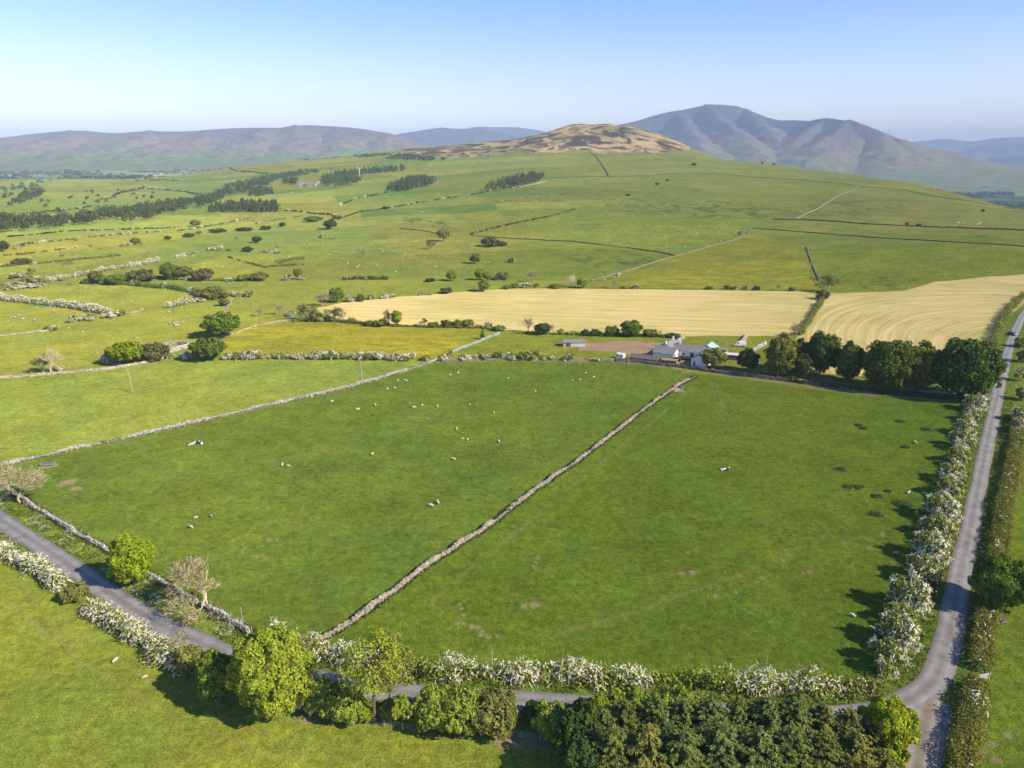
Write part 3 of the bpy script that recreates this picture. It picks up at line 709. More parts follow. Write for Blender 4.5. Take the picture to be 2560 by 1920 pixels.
fells = [[(-700, 385, 8600), (-420, 372, 8500), (-150, 357, 8400)] + rz1([(0, 272, 8300), (180, 245, 8300), (450, 220, 8300), (560, 222, 8300), (740, 245, 8200), (960, 220, 8100), (1130, 233, 8000), (1330, 218, 8000), (1500, 205, 8000), (1700, 203, 8000), (1800, 208, 8000), (1900, 185, 8000), (2030, 188, 8000), (2160, 196, 8000), (2280, 204, 7900), (2480, 235, 7800), (2560, 262, 7700), (2720, 330, 7500), (2900, 410, 7300)]),
         rz1([(450, 220, 8300), (300, 285, 7600), (120, 325, 7000), (-60, 370, 6400)]), rz1([(960, 220, 8100), (820, 275, 7500), (640, 325, 6900), (430, 375, 6300)]), rz1([(1330, 218, 8000), (1240, 270, 7400), (1120, 300, 6900), (980, 345, 6400), (860, 390, 6000)]),
         rz1([(1700, 203, 8000), (1620, 270, 7300), (1530, 330, 6700), (1440, 390, 6100)]), rz1([(1900, 185, 8000), (1880, 265, 7300), (1810, 330, 6700), (1760, 385, 6200)]), rz1([(2160, 196, 8000), (2180, 280, 7300), (2120, 345, 6700)]), rz1([(2480, 235, 7800), (2500, 310, 7100), (2430, 360, 6600)]), rz1([(0, 272, 8300), (-200, 330, 7500), (-420, 370, 6800)])]
massif(fells, 820, 12, 301, 'long heather fells on the left skyline', (.19, .145, .125), 4300, 10500, -760, 1180, .10, 1.7)  # raised moor colouring also paints the sunlit look of these fells
skid = [[(1290, 405, 9600), (1400, 370, 9700)] + [(850 + x / 2.572, 240 + y / 2.572, 9800) for x, y in ((1600, 218), (1760, 190), (1900, 165), (2000, 130), (2120, 100), (2170, 94))] + rz3([(0, 93, 9800), (70, 80, 9800), (170, 52, 9800), (260, 55, 9800), (370, 63, 9800), (420, 80, 9800), (500, 115, 9800), (630, 162, 9700), (740, 152, 9600), (830, 164, 9400), (890, 148, 9100), (940, 140, 8800), (1000, 148, 8600), (1060, 161, 8400), (1085, 150, 8300), (1120, 163, 8200), (1190, 190, 8100), (1300, 235, 7900), (1365, 268, 7800), (1400, 266, 7700), (1480, 312, 7600), (1560, 350, 7500), (1650, 392, 7400), (1740, 430, 7300), (1840, 464, 7200), (1930, 500, 7100)]),
        rz3([(0, 93, 9800), (40, 170, 9000), (90, 240, 8300), (120, 300, 7700), (160, 370, 7000)]), rz3([(170, 52, 9800), (240, 130, 9100), (330, 190, 8600), (420, 260, 8000), (480, 330, 7400), (520, 400, 6800)]), rz3([(420, 80, 9800), (520, 170, 9100), (580, 240, 8500), (640, 310, 7900), (690, 390, 7200)]),
        rz3([(940, 140, 8800), (850, 205, 8400), (770, 265, 8000), (730, 320, 7500), (720, 380, 7000)]), rz3([(1085, 150, 8300), (1010, 210, 7900), (930, 265, 7500), (880, 320, 7100), (850, 390, 6600)]), rz3([(1300, 235, 7900), (1320, 310, 7400), (1310, 370, 6900), (1290, 430, 6400)]), rz3([(1480, 312, 7600), (1500, 370, 7200), (1500, 430, 6700)]), [(1400, 370, 9700), (1430, 395, 8900), (1470, 420, 8200)], [(1560, 312, 9800), (1580, 350, 9000), (1600, 390, 8300)]]
massif(skid, 830, -112, 331, 'blue grey mountain with a flat topped summit and a peaked ridge running down to the right', (.085, .078, .095), 5300, 12500, 1180, 2760, -.04)
# ------------------------------------------------------------------ plants
def lobes_on(w, h, zb, n, rng, squash=1.0):
    """clump centres and radii filling an egg shaped crown: boughs, each carrying smaller clumps"""
    n1 = max(8, int(n * .55))
    k = np.arange(n1) + .5
    ph = np.arccos(1 - 1.86 * k / n1); th = math.pi * (1 + 5 ** .5) * k + rng.uniform(0, 6)
    dirs = unit(np.c_[np.cos(th) * np.sin(ph), np.sin(th) * np.sin(ph), np.cos(ph)] + rng.normal(size=(n1, 3)) * .2)
    R1 = rng.uniform(.20, .36, n1) * min(w, h) * .86 * (14 / (n1 + 6)) ** .35
    R = np.array([w / 2, w / 2, h / 2 * squash])
    c1 = dirs * (R - R1[:, None] * .9) * rng.uniform(.86, 1.03, n1)[:, None]
    C = [c1]; Rs = [R1 * .72]
    for _ in range(7):
        d = unit(unit(c1) * .75 + rng.normal(size=(n1, 3)) * .75 + np.array([0, 0, .15]))
        C.append(c1 + d * R1[:, None] * rng.uniform(.62, .98, n1)[:, None]); Rs.append(R1 * rng.uniform(.26, .46, n1))
    c = np.concatenate(C); rr = np.concatenate(Rs)
    c[:, 2] = np.maximum(c[:, 2] + zb + h / 2, rr * .4)
    return c, rr

def crown_leaves(C, R, n, leaf, rng, up=.25, inner=.15, droop=0.0, ratio=.62):
    """n leaf sprigs spread over the clumps"""
    wts = R ** 2 / np.sum(R ** 2)
    idx = rng.choice(len(C), n, p=wts)
    ctr = C.mean(0)
    d = unit(rng.normal(size=(n, 3)) + unit(C[idx] - ctr) * .55 + np.array([0, 0, up]))
    rad = R[idx] * np.where(rng.random(n) < inner, rng.uniform(.3, .8, n), rng.uniform(.84, 1.14, n))
    P = C[idx] + d * rad[:, None]
    P[:, 2] -= droop * rng.random(n) * R[idx]
    N = unit(d + rng.normal(size=(n, 3)) * .42)
    sz = leaf * rng.uniform(.6, 1.3, n)
    return leaf_quads(P, N, sz, sz * ratio, rng)

def limb_geo(h, zb, w, C, rng, r0, n=7, lean=(0, 0)):
    g = Geo()
    top = np.array([lean[0], lean[1], zb + (h - zb) * .55])
    b = [np.array([0, 0, -.3]), np.array([lean[0] * .15, lean[1] * .15, zb * .5]), np.array([lean[0] * .4, lean[1] * .4, zb]), top]
    g.tube(b, [r0 * 1.35, r0, r0 * .85, r0 * .3], 8)
    for i in rng.choice(max(4, len(C) // 8), min(n, max(4, len(C) // 8)), replace=False):
        s = b[2] * rng.uniform(.75, 1.0) + (top - b[2]) * rng.uniform(0, .5)
        e = C[i]; m = (s + e) / 2 + np.array([0, 0, .08 * h])
        g.tube([s, m, e], [r0 * .5, r0 * .32, r0 * .12], 5)
    return g

def broadleaf(seed, h, w, zb, nl, n, leaf, up=.3, squash=1.0, r0=.35, ratio=.62):
    rng = np.random.default_rng(seed)
    C, R = lobes_on(w, h - zb, zb, nl, rng, squash)
    V, Q = crown_leaves(C, R, n, leaf, rng, up, ratio=ratio)
    m = n // 4 if n > 5000 else n // 9; d = rdirs(m, rng); hh = (h - zb) / 2 * squash                      # inner leaves that close the crown
    P = d * np.array([w / 2, w / 2, hh]) * rng.uniform(.66, .88, m)[:, None] + np.array([0, 0, zb + (h - zb) / 2])
    V2, Q2 = leaf_quads(P, d + rng.normal(size=(m, 3)) * .4, leaf * rng.uniform(.8, 1.4, m), leaf * .8, rng)
    V = np.r_[V, V2]; Q = np.r_[Q, Q2 + 4 * n]
    return {'h': h, 'w': w, 'parts': [('crown', mesh_np('crown', V, Q, M_LEAF), None), ('trunk', limb_geo(h, zb, w, C, rng, r0).mesh('trunk', M_BARK, True), (.13, .105, .075))]}

def blossom_sprays(C, R, n, rng, leaf, top=.35, L=1.0, per=9):
    """arching sprays of flower heads over the clumps"""
    wts = R ** 2 / np.sum(R ** 2); idx = rng.choice(len(C), n, p=wts); ctr = C.mean(0)
    d = unit(rng.normal(size=(n, 3)) + unit(C[idx] - ctr) * .7 + np.array([0, 0, top]))
    P0 = C[idx] + d * R[idx][:, None] * rng.uniform(.9, 1.08, n)[:, None]
    kp = fbm(P0[:, 0] / 1.5 + 20, P0[:, 1] / 1.5 + P0[:, 2] / 1.3 + 20, int(n) % 97, 2) > .43; P0, d = P0[kp], d[kp]; n = len(P0)        # bloom comes in patches
    t = unit(d * .5 + rng.normal(size=(n, 3)) * .45 + np.array([0, 0, .1]))
    k = np.linspace(0, 1, per)[None, :, None]
    ln = (L * rng.uniform(.4, 1.1, n))[:, None, None]
    P = P0[:, None] + t[:, None] * k * ln + np.array([0, 0, -1.0]) * (k ** 2) * ln * .45 + rng.normal(size=(n, per, 3)) * leaf * .55
    P = P.reshape(-1, 3); m = len(P)
    N = unit(np.repeat(d, per, 0) + np.array([.25, -.2, .5]) + rng.normal(size=(m, 3)) * .5)
    sz = leaf * rng.uniform(.6, 1.25, m)
    return leaf_quads(P, N, sz, sz * .8, rng)

def hawthorn(seed, h, w, nl, n, nb, leaf=.22, zb=.35, bl=.13, L=.9, trunk=True):
    rng = np.random.default_rng(seed)
    C, R = lobes_on(w, h - zb, zb, nl, rng)
    V, Q = crown_leaves(C, R, n, leaf, rng, .2)
    V2, Q2 = blossom_sprays(C, R, nb, rng, bl * .8, .35, L, 13)
    p = [('foliage', mesh_np('foliage', V, Q, M_LEAF), None), ('blossom', mesh_np('blossom', V2, Q2, M_BLOSSOM), None)]
    if trunk: p.append(('trunk', limb_geo(h, zb + .5, w, C, rng, .12, 5).mesh('trunk', M_BARK, True), (.10, .08, .06)))
    return {'h': h, 'w': w, 'parts': p}

def bare_tree(seed, h, w, depth=6, leafy=0, r0=.22, trunk=.2, lean=(0, 0), spread=.62):
    rng = np.random.default_rng(seed)
    g = Geo(); tips = []
    def grow(p, d, ln, r, k):
        e = p + d * ln
        m = (p + e) / 2 + rng.normal(size=3) * ln * .07
        g.tube([p, m, e], [r, r * .85, r * .66], 6 if k > depth - 2 else 3)
        if k == 0: tips.append(e); return
        for _ in range(3 if (k > 1 or rng.random() < .6) else 4):
            nd = unit(d + rng.normal(size=3) * spread + np.array([lean[0], lean[1], .26]))
            nd[2] = max(nd[2], -.05); grow(p + d * ln * rng.uniform(.55, 1.0), unit(nd), ln * rng.uniform(.66, .92), max(r * .62, .011), k - 1)
    grow(np.array([0, 0, -.2]), np.array([lean[0] * .5, lean[1] * .5, 1.0]), h * trunk, r0, depth)
    V = np.concatenate(g.V); mx = V[:, 2].max(); rad = np.percentile(np.hypot(V[:, 0], V[:, 1]), 98)
    sc = np.array([w / 2 / rad, w / 2 / rad, h / mx])
    g.V = [v * sc for v in g.V]
    p = [('branches', g.mesh('branches', M_BARK), None)]
    if leafy:
        T = np.array(tips) * sc; P = T[rng.choice(len(T), leafy)] + rng.normal(size=(leafy, 3)) * .22
        V, Q = leaf_quads(P, rdirs(leafy, rng) + np.array([0, 0, .6]), .15 * rng.uniform(.6, 1.3, leafy), .1, rng)
        p.append(('leaves', mesh_np('leaves', V, Q, M_LEAF), None))
    return {'h': h, 'w': w, 'parts': p}

def conifer(seed, h, w, whorls, leaf=.26, droop=.35, n_side=9, dens=1.0):
    rng = np.random.default_rng(seed)
    Ps, Ns, Al = [], [], []; g = Geo()
    g.tube([(0, 0, -.3), (0, 0, h * .5), (0, 0, h)], [.2, .12, .02], 6)
    for i in range(whorls):
        f = (i + rng.uniform(-.3, .3)) / whorls
        z = h * (.06 + .92 * f); L = w / 2 * (1 - f) ** .60 * rng.uniform(.62, 1.22) + .15
        nb = max(4, int(9 - 4 * f))
        a0 = rng.uniform(0, 6.3)
        for j in range(nb):
            a = a0 + j * 2 * math.pi / nb + rng.normal() * .25; Lb = L * rng.uniform(.6, 1.25)
            dr = np.array([math.cos(a), math.sin(a), 0])
            k = max(4, int(Lb / (leaf * .62) * dens)); t = (np.arange(k) + rng.random(k)) / k
            sag = .25 * f - droop * (1 - f * .7)
            spine = np.array([0, 0, z]) + dr * (t * Lb)[:, None] + np.array([0, 0, 1.0]) * (sag * Lb * t ** 1.3 + .12 * Lb * t ** 3)[:, None]
            if j % 2 == 0: g.tube([(0, 0, z), spine[len(spine) // 2], spine[-1]], [.04, .03, .012], 3)
            side = np.cross(dr, [0, 0, 1.0])
            for sgn in (-1, 1, 0):
                wdt = (1 - t * .75) * Lb * .30
                off = side * (sgn * wdt * rng.uniform(.25, 1, k))[:, None]
                P = spine + off + np.array([0, 0, -.10]) * rng.uniform(0, 2.0, k)[:, None]
                Ps.append(P); Ns.append(np.array([0, 0, 1.0]) + rng.normal(size=(k, 3)) * .38 + dr * .4); Al.append(dr + side * sgn * .9 + rng.normal(size=(k, 3)) * .25 + np.array([0, 0, -.3]))
    P = np.concatenate(Ps); N = np.concatenate(Ns); A = np.concatenate(Al); m = len(P)
    sz = leaf * rng.uniform(.6, 1.3, m)
    V, Q = leaf_quads(P, N, sz, sz * .36, rng, A)
    return {'h': h, 'w': w, 'parts': [('foliage', mesh_np('foliage', V, Q, M_NEEDLE), None), ('trunk', g.mesh('trunk', M_BARK, True), (.11, .085, .065))]}

PROTO = {}
def fit(pr):
    V = np.concatenate([np.array([v.co[:] for v in me.vertices]) for nm, me, c in pr['parts'] if nm != 'trunk'])
    pr['h'] = float(np.percentile(V[:, 2], 99.7)); pr['w'] = float(np.mean([np.percentile(V[:, k], 99) - np.percentile(V[:, k], 1) for k in (0, 1)]))
    return pr
def proto(k):
    if k not in PROTO:
        PROTO[k] = {
            'round':  lambda: broadleaf(1, 11, 10, 1.6, 34, 5200, .42),
            'round2': lambda: broadleaf(2, 11, 10, 1.8, 26, 4200, .46),
            'tall':   lambda: broadleaf(3, 15, 9, 2.2, 36, 5600, .45, r0=.4),
            'oak':    lambda: broadleaf(4, 12, 14, 1.8, 44, 6500, .46, squash=.95),
            'rowtall': lambda: broadleaf(14, 15, 10, .5, 40, 8200, .36, r0=.4),
            'rowoak': lambda: broadleaf(15, 14, 14, .5, 48, 10500, .36, r0=.45),
            'cone':   lambda: broadleaf(5, 10, 11, .8, 40, 5200, .42, up=.5, squash=.9),
            'dome':   lambda: broadleaf(6, 7, 10, .3, 34, 4200, .36),
            'shrub':  lambda: broadleaf(7, 3.5, 4.5, .1, 22, 1800, .24, r0=.12),
            'shrub2': lambda: broadleaf(8, 3.5, 4.5, .1, 16, 1500, .26, r0=.12),
            'thin':   lambda: broadleaf(9, 10, 8, 2.5, 30, 1500, .32, r0=.25),
            'haw':    lambda: hawthorn(21, 4.2, 5.0, 22, 2200, 330, .22, bl=.14),
            'haw2':   lambda: hawthorn(22, 4.0, 5.6, 20, 2200, 390, .22, bl=.14),
            'hawg':   lambda: hawthorn(23, 4.0, 5.0, 20, 2100, 110, .22, bl=.14),
            'umbrella': lambda: hawthorn(24, 4.4, 5.6, 16, 1400, 220, .2, zb=2.0, bl=.14),
            'bare':   lambda: bare_tree(31, 9, 9, 6),
            'bare2':  lambda: bare_tree(32, 9, 8, 6, 0, .2, .24, (.12, 0)),
            'budding': lambda: bare_tree(33, 9, 8, 5, 2600, .2),
            'fir':    lambda: conifer(41, 10, 5.2, 16, .42, .3),
        }[k]()
        fit(PROTO[k])
    return PROTO[k]

LEAFC = {'bright': (.255, .345, .020), 'lime': (.250, .325, .020), 'green': (.155, .225, .030), 'mid': (.255, .325, .048), 'dark': (.080, .120, .026), 'olive': (.215, .235, .058), 'brown': (.160, .150, .058),
         'haw': (.240, .285, .050), 'blue': (.06, .09, .05), 'pale': (.56, .48, .29), 'tan': (.34, .28, .19), 'spring': (.280, .350, .038), 'yellow': (.29, .355, .022)}
KIND = {'haw': 'hawthorn_bush', 'haw2': 'hawthorn_bush', 'hawg': 'hawthorn_bush', 'umbrella': 'hawthorn_tree', 'bare': 'bare_tree', 'bare2': 'bare_tree', 'budding': 'budding_tree', 'fir': 'conifer_tree', 'shrub': 'shrub', 'shrub2': 'shrub', 'dome': 'shrub'}
def stand(pr, p, scale, rz, col, name, label, cat, group=None, tilt=(0, 0)):
    """a plant from a prototype: an empty at its foot with copies of its parts"""
    r = empty(name, p, rz, scale)
    r.rotation_euler = (tilt[0], tilt[1], rz)
    for nme, me, c in pr['parts']:
        fixed = c if c is not None else ((.92, .87, .72) if nme == 'blossom' else col)
        if nme == 'leaves': fixed = (.14, .14, .03)
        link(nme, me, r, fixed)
    return tag(r, label, cat, group)

_prng = random.Random(5)
def plant(u, v, hpx, wpx, kind, col, label, group=None, name=None, cat=None, sink=.15):
    p = ground_at(u, v); k, an = ppm(p); pr = proto(kind)
    w = wpx / k; h = max(hpx / k - .35 * w * math.sin(an), hpx / k * .45) / math.cos(an)
    c = LEAFC[col] if isinstance(col, str) else col
    j = _prng.uniform(.9, 1.12); c = (c[0] * j, c[1] * j, c[2] * j)
    p = p + Vector((0, 0, -sink))
    nm = name or KIND.get(kind, 'broadleaf_tree')
    ct = cat or ('bush' if nm in ('hawthorn_bush', 'shrub') else 'tree')
    return stand(pr, p, (w / pr['w'], w / pr['w'] * _prng.uniform(.85, 1.1), h / pr['h']), _prng.uniform(0, 6.28), c, nm, label, ct, group)

# --- the large trees near the lane, each its own mesh
def own(u, v, pr, col, label, name='broadleaf_tree', rz=0.0, cat='tree', group=None, tilt=(0, 0), scale=(1, 1, 1)):
    c = LEAFC[col] if isinstance(col, str) else col
    return stand(pr, ground_at(u, v), scale, rz, c, name, label, cat, group, tilt)

own(338, 1462, broadleaf(51, 10.4, 8.0, .7, 44, 19000, .21, up=.35), 'bright', 'bright yellow green egg shaped tree on the lane verge, beside the roadside wall')
own(694, 1778, broadleaf(52, 13.2, 11.8, .9, 50, 36000, .21, up=.4, r0=.5), 'spring', 'largest spreading light green tree, at the lane bend beside the near grass field')
own(548, 1758, broadleaf(53, 8.6, 6.0, .4, 34, 11000, .21, up=.3), 'green', 'darker green narrow tree tucked against the left side of the largest tree')
own(936, 1806, broadleaf(54, 14.6, 8.6, 5.4, 26, 3300, .19, up=.3, r0=.24), 'spring', 'thin leaved tall tree with pale bare trunk at the lane edge', tilt=(0, .03))
own(972, 1790, broadleaf(55, 13.5, 6.5, 4.6, 22, 2000, .19, up=.3, r0=.2), (.22, .25, .05), 'smaller thin leaved tree just right of the tall one with a pale trunk', tilt=(-.04, .08))
own(2492, 1520, broadleaf(56, 9.8, 10.4, .8, 46, 26000, .22, up=.3, r0=.4), (.12, .19, .026), 'round dense green tree overhanging the right lane, standing in the trimmed hedge')
own(2206, 1880, broadleaf(57, 8.2, 6.8, .8, 36, 14000, .2, up=.4), 'yellow', 'vivid yellow green round tree on the corner of the lane and gravel track')
own(2215, 1918, broadleaf(58, 4.0, 4.6, .2, 24, 4000, .22), 'lime', 'low yellow green bush under the vivid yellow green corner tree', 'shrub', cat='bush')
own(520, 1514, bare_tree(61, 10.2, 13.6, 7, 1400, .13, .17, (-.05, .04), .5), 'pale', 'pale leafless tree leaning over the roadside wall right of the egg shaped tree', 'bare_tree')
own(52, 1256, bare_tree(62, 10.5, 12.0, 7, 1000, .13, .16, (.0, .02), .5), 'pale', 'pale leafless tree at the left end of the roadside wall near the trough', 'bare_tree')
own(445, 1648, bare_tree(63, 5.0, 4.2, 5, 200, .10, .3, (0, 0), .5), 'pale', 'small bare pale sapling standing up out of the white hedge by the lane', 'bare_tree')
own(192, 1500, broadleaf(64, 3.2, 4.6, .1, 26, 4200, .2), 'olive', 'round olive green bush in a gap of the white hedge on the left', 'shrub', cat='bush')
own(478, 1680, broadleaf(65, 4.6, 4.4, .2, 24, 3800, .22), 'olive', 'dull green bush at the end of the white hedge, left of the dark narrow tree', 'shrub', cat='bush')
NEARB = [(800, 1772, 4.4, 5.4, 'mid', 'rounded light green bush just right of the largest tree'), (862, 1790, 4.2, 6.6, 'mid', 'wide green bush left of the tall pale trunk'), (915, 1795, 2.6, 3.2, 'lime', 'small yellow green bush at the foot of the tall pale trunk'), (975, 1792, 2.6, 3.6, 'olive', 'low mixed bush right of the tall pale trunk'),
         (1092, 1812, 5.6, 7.0, 'mid', 'leftmost and roundest bush of the three grown together'), (1150, 1818, 6.0, 7.4, 'mid', 'middle bush of the three grown together below the lane'), (1232, 1822, 5.6, 8.0, 'olive', 'greyer rightmost bush of the three grown together'),
         (1378, 1836, 4.8, 5.2, 'mid', 'single ball shaped bush between the three joined bushes and the conifers'), (1335, 1800, 2.6, 3.6, 'dark', 'low dark bush in the gap left of the ball shaped bush')]
for i, (u, v, h, w, c, lb) in enumerate(NEARB):
    own(u, v, broadleaf(70 + i, h, w, .1, 26, 8500, .19, up=.4, r0=.14), c, lb, 'shrub', cat='bush')
own(1008, 1812, broadleaf(81, 4.6, 3.0, .9, 18, 2200, .2, r0=.08), 'spring', 'slim green sapling with a thin stem left of a white flowering sapling', 'sapling', cat='sapling')
own(1037, 1816, hawthorn(82, 4.2, 2.6, 14, 1300, 90, .18, .8, .12), 'haw', 'slim white flowering sapling left of the three joined bushes', 'sapling', cat='sapling')
own(772, 1770, hawthorn(83, 2.6, 4.0, 16, 900, 200, .18, .2, .13), 'haw', 'small white flowering bush at the right foot of the largest tree', 'hawthorn_bush', cat='bush')

# --- the conifer copse in the bottom corner
_r = random.Random(3)
CONP = [conifer(90 + i, 11.0, 9.4, 38, .27, .26 + .05 * i, dens=1.5) for i in range(3)]
CONC = [((.135, .190, .054), 'dark green'), ((.152, .190, .052), 'bronze tinged'), ((.138, .192, .062), 'blue green'), ((.185, .205, .056), 'golden brown')]
CSP = [(1500, 1876, 7.4, 0), (1560, 1866, 8.0, 1), (1630, 1870, 8.3, 0), (1700, 1866, 7.7, 2), (1768, 1874, 8.2, 2), (1838, 1868, 7.5, 0), (1905, 1874, 8.3, 2), (1975, 1870, 7.8, 2), (2045, 1874, 7.5, 1), (2110, 1880, 7.4, 1), (2160, 1888, 6.1, 3),
       (1530, 1968, 9.7, 1), (1612, 1976, 9.4, 3), (1700, 1980, 9.7, 0), (1790, 1973, 9.9, 2), (1880, 1978, 9.5, 2), (1962, 1974, 9.4, 0), (2042, 1980, 9.5, 1), (2120, 1976, 8.8, 3), (2190, 1993, 7.2, 3), (1580, 2083, 9.7, 0), (1690, 2093, 9.9, 1), (1810, 2088, 9.9, 2), (1920, 2093, 9.7, 0), (2030, 2088, 9.7, 3), (2140, 2093, 8.8, 1), (1650, 2208, 9.7, 2), (1780, 2208, 9.7, 0), (1920, 2208, 9.7, 1), (2060, 2208, 9.7, 2)]
ORD = ['back row, first', 'back row, second', 'back row, third', 'back row, fourth', 'back row, fifth', 'back row, sixth', 'back row, seventh', 'back row, eighth', 'back row, ninth', 'back row, tenth', 'back row, last, beside the yellow tree',
       'middle row, first', 'middle row, second', 'middle row, third', 'middle row, fourth', 'middle row, fifth', 'middle row, sixth', 'middle row, seventh', 'middle row, eighth', 'middle row, last before the track', 'front row, first', 'front row, second', 'front row, third', 'front row, fourth', 'front row, fifth', 'front row, last']
for i, (u, v, h, c) in enumerate(CSP[:26]):
    pr = CONP[i % 3]; s = h / 11.0
    stand(pr, ground_at(u, v), (s * _r.uniform(1.0, 1.35), s * _r.uniform(1.0, 1.35), s * _r.uniform(.92, 1.06)), _r.uniform(0, 6.3), CONC[c][0], 'conifer_tree', f'{CONC[c][1]} conifer in the dark copse, {ORD[i]}' + ('' if 'last' in ORD[i] else ' from the left'), 'conifer', 'conifers in the dark copse')
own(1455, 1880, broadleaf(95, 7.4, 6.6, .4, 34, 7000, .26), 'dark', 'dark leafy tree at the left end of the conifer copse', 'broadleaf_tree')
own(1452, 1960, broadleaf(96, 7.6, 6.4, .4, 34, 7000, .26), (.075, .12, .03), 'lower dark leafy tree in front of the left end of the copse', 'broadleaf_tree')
for i, (u, v, h, w, c, lb) in enumerate([(1500, 1812, 4.4, 4.6, 'lime', 'yellow green shrub behind the left end of the conifers'), (1600, 1806, 5.0, 6.0, 'mid', 'light green shrub behind the second conifer of the back row'), (1690, 1806, 5.0, 6.4, 'mid', 'wide light green shrub behind the fourth conifer of the back row'), (1560, 1800, 4.6, 5.4, 'spring', 'pale green shrub between two others behind the copse'), (2000, 1815, 4.6, 6.0, 'green', 'darker shrub behind the right half of the copse by the lane'), (1850, 1815, 3.8, 5.0, 'olive', 'grey green shrub behind the middle of the conifer copse')]):
    own(u, v, broadleaf(100 + i, h, w, .1, 22, 6000, .19), c, lb, 'shrub', cat='bush')

# --- hedges
def hedge(path_px, h, w, label, bloom=1.0, col='haw', seed=1, leaf=.22, dens=110, bl=.095, L=1.0, gap=0.0, trim=False, lump=1.0, name='hedge', cat='hedge', gappy=0.0):
    rng = np.random.default_rng(seed); P = resample(W(path_px)[:, :2], .75 * lump)
    n = len(P); z = land(P[:, 0], P[:, 1])
    T = np.gradient(P, axis=0); T /= np.linalg.norm(T, axis=1)[:, None] + 1e-9
    vary = vnoise(np.arange(n) * .22, np.zeros(n), seed) if not trim else np.full(n, .75)
    H = h * (.62 + .55 * vary); keep = np.ones(n, bool) if not gappy else vnoise(np.arange(n) * .3, np.zeros(n) + 7, seed + 3) > gappy
    C, R, B = [], [], []
    for i in range(n):
        if not keep[i]: continue
        for k in range(3):
            zz = [.30, .62, .92][k] * H[i]; r = (.36 if not trim else .30) * min(w, H[i]) * rng.uniform(.75, 1.25)
            o = rng.normal() * w * (.20 if k < 2 else .12)
            C.append((P[i, 0] - T[i, 1] * o + rng.normal() * .2, P[i, 1] + T[i, 0] * o + rng.normal() * .2, z[i] + max(zz - r * .6, .1))); R.append(r)
            B.append(vnoise(np.array([i * .16]), np.array([3.0]), seed + 7)[0])
    C = np.array(C); R = np.array(R); B = np.array(B); org = C.mean(0)
    N = int(len(C) / 3 * dens)
    wts = R ** 2 / np.sum(R ** 2); idx = rng.choice(len(C), N, p=wts)
    d = unit(rng.normal(size=(N, 3)) + np.array([0, 0, .25]))
    Pp = C[idx] + d * (R[idx] * rng.uniform(.7, 1.1, N))[:, None]
    if trim:
        N = int(n * dens * 1.6); i = rng.integers(0, n, N); q = rng.uniform(-1, 1, N); zf = rng.uniform(0, 1, N); face = rng.random(N)
        q = np.where(face < .55, q, np.sign(q) * rng.uniform(.9, 1.02, N)); zf = np.where(face < .55, rng.uniform(.93, 1.03, N) - .12 * np.abs(q) ** 5, zf)
        bump = 1 + .34 * (vnoise(i * .35, q * 2, seed + 4) - .5)
        xy = P[i] + np.c_[-T[i, 1], T[i, 0]] * (q * w / 2 * bump)[:, None] + rng.normal(size=(N, 2)) * .25
        Pp = np.c_[xy, land(xy[:, 0], xy[:, 1]) + zf * h * bump]
        d = unit(np.c_[np.c_[-T[i, 1], T[i, 0]] * np.where(face < .55, q * .4, np.sign(q))[:, None], np.where(face < .55, 1.0, .25)] + rng.normal(size=(N, 3)) * .3)
    if False: Pp[:, 2] = np.minimum(Pp[:, 2], land(Pp[:, 0], Pp[:, 1]) + h * rng.uniform(.92, 1.03, N))
    sz = leaf * rng.uniform(.6, 1.3, N)
    V, Q = leaf_quads(Pp, d + rng.normal(size=(N, 3)) * .45, sz, sz * .62, rng)
    root = empty(name, (P[n // 2, 0], P[n // 2, 1], z[n // 2])); o3 = np.array(root.location)
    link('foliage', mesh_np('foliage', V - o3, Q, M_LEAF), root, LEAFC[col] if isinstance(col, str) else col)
    if bloom > 0:
        pb = np.clip((B - .5 + (bloom - .5)) * 3 + .3, .02, 1); nb = int(len(C) / 3 * dens * .21 * bloom)
        hi = C[:, 2] - land(C[:, 0], C[:, 1]); wt = R ** 2 * pb * (hi > .28 * h); wt /= wt.sum(); idx = rng.choice(len(C), nb, p=wt); per = 13
        d = unit(rng.normal(size=(nb, 3)) + np.array([0, 0, .35])); P0 = C[idx] + d * (R[idx] * rng.uniform(.95, 1.2, nb))[:, None]
        t = unit(d * .55 + rng.normal(size=(nb, 3)) * .5); k = np.linspace(0, 1, per)[None, :, None]; ln = (L * rng.uniform(.4, 1.15, nb))[:, None, None]
        Pb = (P0[:, None] + t[:, None] * k * ln - np.array([0, 0, 1.0]) * k ** 2 * ln * .4 + rng.normal(size=(nb, per, 3)) * bl * .5).reshape(-1, 3); m = len(Pb)
        sz = bl * .78 * rng.uniform(.5, 1.25, m)
        V, Q = leaf_quads(Pb, np.repeat(d, per, 0) + np.array([.25, -.2, .5]) + rng.normal(size=(m, 3)) * .5, sz, sz * .8, rng)
        link('blossom', mesh_np('blossom', V - o3, Q, M_BLOSSOM), root, (.92, .87, .72))
    return tag(root, label, cat)

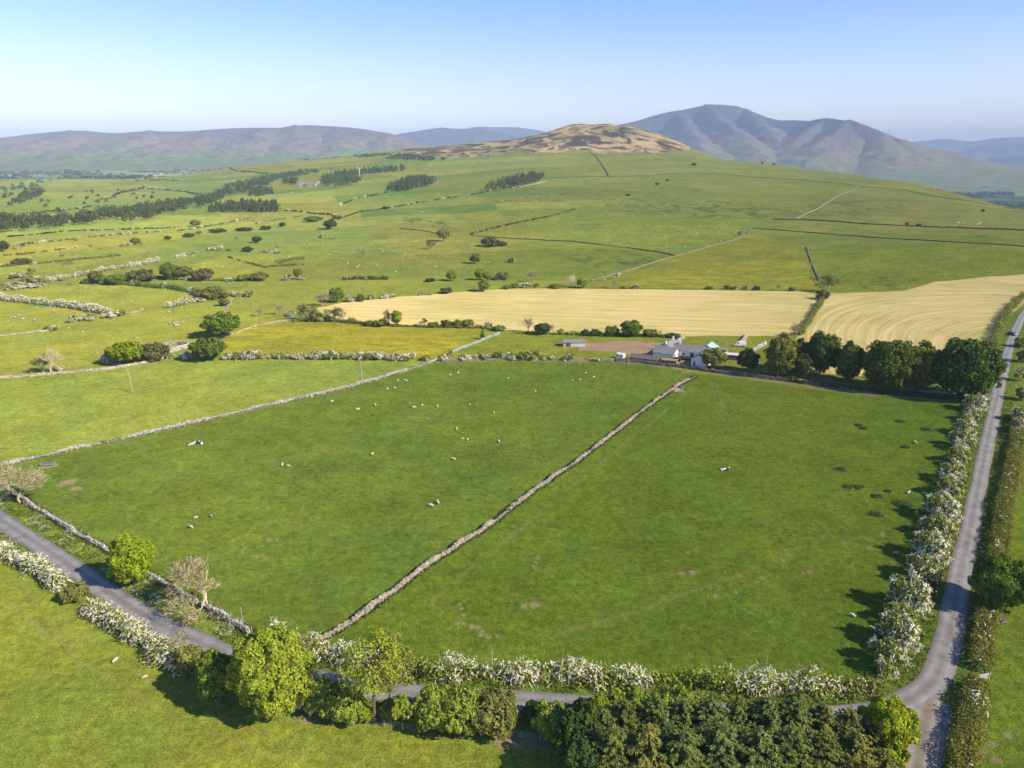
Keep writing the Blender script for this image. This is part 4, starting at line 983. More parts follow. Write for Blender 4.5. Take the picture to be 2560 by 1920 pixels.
hedge([(-60, 1360), (0, 1385), (78, 1420), (150, 1468)], 3.0, 3.2, 'thick white flowering hedge along the lane at the left edge', 1.15, seed=11, dens=150)
hedge([(222, 1524), (260, 1548), (311, 1578), (369, 1616), (408, 1645), (462, 1678)], 2.7, 2.8, 'white flowering hedge along the lane between two olive bushes', .95, seed=12, dens=150)
hedge([(778, 1640), (848, 1655), (930, 1670), (1011, 1684), (1110, 1690), (1205, 1694), (1322, 1696), (1439, 1702), (1500, 1708)], 3.4, 3.4, 'long white flowering hedge across the near edge of the big pasture', .85, seed=13, dens=150)
hedge([(1500, 1708), (1692, 1716), (1907, 1728)], 3.1, 3.2, 'mostly green hedge with some blossom behind the conifer copse', .45, seed=14, dens=150, col='mid')
hedge([(1907, 1728), (2075, 1732)], 3.6, 3.4, 'short bright white flowering hedge piece left of the lane corner', .9, seed=15, dens=150)
hedge([(2075, 1732), (2140, 1736), (2200, 1728)], 2.5, 3.0, 'green hedge end without blossom at the corner of the lane', .15, 'olive', seed=16, dens=150)
hedge([(690, 1600), (740, 1622), (778, 1640)], 3.2, 3.0, 'white flowering hedge end behind the largest tree', 1.0, seed=17, dens=150)
hedge([(2548, 1040), (2540, 1110), (2532, 1160), (2518, 1230), (2506, 1290), (2497, 1370), (2490, 1420)], 2.0, 2.8, 'trimmed olive hedge along the right lane above the round green tree', .08, (.19, .205, .04), seed=18, dens=170, trim=True, leaf=.16)
hedge([(2468, 1535), (2462, 1570), (2455, 1620), (2450, 1678)], 2.0, 2.6, 'trimmed hedge between the round green tree and the gate', .14, (.19, .205, .04), seed=19, dens=170, trim=True, leaf=.16)
hedge([(2443, 1722), (2432, 1780), (2418, 1850), (2405, 1920), (2392, 2000)], 2.1, 2.6, 'trimmed hedge with white flowers below the gate beside the gravel track', .28, (.19, .205, .04), seed=20, dens=170, trim=True, leaf=.16)
# hawthorns down the right lane
HP = [hawthorn(110, 4.6, 5.4, 40, 6500, 640, .17, .3, .10, 1.1), hawthorn(111, 4.4, 5.8, 38, 6500, 500, .17, .3, .10, 1.1), hawthorn(112, 4.2, 5.0, 34, 6000, 170, .17, .3, .10, 1.0)]
HL = [(2260, 1520, 5.6, 5.8, 0, 'biggest white hawthorn in the row beside the lane, with a pole in front'), (2240, 1560, 3.4, 4.6, 2, 'low green hawthorn squeezed below the biggest white one'), (2238, 1612, 5.0, 5.6, 0, 'very white hawthorn second from the corner of the lane'), (2212, 1668, 4.2, 4.8, 1, 'white hawthorn nearest the corner of the lane'),
      (2300, 1452, 4.6, 5.6, 1, 'white topped hawthorn third up the lane row from the pole'), (2318, 1398, 5.2, 6.2, 0, 'broad white hawthorn opposite the round green tree'), (2338, 1345, 4.4, 5.6, 1, 'white hawthorn leaning over a sheep in the shade'), (2346, 1298, 5.2, 6.4, 0, 'large white hawthorn below the dark rush clumps'), (2365, 1240, 4.2, 5.4, 2, 'green hawthorn with little blossom halfway up the lane row'), (2372, 1205, 4.4, 5.4, 1, 'half white hawthorn halfway up the lane row'),
      (2388, 1158, 4.0, 5.2, 2, 'yellowish green hawthorn above the half white one'), (2398, 1120, 4.6, 5.6, 1, 'rounded white hawthorn in the upper lane row'), (2408, 1086, 4.2, 5.2, 0, 'white hawthorn near the upper lane row end'), (2420, 1052, 3.8, 4.6, 2, 'small pale hawthorn between two whiter ones in the upper row'), (2428, 1026, 5.0, 5.8, 0, 'tall white hawthorn just below the last dark tree'), (2440, 998, 4.0, 5.0, 1, 'topmost hawthorn of the lane row, in the dark tree shade')]
for i, (u, v, h, w, k, lb) in enumerate(HL):
    pr = HP[k]; own(u + 6, v, pr, 'haw', lb, 'hawthorn_bush', _r.uniform(1.2, 1.9), 'bush', 'hawthorns along the right lane', (0, 0), (w * 1.22 / pr['w'], w * 1.10 / pr['w'], h * 1.08 / pr['h']))
hedge([(2208, 1694), (2240, 1604), (2262, 1534), (2300, 1464), (2325, 1394), (2345, 1314), (2368, 1234), (2390, 1164), (2410, 1094), (2430, 1028), (2446, 986)], 3.0, 2.4, 'green hedge bottom joining the hawthorn row beside the right lane', .5, seed=27, dens=130)
for u, v, h, w, k, lb in [(2548, 1080, 4.0, 4.2, 0, 'white hawthorn right of the lane at the picture edge'), (2546, 1052, 4.4, 4.6, 1, 'second white hawthorn right of the lane beside a field gate'), (2556, 1000, 4.4, 4.6, 2, 'green hawthorn right of the lane near the dark trees')]:
    pr = HP[k]; own(u, v, pr, 'haw', lb, 'hawthorn_bush', 1.0, 'bush', None, (0, 0), (w / pr['w'], w / pr['w'], h / pr['h']))

# --- the tall row by the farm
ROW = [(1782, 921, 7.8, 8.5, 'round', 'olive', 'small olive tree standing before the white barn gable'), (1868, 928, 8.5, 7.2, 'round2', 'dark', 'small dark tree between the barn and the tall row'), (1948, 942, 15.9, 10.3, 'rowtall', (0.180, 0.198, 0.042), 'tall thin pale green tree first of the tall row from the farm'), (1990, 930, 12.8, 8.4, 'rowtall', 'dark', 'dark tree behind the first tall tree from the farm'), (2000, 945, 9.0, 6.3, 'round', 'dark', 'short dark tree between two tall ones in the row'),
       (2048, 935, 15.4, 11.8, 'rowoak', (0.086, 0.130, 0.025), 'dense dark tree third in the tall row'), (2118, 952, 14.4, 9.0, 'rowtall', (0.120, 0.160, 0.032), 'narrow dark tree in the middle of the tall row'), (2218, 975, 17.3, 15.7, 'rowoak', (0.106, 0.149, 0.023), 'wide spreading tree in the tall row, nearest left of the slender trunked one'), (2292, 978, 17.1, 12.3, 'rowtall', (0.144, 0.176, 0.027), 'broad olive green tree with a slender trunk in the tall row'), (2402, 995, 19.8, 18.5, 'rowoak', (0.074, 0.127, 0.025), 'biggest darkest tree at the lane end of the tall row')]
for u, v, h, w, k, c, lb in ROW:
    pr = proto(k); own(u, v, pr, c, lb, 'broadleaf_tree', _r.uniform(0, 6.3), 'tree', 'tall trees by the farm', (0, 0), (w / pr['w'], w / pr['w'], h / pr['h']))
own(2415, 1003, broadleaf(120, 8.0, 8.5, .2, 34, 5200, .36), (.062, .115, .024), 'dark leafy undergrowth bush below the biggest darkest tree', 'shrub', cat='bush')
# --- trees and bushes of the middle distance: foot (column, row), height and width in pixels of the photograph
MID = [
    (556, 842, 66, 80, 'oak', 'green', 'large round green tree casting a shadow in the buttercup field corner'),
    (523, 900, 62, 74, 'cone', (.125, .175, .03), 'dark green dome shaped tree rising from the white hedge row'),
    (319, 908, 60, 82, 'cone', 'lime', 'bright lime cone shaped tree beside a small stone hut'),
    (386, 900, 50, 66, 'dome', 'brown', 'bronze coloured dense tree right of the bright lime one'),
    (128, 934, 68, 50, 'bare', 'pale', 'pale bare tree by the farm track with white blossom at its foot'),
    (108, 932, 52, 42, 'budding', 'tan', 'olive budding tree leaning left of the pale bare tree by the track'),
    (142, 928, 18, 24, 'haw', 'haw', 'low white hawthorn at the foot of the pale bare tree'),
    (426, 698, 42, 40, 'round', 'green', 'vivid green round tree in the far clump on the left'),
    (461, 698, 36, 42, 'round2', 'olive', 'olive tree touching the vivid green round tree'),
    (509, 700, 32, 54, 'dome', 'brown', 'wide brownish tree right end of the far clump on the left'),
    (354, 702, 32, 62, 'dome', 'brown', 'wide brown dome shaped tree left of the vivid green one'),
    (290, 711, 28, 42, 'round', 'green', 'dark green low tree at the start of the curved hedge'),
    (241, 709, 34, 32, 'tall', 'olive', 'upright olive tree near the white hedge row on the left'),
    (264, 710, 16, 18, 'shrub', 'mid', 'small green bush between the upright olive and dark green trees'),
    (649, 701, 24, 44, 'dome', 'olive', 'low wide olive tree along the far field hedge'),
    (612, 701, 17, 40, 'shrub', 'mid', 'low green bush left of the low wide olive tree'),
    (745, 699, 30, 22, 'thin', 'olive', 'thin upright olive tree beside two white bushes'),
    (721, 700, 16, 24, 'haw', 'haw', 'white bush left of the thin upright olive tree'),
    (756, 700, 13, 16, 'haw2', 'haw', 'small white bush right of the thin upright olive tree'),
    (576, 702, 10, 26, 'haw', 'haw', 'low white bush between the brown tree and green bush'),
    (535, 747, 36, 54, 'dome', 'olive', 'large olive bush at the tip of the left hedge'),
    (500, 746, 26, 40, 'shrub2', (.15, .16, .05), 'olive bush left of the large olive bush at the hedge tip'),
    (564, 744, 18, 24, 'shrub', 'mid', 'green bush right of the large olive bush at the hedge tip'),
    (579, 740, 15, 22, 'haw', 'haw', 'white bush first beyond the hedge tip'), (599, 742, 13, 22, 'haw2', 'haw', 'second white bush beyond the hedge tip'), (622, 742, 18, 22, 'hawg', 'haw', 'last partly white bush beyond the hedge tip'),
    (497, 754, 13, 30, 'haw2', 'haw', 'white bush at the lower side of the hedge tip'),
    (560, 765, 22, 24, 'round2', 'olive', 'lone small olive tree below the hedge tip'),
    (572, 762, 12, 12, 'haw', 'haw', 'tiny white bush touching the lone small olive tree'),
    (842, 756, 38, 36, 'round', 'green', 'bright green round tree left of the stubble field tip'),
    (805, 764, 38, 44, 'bare', 'tan', 'bare brown tree left of the bright green round tree'),
    (690, 788, 32, 28, 'bare2', 'tan', 'bare tree alone in the pasture with a thin crown'),
    (650, 790, 24, 24, 'bare', 'tan', 'smaller bare tree left of the other bare one in the pasture'),
    (728, 790, 17, 22, 'haw', 'haw', 'white bush right of the bare trees in the pasture'),
    (768, 801, 46, 50, 'budding', 'tan', 'budding olive tree at the corner of the buttercup field'),
    (788, 803, 26, 34, 'shrub2', 'olive', 'olive bush at the foot of the budding corner tree'),
    (835, 803, 40, 50, 'budding', 'tan', 'reddish bare shrub left end of the stubble hedge'),
    (812, 802, 18, 30, 'hawg', 'haw', 'partly white bush under the reddish bare shrub'),
    (862, 803, 22, 20, 'bare2', 'tan', 'thin bare sapling in the stubble hedge'),
    (879, 806, 15, 26, 'shrub', 'mid', 'small green bush right of the thin bare sapling'),
    (924, 814, 16, 28, 'shrub', 'green', 'low green bush left of another like it'), (951, 815, 20, 36, 'shrub2', 'green', 'larger low green bush left of the two toned tree'),
    (973, 814, 42, 30, 'budding', 'tan', 'bare half of the two toned tree in the stubble hedge'), (993, 814, 40, 26, 'tall', 'bright', 'bright yellow green half of the two toned tree'),
    (1062, 815, 22, 22, 'budding', 'tan', 'small budding tree left of a row of four bushes'), (1084, 817, 15, 28, 'shrub', 'green', 'first green bush of a row of four'), (1115, 817, 20, 28, 'shrub2', 'dark', 'second darker bush of a row of four'), (1143, 817, 20, 26, 'shrub', 'green', 'third bush of a row of four'), (1169, 817, 22, 28, 'shrub2', 'olive', 'fourth olive bush of a row of four'),
    (1221, 821, 18, 22, 'hawg', 'haw', 'greyish bush above the field wall end'), (1246, 826, 16, 34, 'shrub', 'olive', 'low wide bush at the top of the field wall'),
    (1196, 818, 8, 20, 'shrub2', 'mid', 'tiny low bush between the row of four and the wall'),
    (1320, 832, 40, 30, 'bare', 'tan', 'bare tree left of the round dark bush in the stubble hedge'), (1355, 836, 32, 38, 'round', 'dark', 'round dark bush in the middle of the stubble hedge'), (1385, 834, 26, 20, 'bare2', 'tan', 'thin bare tree right of the round dark bush'), (1402, 834, 14, 18, 'shrub', 'mid', 'small bush right of the thin bare tree'), (1430, 835, 10, 16, 'shrub2', 'mid', 'tiny bush in the stubble hedge gap'),
    (1463, 837, 16, 24, 'shrub', 'dark', 'dark low bush leading the hedge towards the farm'), (1488, 838, 18, 30, 'shrub2', 'dark', 'second dark low bush towards the farm'), (1530, 838, 28, 36, 'shrub', 'green', 'leafy bush left of the big bush above the farm'), (1578, 840, 42, 48, 'round', 'green', 'big round bush in the hedge above the farm yard'), (1624, 839, 20, 34, 'shrub2', 'olive', 'low bush right of the big round bush'), (1680, 842, 12, 40, 'shrub', 'dark', 'low dark bush behind the farmhouse chimneys'), (1648, 838, 14, 10, 'bare', 'tan', 'tiny bare sapling near the farmhouse chimneys'),
    (1116, 733, 17, 30, 'shrub', 'brown', 'round brown bush on the top edge of the stubble field'), (1053, 738, 11, 14, 'hawg', 'haw', 'little white flecked bush left of the round brown one'), (1073, 737, 8, 16, 'haw', 'haw', 'tiny white bush beside the round brown one'),
    (981, 744, 11, 18, 'haw', 'haw', 'last white bush of four along the stubble top'), (960, 746, 13, 24, 'haw2', 'haw', 'third white bush of four along the stubble top'), (929, 748, 14, 20, 'hawg', 'haw', 'second pale bush of four along the stubble top'), (902, 754, 22, 22, 'shrub', 'green', 'green bush between white ones on the stubble top'), (877, 754, 19, 26, 'haw', 'haw', 'first white bush of four along the stubble top'),
    (1210, 729, 34, 28, 'round2', 'mid', 'lower tree of the stacked pair at the stubble top'), (1200, 700, 30, 24, 'round', 'bright', 'upper bright tree of the stacked pair'), (1219, 700, 22, 20, 'round2', 'mid', 'small tree touching the upper bright one'),
    (1130, 702, 28, 26, 'round', 'bright', 'bright green small tree with a pale trunk on the far hedge'), (1076, 704, 11, 26, 'shrub', 'dark', 'low dark bush left of the bright small tree'), (1256, 699, 22, 34, 'shrub2', 'olive', 'olive bush right of the stacked pair'), (1240, 700, 12, 18, 'hawg', 'haw', 'small pale bush left of the olive bush'),
    (1268, 722, 12, 24, 'hawg', 'haw', 'pale bush on the top stubble corner'), (1287, 720, 14, 20, 'shrub', 'olive', 'olive bush next to the pale corner bush'), (1316, 719, 16, 24, 'haw', 'haw', 'roundest white bush on the stubble top'), (1340, 718, 12, 16, 'hawg', 'haw', 'smaller bush right of the roundest white one'), (1332, 705, 28, 30, 'bare', 'tan', 'bare tree behind the roundest white bush'),
    (1388, 720, 13, 32, 'shrub', 'olive', 'low wide bush alone on the stubble top'), (1433, 720, 34, 32, 'bare2', 'pale', 'pale bare multi stemmed tree on the stubble top'), (1456, 720, 28, 26, 'round2', 'mid', 'green tree joined to the pale multi stemmed one'),
    (1508, 702, 13, 14, 'umbrella', 'haw', 'small umbrella shaped hawthorn on the hillside hedge'), (1541, 698, 17, 18, 'umbrella', 'haw', 'taller umbrella shaped hawthorn on the hillside hedge'), (1530, 722, 26, 22, 'bare', 'tan', 'thin bare saplings below the umbrella hawthorns'),
    (1773, 723, 10, 20, 'shrub', 'olive', 'first low bush along the buttercup hillside foot'), (1819, 723, 14, 18, 'shrub2', 'olive', 'second low bush along the buttercup hillside foot'), (1836, 724, 10, 16, 'hawg', 'haw', 'pale bush along the buttercup hillside foot'), (1865, 724, 12, 16, 'hawg', 'haw', 'grey bush along the buttercup hillside foot'), (1891, 725, 12, 18, 'shrub', 'dark', 'darkest bush along the buttercup hillside foot'), (1943, 726, 18, 20, 'bare', 'tan', 'bare sapling along the buttercup hillside foot'), (1980, 727, 12, 16, 'shrub2', 'olive', 'last bush before the wall end tree'), (1590, 721, 11, 22, 'haw2', 'haw', 'white bush along the stubble top near the hillside'), (1560, 721, 8, 18, 'shrub', 'mid', 'tiny green bush along the stubble top near the hillside'),
    (2070, 731, 46, 46, 'budding', 'tan', 'large greyish tree at the foot of the stone wall between stubble fields'), (2055, 748, 26, 30, 'shrub2', 'brown', 'brownish bush under the greyish tree between stubble fields'), (1991, 841, 36, 30, 'bare', 'tan', 'small bare tree at the lower end of the stubble dividing hedge'),
    (1109, 604, 34, 32, 'thin', 'olive', 'airy olive tree alone on the hillside'), (1077, 623, 24, 24, 'budding', 'tan', 'brown leafless tree below the airy olive tree'), (1227, 616, 26, 44, 'dome', 'brown', 'broad brown leafless thicket on the hillside'), (1256, 615, 14, 24, 'shrub', 'brown', 'low scrub right of the broad brown thicket'), (908, 643, 20, 20, 'bare', 'tan', 'small bare tree alone on the green slope'), (1188, 659, 26, 26, 'round', 'green', 'green tree with a long shadow on the lower hillside'), (1281, 656, 14, 22, 'hawg', 'haw', 'pale bush on the lower hillside right of the green tree'),
    (826, 573, 25, 30, 'round2', 'dark', 'dark round tree with a white bush by the hillside track'), (643, 607, 17, 23, 'oak', 'dark', 'dark spreading tree alone on the left slope'), (620, 630, 15, 25, 'dome', 'dark', 'dark tree with white blossom beside it on the left slope'), (340, 611, 18, 24, 'round', 'green', 'green round tree in the dotted far hedge'), (420, 599, 10, 16, 'round2', 'dark', 'small dark tree alone in a far field'), (6, 629, 27, 28, 'round', 'dark', 'dark tree cut by the left picture edge'), (54, 660, 17, 42, 'dome', 'brown', 'brown flat thicket near the left edge'), (80, 686, 18, 20, 'budding', 'tan', 'bare bush with white flowers near the left edge'),
    (490, 566, 17, 24, 'round', 'olive', 'olive round tree at the end of a far white hedge'), (706, 567, 12, 15, 'round2', 'dark', 'small dark round tree on the mid left slope'), (665, 574, 11, 28, 'shrub', 'dark', 'low dark thicket on the mid left slope'), (783, 554, 15, 44, 'dome', 'green', 'wide low green thicket above the hillside track'), (843, 548, 12, 26, 'shrub', 'olive', 'olive thicket right of the wide low green one'), (544, 581, 11, 38, 'shrub2', 'dark', 'dark long thicket in the far hedge, left of another'), (610, 577, 10, 44, 'shrub', 'dark', 'dark long thicket in the far hedge, right end'), (472, 593, 12, 28, 'dome', 'brown', 'brown low tree in the far hedge'), (497, 586, 10, 18, 'hawg', 'haw', 'whitish bush in the far hedge by the brown low tree'), (57, 675 - 60, 10, 14, 'hawg', 'haw', 'white flecked bush near the dark edge tree'), (42, 622, 14, 14, 'haw', 'haw', 'white bush right of the dark edge tree'), (56, 620, 12, 14, 'budding', 'tan', 'bare bush right of the white bush near the edge'),
    (805, 594, 12, 15, 'haw', 'haw', 'round white bush high on the left slope'), (835, 597, 9, 14, 'haw2', 'haw', 'small white bush right of the round white one'), (692, 621, 8, 16, 'bare', 'tan', 'tiny bare bush on the left slope'), (592, 598, 8, 10, 'hawg', 'haw', 'tiny pale bush on the left slope'), (306, 616, 8, 14, 'haw', 'haw', 'white bush at the left of the green round far tree'), (355, 611, 7, 12, 'haw2', 'haw', 'white bush at the right of the green round far tree'), (325, 612, 8, 14, 'haw', 'haw', 'white bush touching the green round far tree'), (190, 602, 7, 10, 'haw', 'haw', 'single white bush in the upper dotted hedge'), (264, 592, 6, 10, 'haw2', 'haw', 'second single white bush in the upper dotted hedge'), (155, 641, 8, 11, 'hawg', 'haw', 'small brown bush in the lower dotted hedge'), (184, 638, 7, 9, 'haw', 'haw', 'small pale bush in the lower dotted hedge'), (253, 623, 6, 12, 'haw', 'haw', 'white bush in the middle dotted hedge'), (374, 635, 10, 8, 'bare', 'tan', 'thin bare shrub alone on the left slope'), (340, 644, 7, 7, 'bare2', 'tan', 'tiny bare shrub alone on the left slope'),
    (185, 805, 20, 25, 'haw', 'haw', 'round white hawthorn alone, left of a wider one'), (222, 801, 20, 34, 'haw2', 'haw', 'wider white hawthorn alone in the pasture'), (138, 826, 15, 20, 'haw', 'haw', 'white hawthorn at the end of the thin field wall'), (118, 825, 12, 13, 'shrub', 'olive', 'olive bush left of the white hawthorn at the wall end'), (278, 793, 20, 34, 'haw2', 'haw', 'white hawthorn below the tip of the thick white hedge'), (303, 789, 15, 26, 'hawg', 'haw', 'half white hawthorn right of the one at the hedge tip'),
    (150, 702, 10, 16, 'hawg', 'haw', 'pale bush by the white hedge row'), (213, 709, 14, 22, 'hawg', 'haw', 'whitish thin bush left of the upright olive tree'), (178, 712, 8, 12, 'bare', 'tan', 'tiny thin bush near the whitish one'), (1275, 842, 0, 0, None, None, None),
    (1206, 848, 26, 15, 'fir', (.09, .15, .03), 'small pointed tree alone beside the field wall'),
    (1283, 900, 0, 0, None, None, None),
    (2552, 868, 30, 34, 'shrub', 'mid', 'green bush right of the far lane'), (2556, 905, 34, 30, 'shrub2', 'olive', 'olive bush right of the far lane, below the green one'), (2550, 952, 36, 28, 'hawg', 'haw', 'pale bush right of the lane near the dark trees'),
    (1735, 415, 8, 11, 'round', 'dark', 'tiny dark tree on the green ridge below the brown hill'), (1905, 410, 5, 7, 'round', 'dark', 'tiny dark tree on the skyline ridge'), (1934, 412, 5, 7, 'round2', 'dark', 'second tiny dark tree on the skyline ridge'), (2267, 563, 7, 9, 'round', 'dark', 'small dark bush on the long hillside wall'), (2297, 565, 7, 13, 'shrub', 'dark', 'wider dark bush on the long hillside wall'), (2457, 530, 7, 8, 'round2', 'dark', 'lone dark bush on the right hillside'),
    (1643, 462, 6, 11, 'shrub', 'dark', 'dark bush high on the green hillside'), (1668, 453, 5, 7, 'shrub2', 'dark', 'smaller dark bush high on the green hillside'), (1570, 489, 5, 13, 'shrub', 'dark', 'low dark scrub on the green hillside'), (965, 522, 7, 22, 'dome', 'dark', 'dark thicket on the hillside hedge'), (1850, 590, 14, 14, 'hawg', 'mid', 'green bush by the crooked hillside wall'),
]
for u, v, h, w, k, c, lb in MID:
    if k: plant(u, v, h, w, k, c, lb)
# hawthorns in rows that nothing tells apart share a label
def row(items, label, group):
    for i, (u, v, h, w) in enumerate(items):
        plant(u, v, h, w, ('haw', 'haw2', 'haw', 'hawg')[(i * 7 + int(u)) % 4], 'haw', label, group)
def s4(L): return [(x / 2.572, 560 + y / 2.572, h / 2.572, w / 2.572) for x, y, h, w in L]
def s5(L): return [(700 + x / 2.572, 640 + y / 2.572, h / 2.572, w / 2.572) for x, y, h, w in L]
row(s4([(1095, 862, 45, 60), (1200, 866, 55, 95)]), 'white hawthorn in the hedge row left of the dark dome shaped tree', 'hawthorns left of the dome shaped tree')
row(s4([(1465, 866, 45, 75), (1530, 868, 55, 85), (1600, 868, 65, 100), (1650, 868, 65, 75), (1700, 864, 40, 50), (1760, 865, 40, 55), (1810, 866, 50, 60), (1860, 866, 36, 50), (1930, 866, 45, 90), (2040, 866, 62, 85), (2110, 868, 62, 80), (2180, 868, 50, 70)]) + s5([(110, 658, 42, 70), (155, 657, 36, 50), (240, 660, 60, 80), (330, 660, 66, 95), (410, 660, 56, 80), (470, 663, 44, 66), (515, 663, 62, 84), (605, 664, 64, 115), (690, 664, 46, 70), (745, 668, 52, 75), (825, 668, 56, 95)]),
    'white hawthorn in the long row between the buttercup field and the pale pasture', 'hawthorns along the buttercup field')
row(s5([(935, 670, 40, 65), (1045, 672, 50, 62), (1085, 660, 46, 55), (1185, 668, 46, 85), (1305, 664, 55, 90), (1400, 660, 56, 86), (1490, 664, 55, 85), (1560, 666, 62, 92), (1625, 664, 70, 112), (1720, 664, 36, 85), (1855, 668, 55, 72), (2030, 678, 30, 42)]), 'white hawthorn in the broken row along the top of the sheep field', 'hawthorns along the top of the sheep field')
row(s4([(100, 350, 40, 65), (130, 330, 24, 40), (180, 372, 50, 75), (240, 372, 44, 70), (190, 410, 36, 70), (255, 408, 36, 70), (30, 424, 50, 80), (95, 420, 36, 80), (120, 388, 24, 60)]), 'white hawthorn in the loose clump at the left edge', 'hawthorns in the loose clump at the left edge')
# far hedges
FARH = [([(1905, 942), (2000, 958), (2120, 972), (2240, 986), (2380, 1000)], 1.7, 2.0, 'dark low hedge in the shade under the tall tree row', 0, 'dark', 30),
        ([(-60, 735), (0, 750), (97, 760), (194, 772), (272, 786)], 3.6, 3.6, 'thick white flowering hedge running down from the left edge', 1.1, 'haw', 31),
        ([(118, 705), (190, 692), (250, 680), (330, 668), (395, 655)], 3.0, 3.2, 'long white hedge slanting up across the left fields', 1.0, 'haw', 32),
        ([(257, 712), (320, 712), (369, 718), (430, 722), (486, 732)], 3.0, 3.6, 'dark green curved hedge around a bright field on the left', .15, 'green', 33),
        ([(420, 770), (450, 764), (476, 757)], 3.6, 3.6, 'short white hedge leading to the hedge tip', 1.0, 'haw', 34),
        ([(398, 697), (440, 700), (500, 702), (560, 702)], 1.8, 2.4, 'low hedge under the far clump of trees', .3, 'green', 35),
        ([(858, 700), (900, 698), (915, 699)], 2.4, 2.4, 'short dark hedge with white flecks on the far field', .3, 'dark', 36), ([(920, 699), (970, 699)], 2.4, 2.4, 'short dark hedge right of the white flecked one', 0, 'dark', 37),
        ([(2056, 750), (2030, 790), (2010, 820), (1998, 838)], 2.6, 2.6, 'olive hedge dividing the two stubble fields', 0, 'olive', 38),
        ([(2556, 742), (2520, 778), (2498, 815), (2482, 865), (2470, 915)], 3.4, 3.2, 'dull green hedge between the stubble and the far lane', 0, 'olive', 39),
        ([(1455, 840), (1520, 841), (1600, 842), (1700, 844)], 1.4, 2.2, 'low hedge bottom above the farm yard', 0, 'dark', 40),
        ([(780, 803), (840, 805), (900, 810), (980, 816), (1100, 819), (1190, 821)], 1.3, 1.8, 'low hedge bottom between buttercups and stubble', 0, 'olive', 41),
        ([(1290, 833), (1380, 836), (1450, 838)], 1.2, 1.6, 'low hedge bottom under the round dark bush', .05, 'mid', 42),
        ([(1177, 587), (1230, 572), (1297, 557), (1380, 540), (1437, 525)], 2.2, 2.8, 'rough dark hedge climbing the middle hillside', .1, 'dark', 43),
        ([(0, 595), (110, 585), (209, 577), (348, 572), (438, 570)], 1.6, 2.2, 'thin dark hedge along the lower side of the valley wood', .1, 'dark', 61), ([(0, 668), (90, 660), (190, 650), (300, 640)], 1.5, 2.0, 'thin hedge above the long slanting white hedge', .1, 'olive', 62), ([(560, 640), (610, 655), (660, 668), (760, 662)], 1.3, 1.8, 'thin olive hedge below the yellow green field', .05, 'olive', 63), ([(640, 560), (700, 548), (760, 540)], 1.8, 2.4, 'thin hedge left of the wide green thicket', .2, 'olive', 64), ([(60, 540), (140, 528), (230, 516)], 2.4, 3.0, 'hedge above the valley wood at the left', .3, 'dark', 65), ([(0, 452), (60, 448), (130, 452)], 2.4, 3.4, 'hedge across a far field at the left edge', .3, 'dark', 66), ([(560, 462), (620, 452), (690, 446)], 2.4, 3.0, 'hedge above the broadleaf belt', .1, 'dark', 67),
        ([(443, 645), (470, 638), (490, 632), (540, 626), (575, 628)], 2.2, 2.6, 'broken white flecked hedge above the yellow green field', .8, 'haw', 44), ([(520, 627), (550, 624), (556, 622)], 3.0, 3.0, 'white hedge bit above the yellow green field', 1.0, 'haw', 45), ([(650, 633), (680, 632), (702, 634)], 2.8, 2.8, 'white flecked hedge bit right of the dark slope tree', .8, 'haw', 46),
        ([(0, 615), (60, 612), (150, 602), (240, 592), (330, 584), (420, 578)], 1.8, 2.2, 'dotted upper hedge across the left fields', .5, 'olive', 47), ([(0, 640), (60, 637), (150, 625), (240, 615), (330, 614)], 1.6, 2.2, 'dotted lower hedge across the left fields', .3, 'olive', 48),
        ([(440, 578), (480, 573), (520, 566), (560, 560), (620, 548)], 2.2, 2.6, 'white flecked hedge beyond the far thickets', .5, 'olive', 49), ([(710, 527), (760, 532), (830, 538), (850, 545)], 3.0, 3.0, 'dark hedge with white tops along the hillside track', .5, 'dark', 50),
        ([(848, 514), (880, 500), (930, 490), (974, 480)], 2.6, 3.0, 'hedge below the oval conifer wood', .45, 'dark', 51), ([(855, 545), (900, 530), (960, 522), (1040, 508)], 2.4, 2.8, 'long thin hedge below the hillside pasture', .3, 'dark', 52), ([(1040, 508), (1110, 497), (1180, 488), (1232, 475)], 2.2, 2.6, 'thin hedge leading to the pine wood', .3, 'dark', 53),
        ([(340, 452), (390, 451), (447, 452)], 3.2, 4.0, 'dark short hedge among far left fields', 0, 'dark', 54), ([(370, 472), (420, 476), (470, 480)], 3.0, 4.0, 'white flecked hedge above the left valley wood', .5, 'dark', 55), ([(468, 482), (510, 486), (545, 488)], 3.0, 4.0, 'dark hedge leading to the valley wood', .1, 'dark', 56), ([(282, 492), (320, 480), (360, 470)], 5.0, 6.0, 'dark bushy hedge in the left valley', .1, 'dark', 57), ([(238, 505), (262, 498), (290, 494)], 4.0, 5.0, 'low thicket hedge in the left valley', .1, 'olive', 58),
        ([(420, 432), (470, 424), (530, 420), (590, 428), (670, 434)], 3.6, 5.0, 'hedge along the far left ridge', .1, 'dark', 59), ([(620, 412), (690, 405), (760, 396), (850, 390)], 3.5, 5.0, 'thin hedge on the far skyline slope', 0, 'dark', 60)]
for pts, h, w, lb, bloom, c, sd in FARH:
    far = (pts[0][1] < 660); vf = pts[0][1] < 520
    hedge(pts, h * (.8 if far else 1), w * (.8 if far else 1), lb, bloom * (.7 if far else 1), c, sd, gappy=.46 if 'dotted' in lb or 'broken' in lb else (.3 if far else 0), leaf=.8 if vf else (.5 if far else .3), dens=60 if vf else (45 if far else 70), bl=.40 if vf else (.26 if far else .17), L=1.6 if far else 1.0, lump=3.0 if vf else (1.6 if far else 1.0))

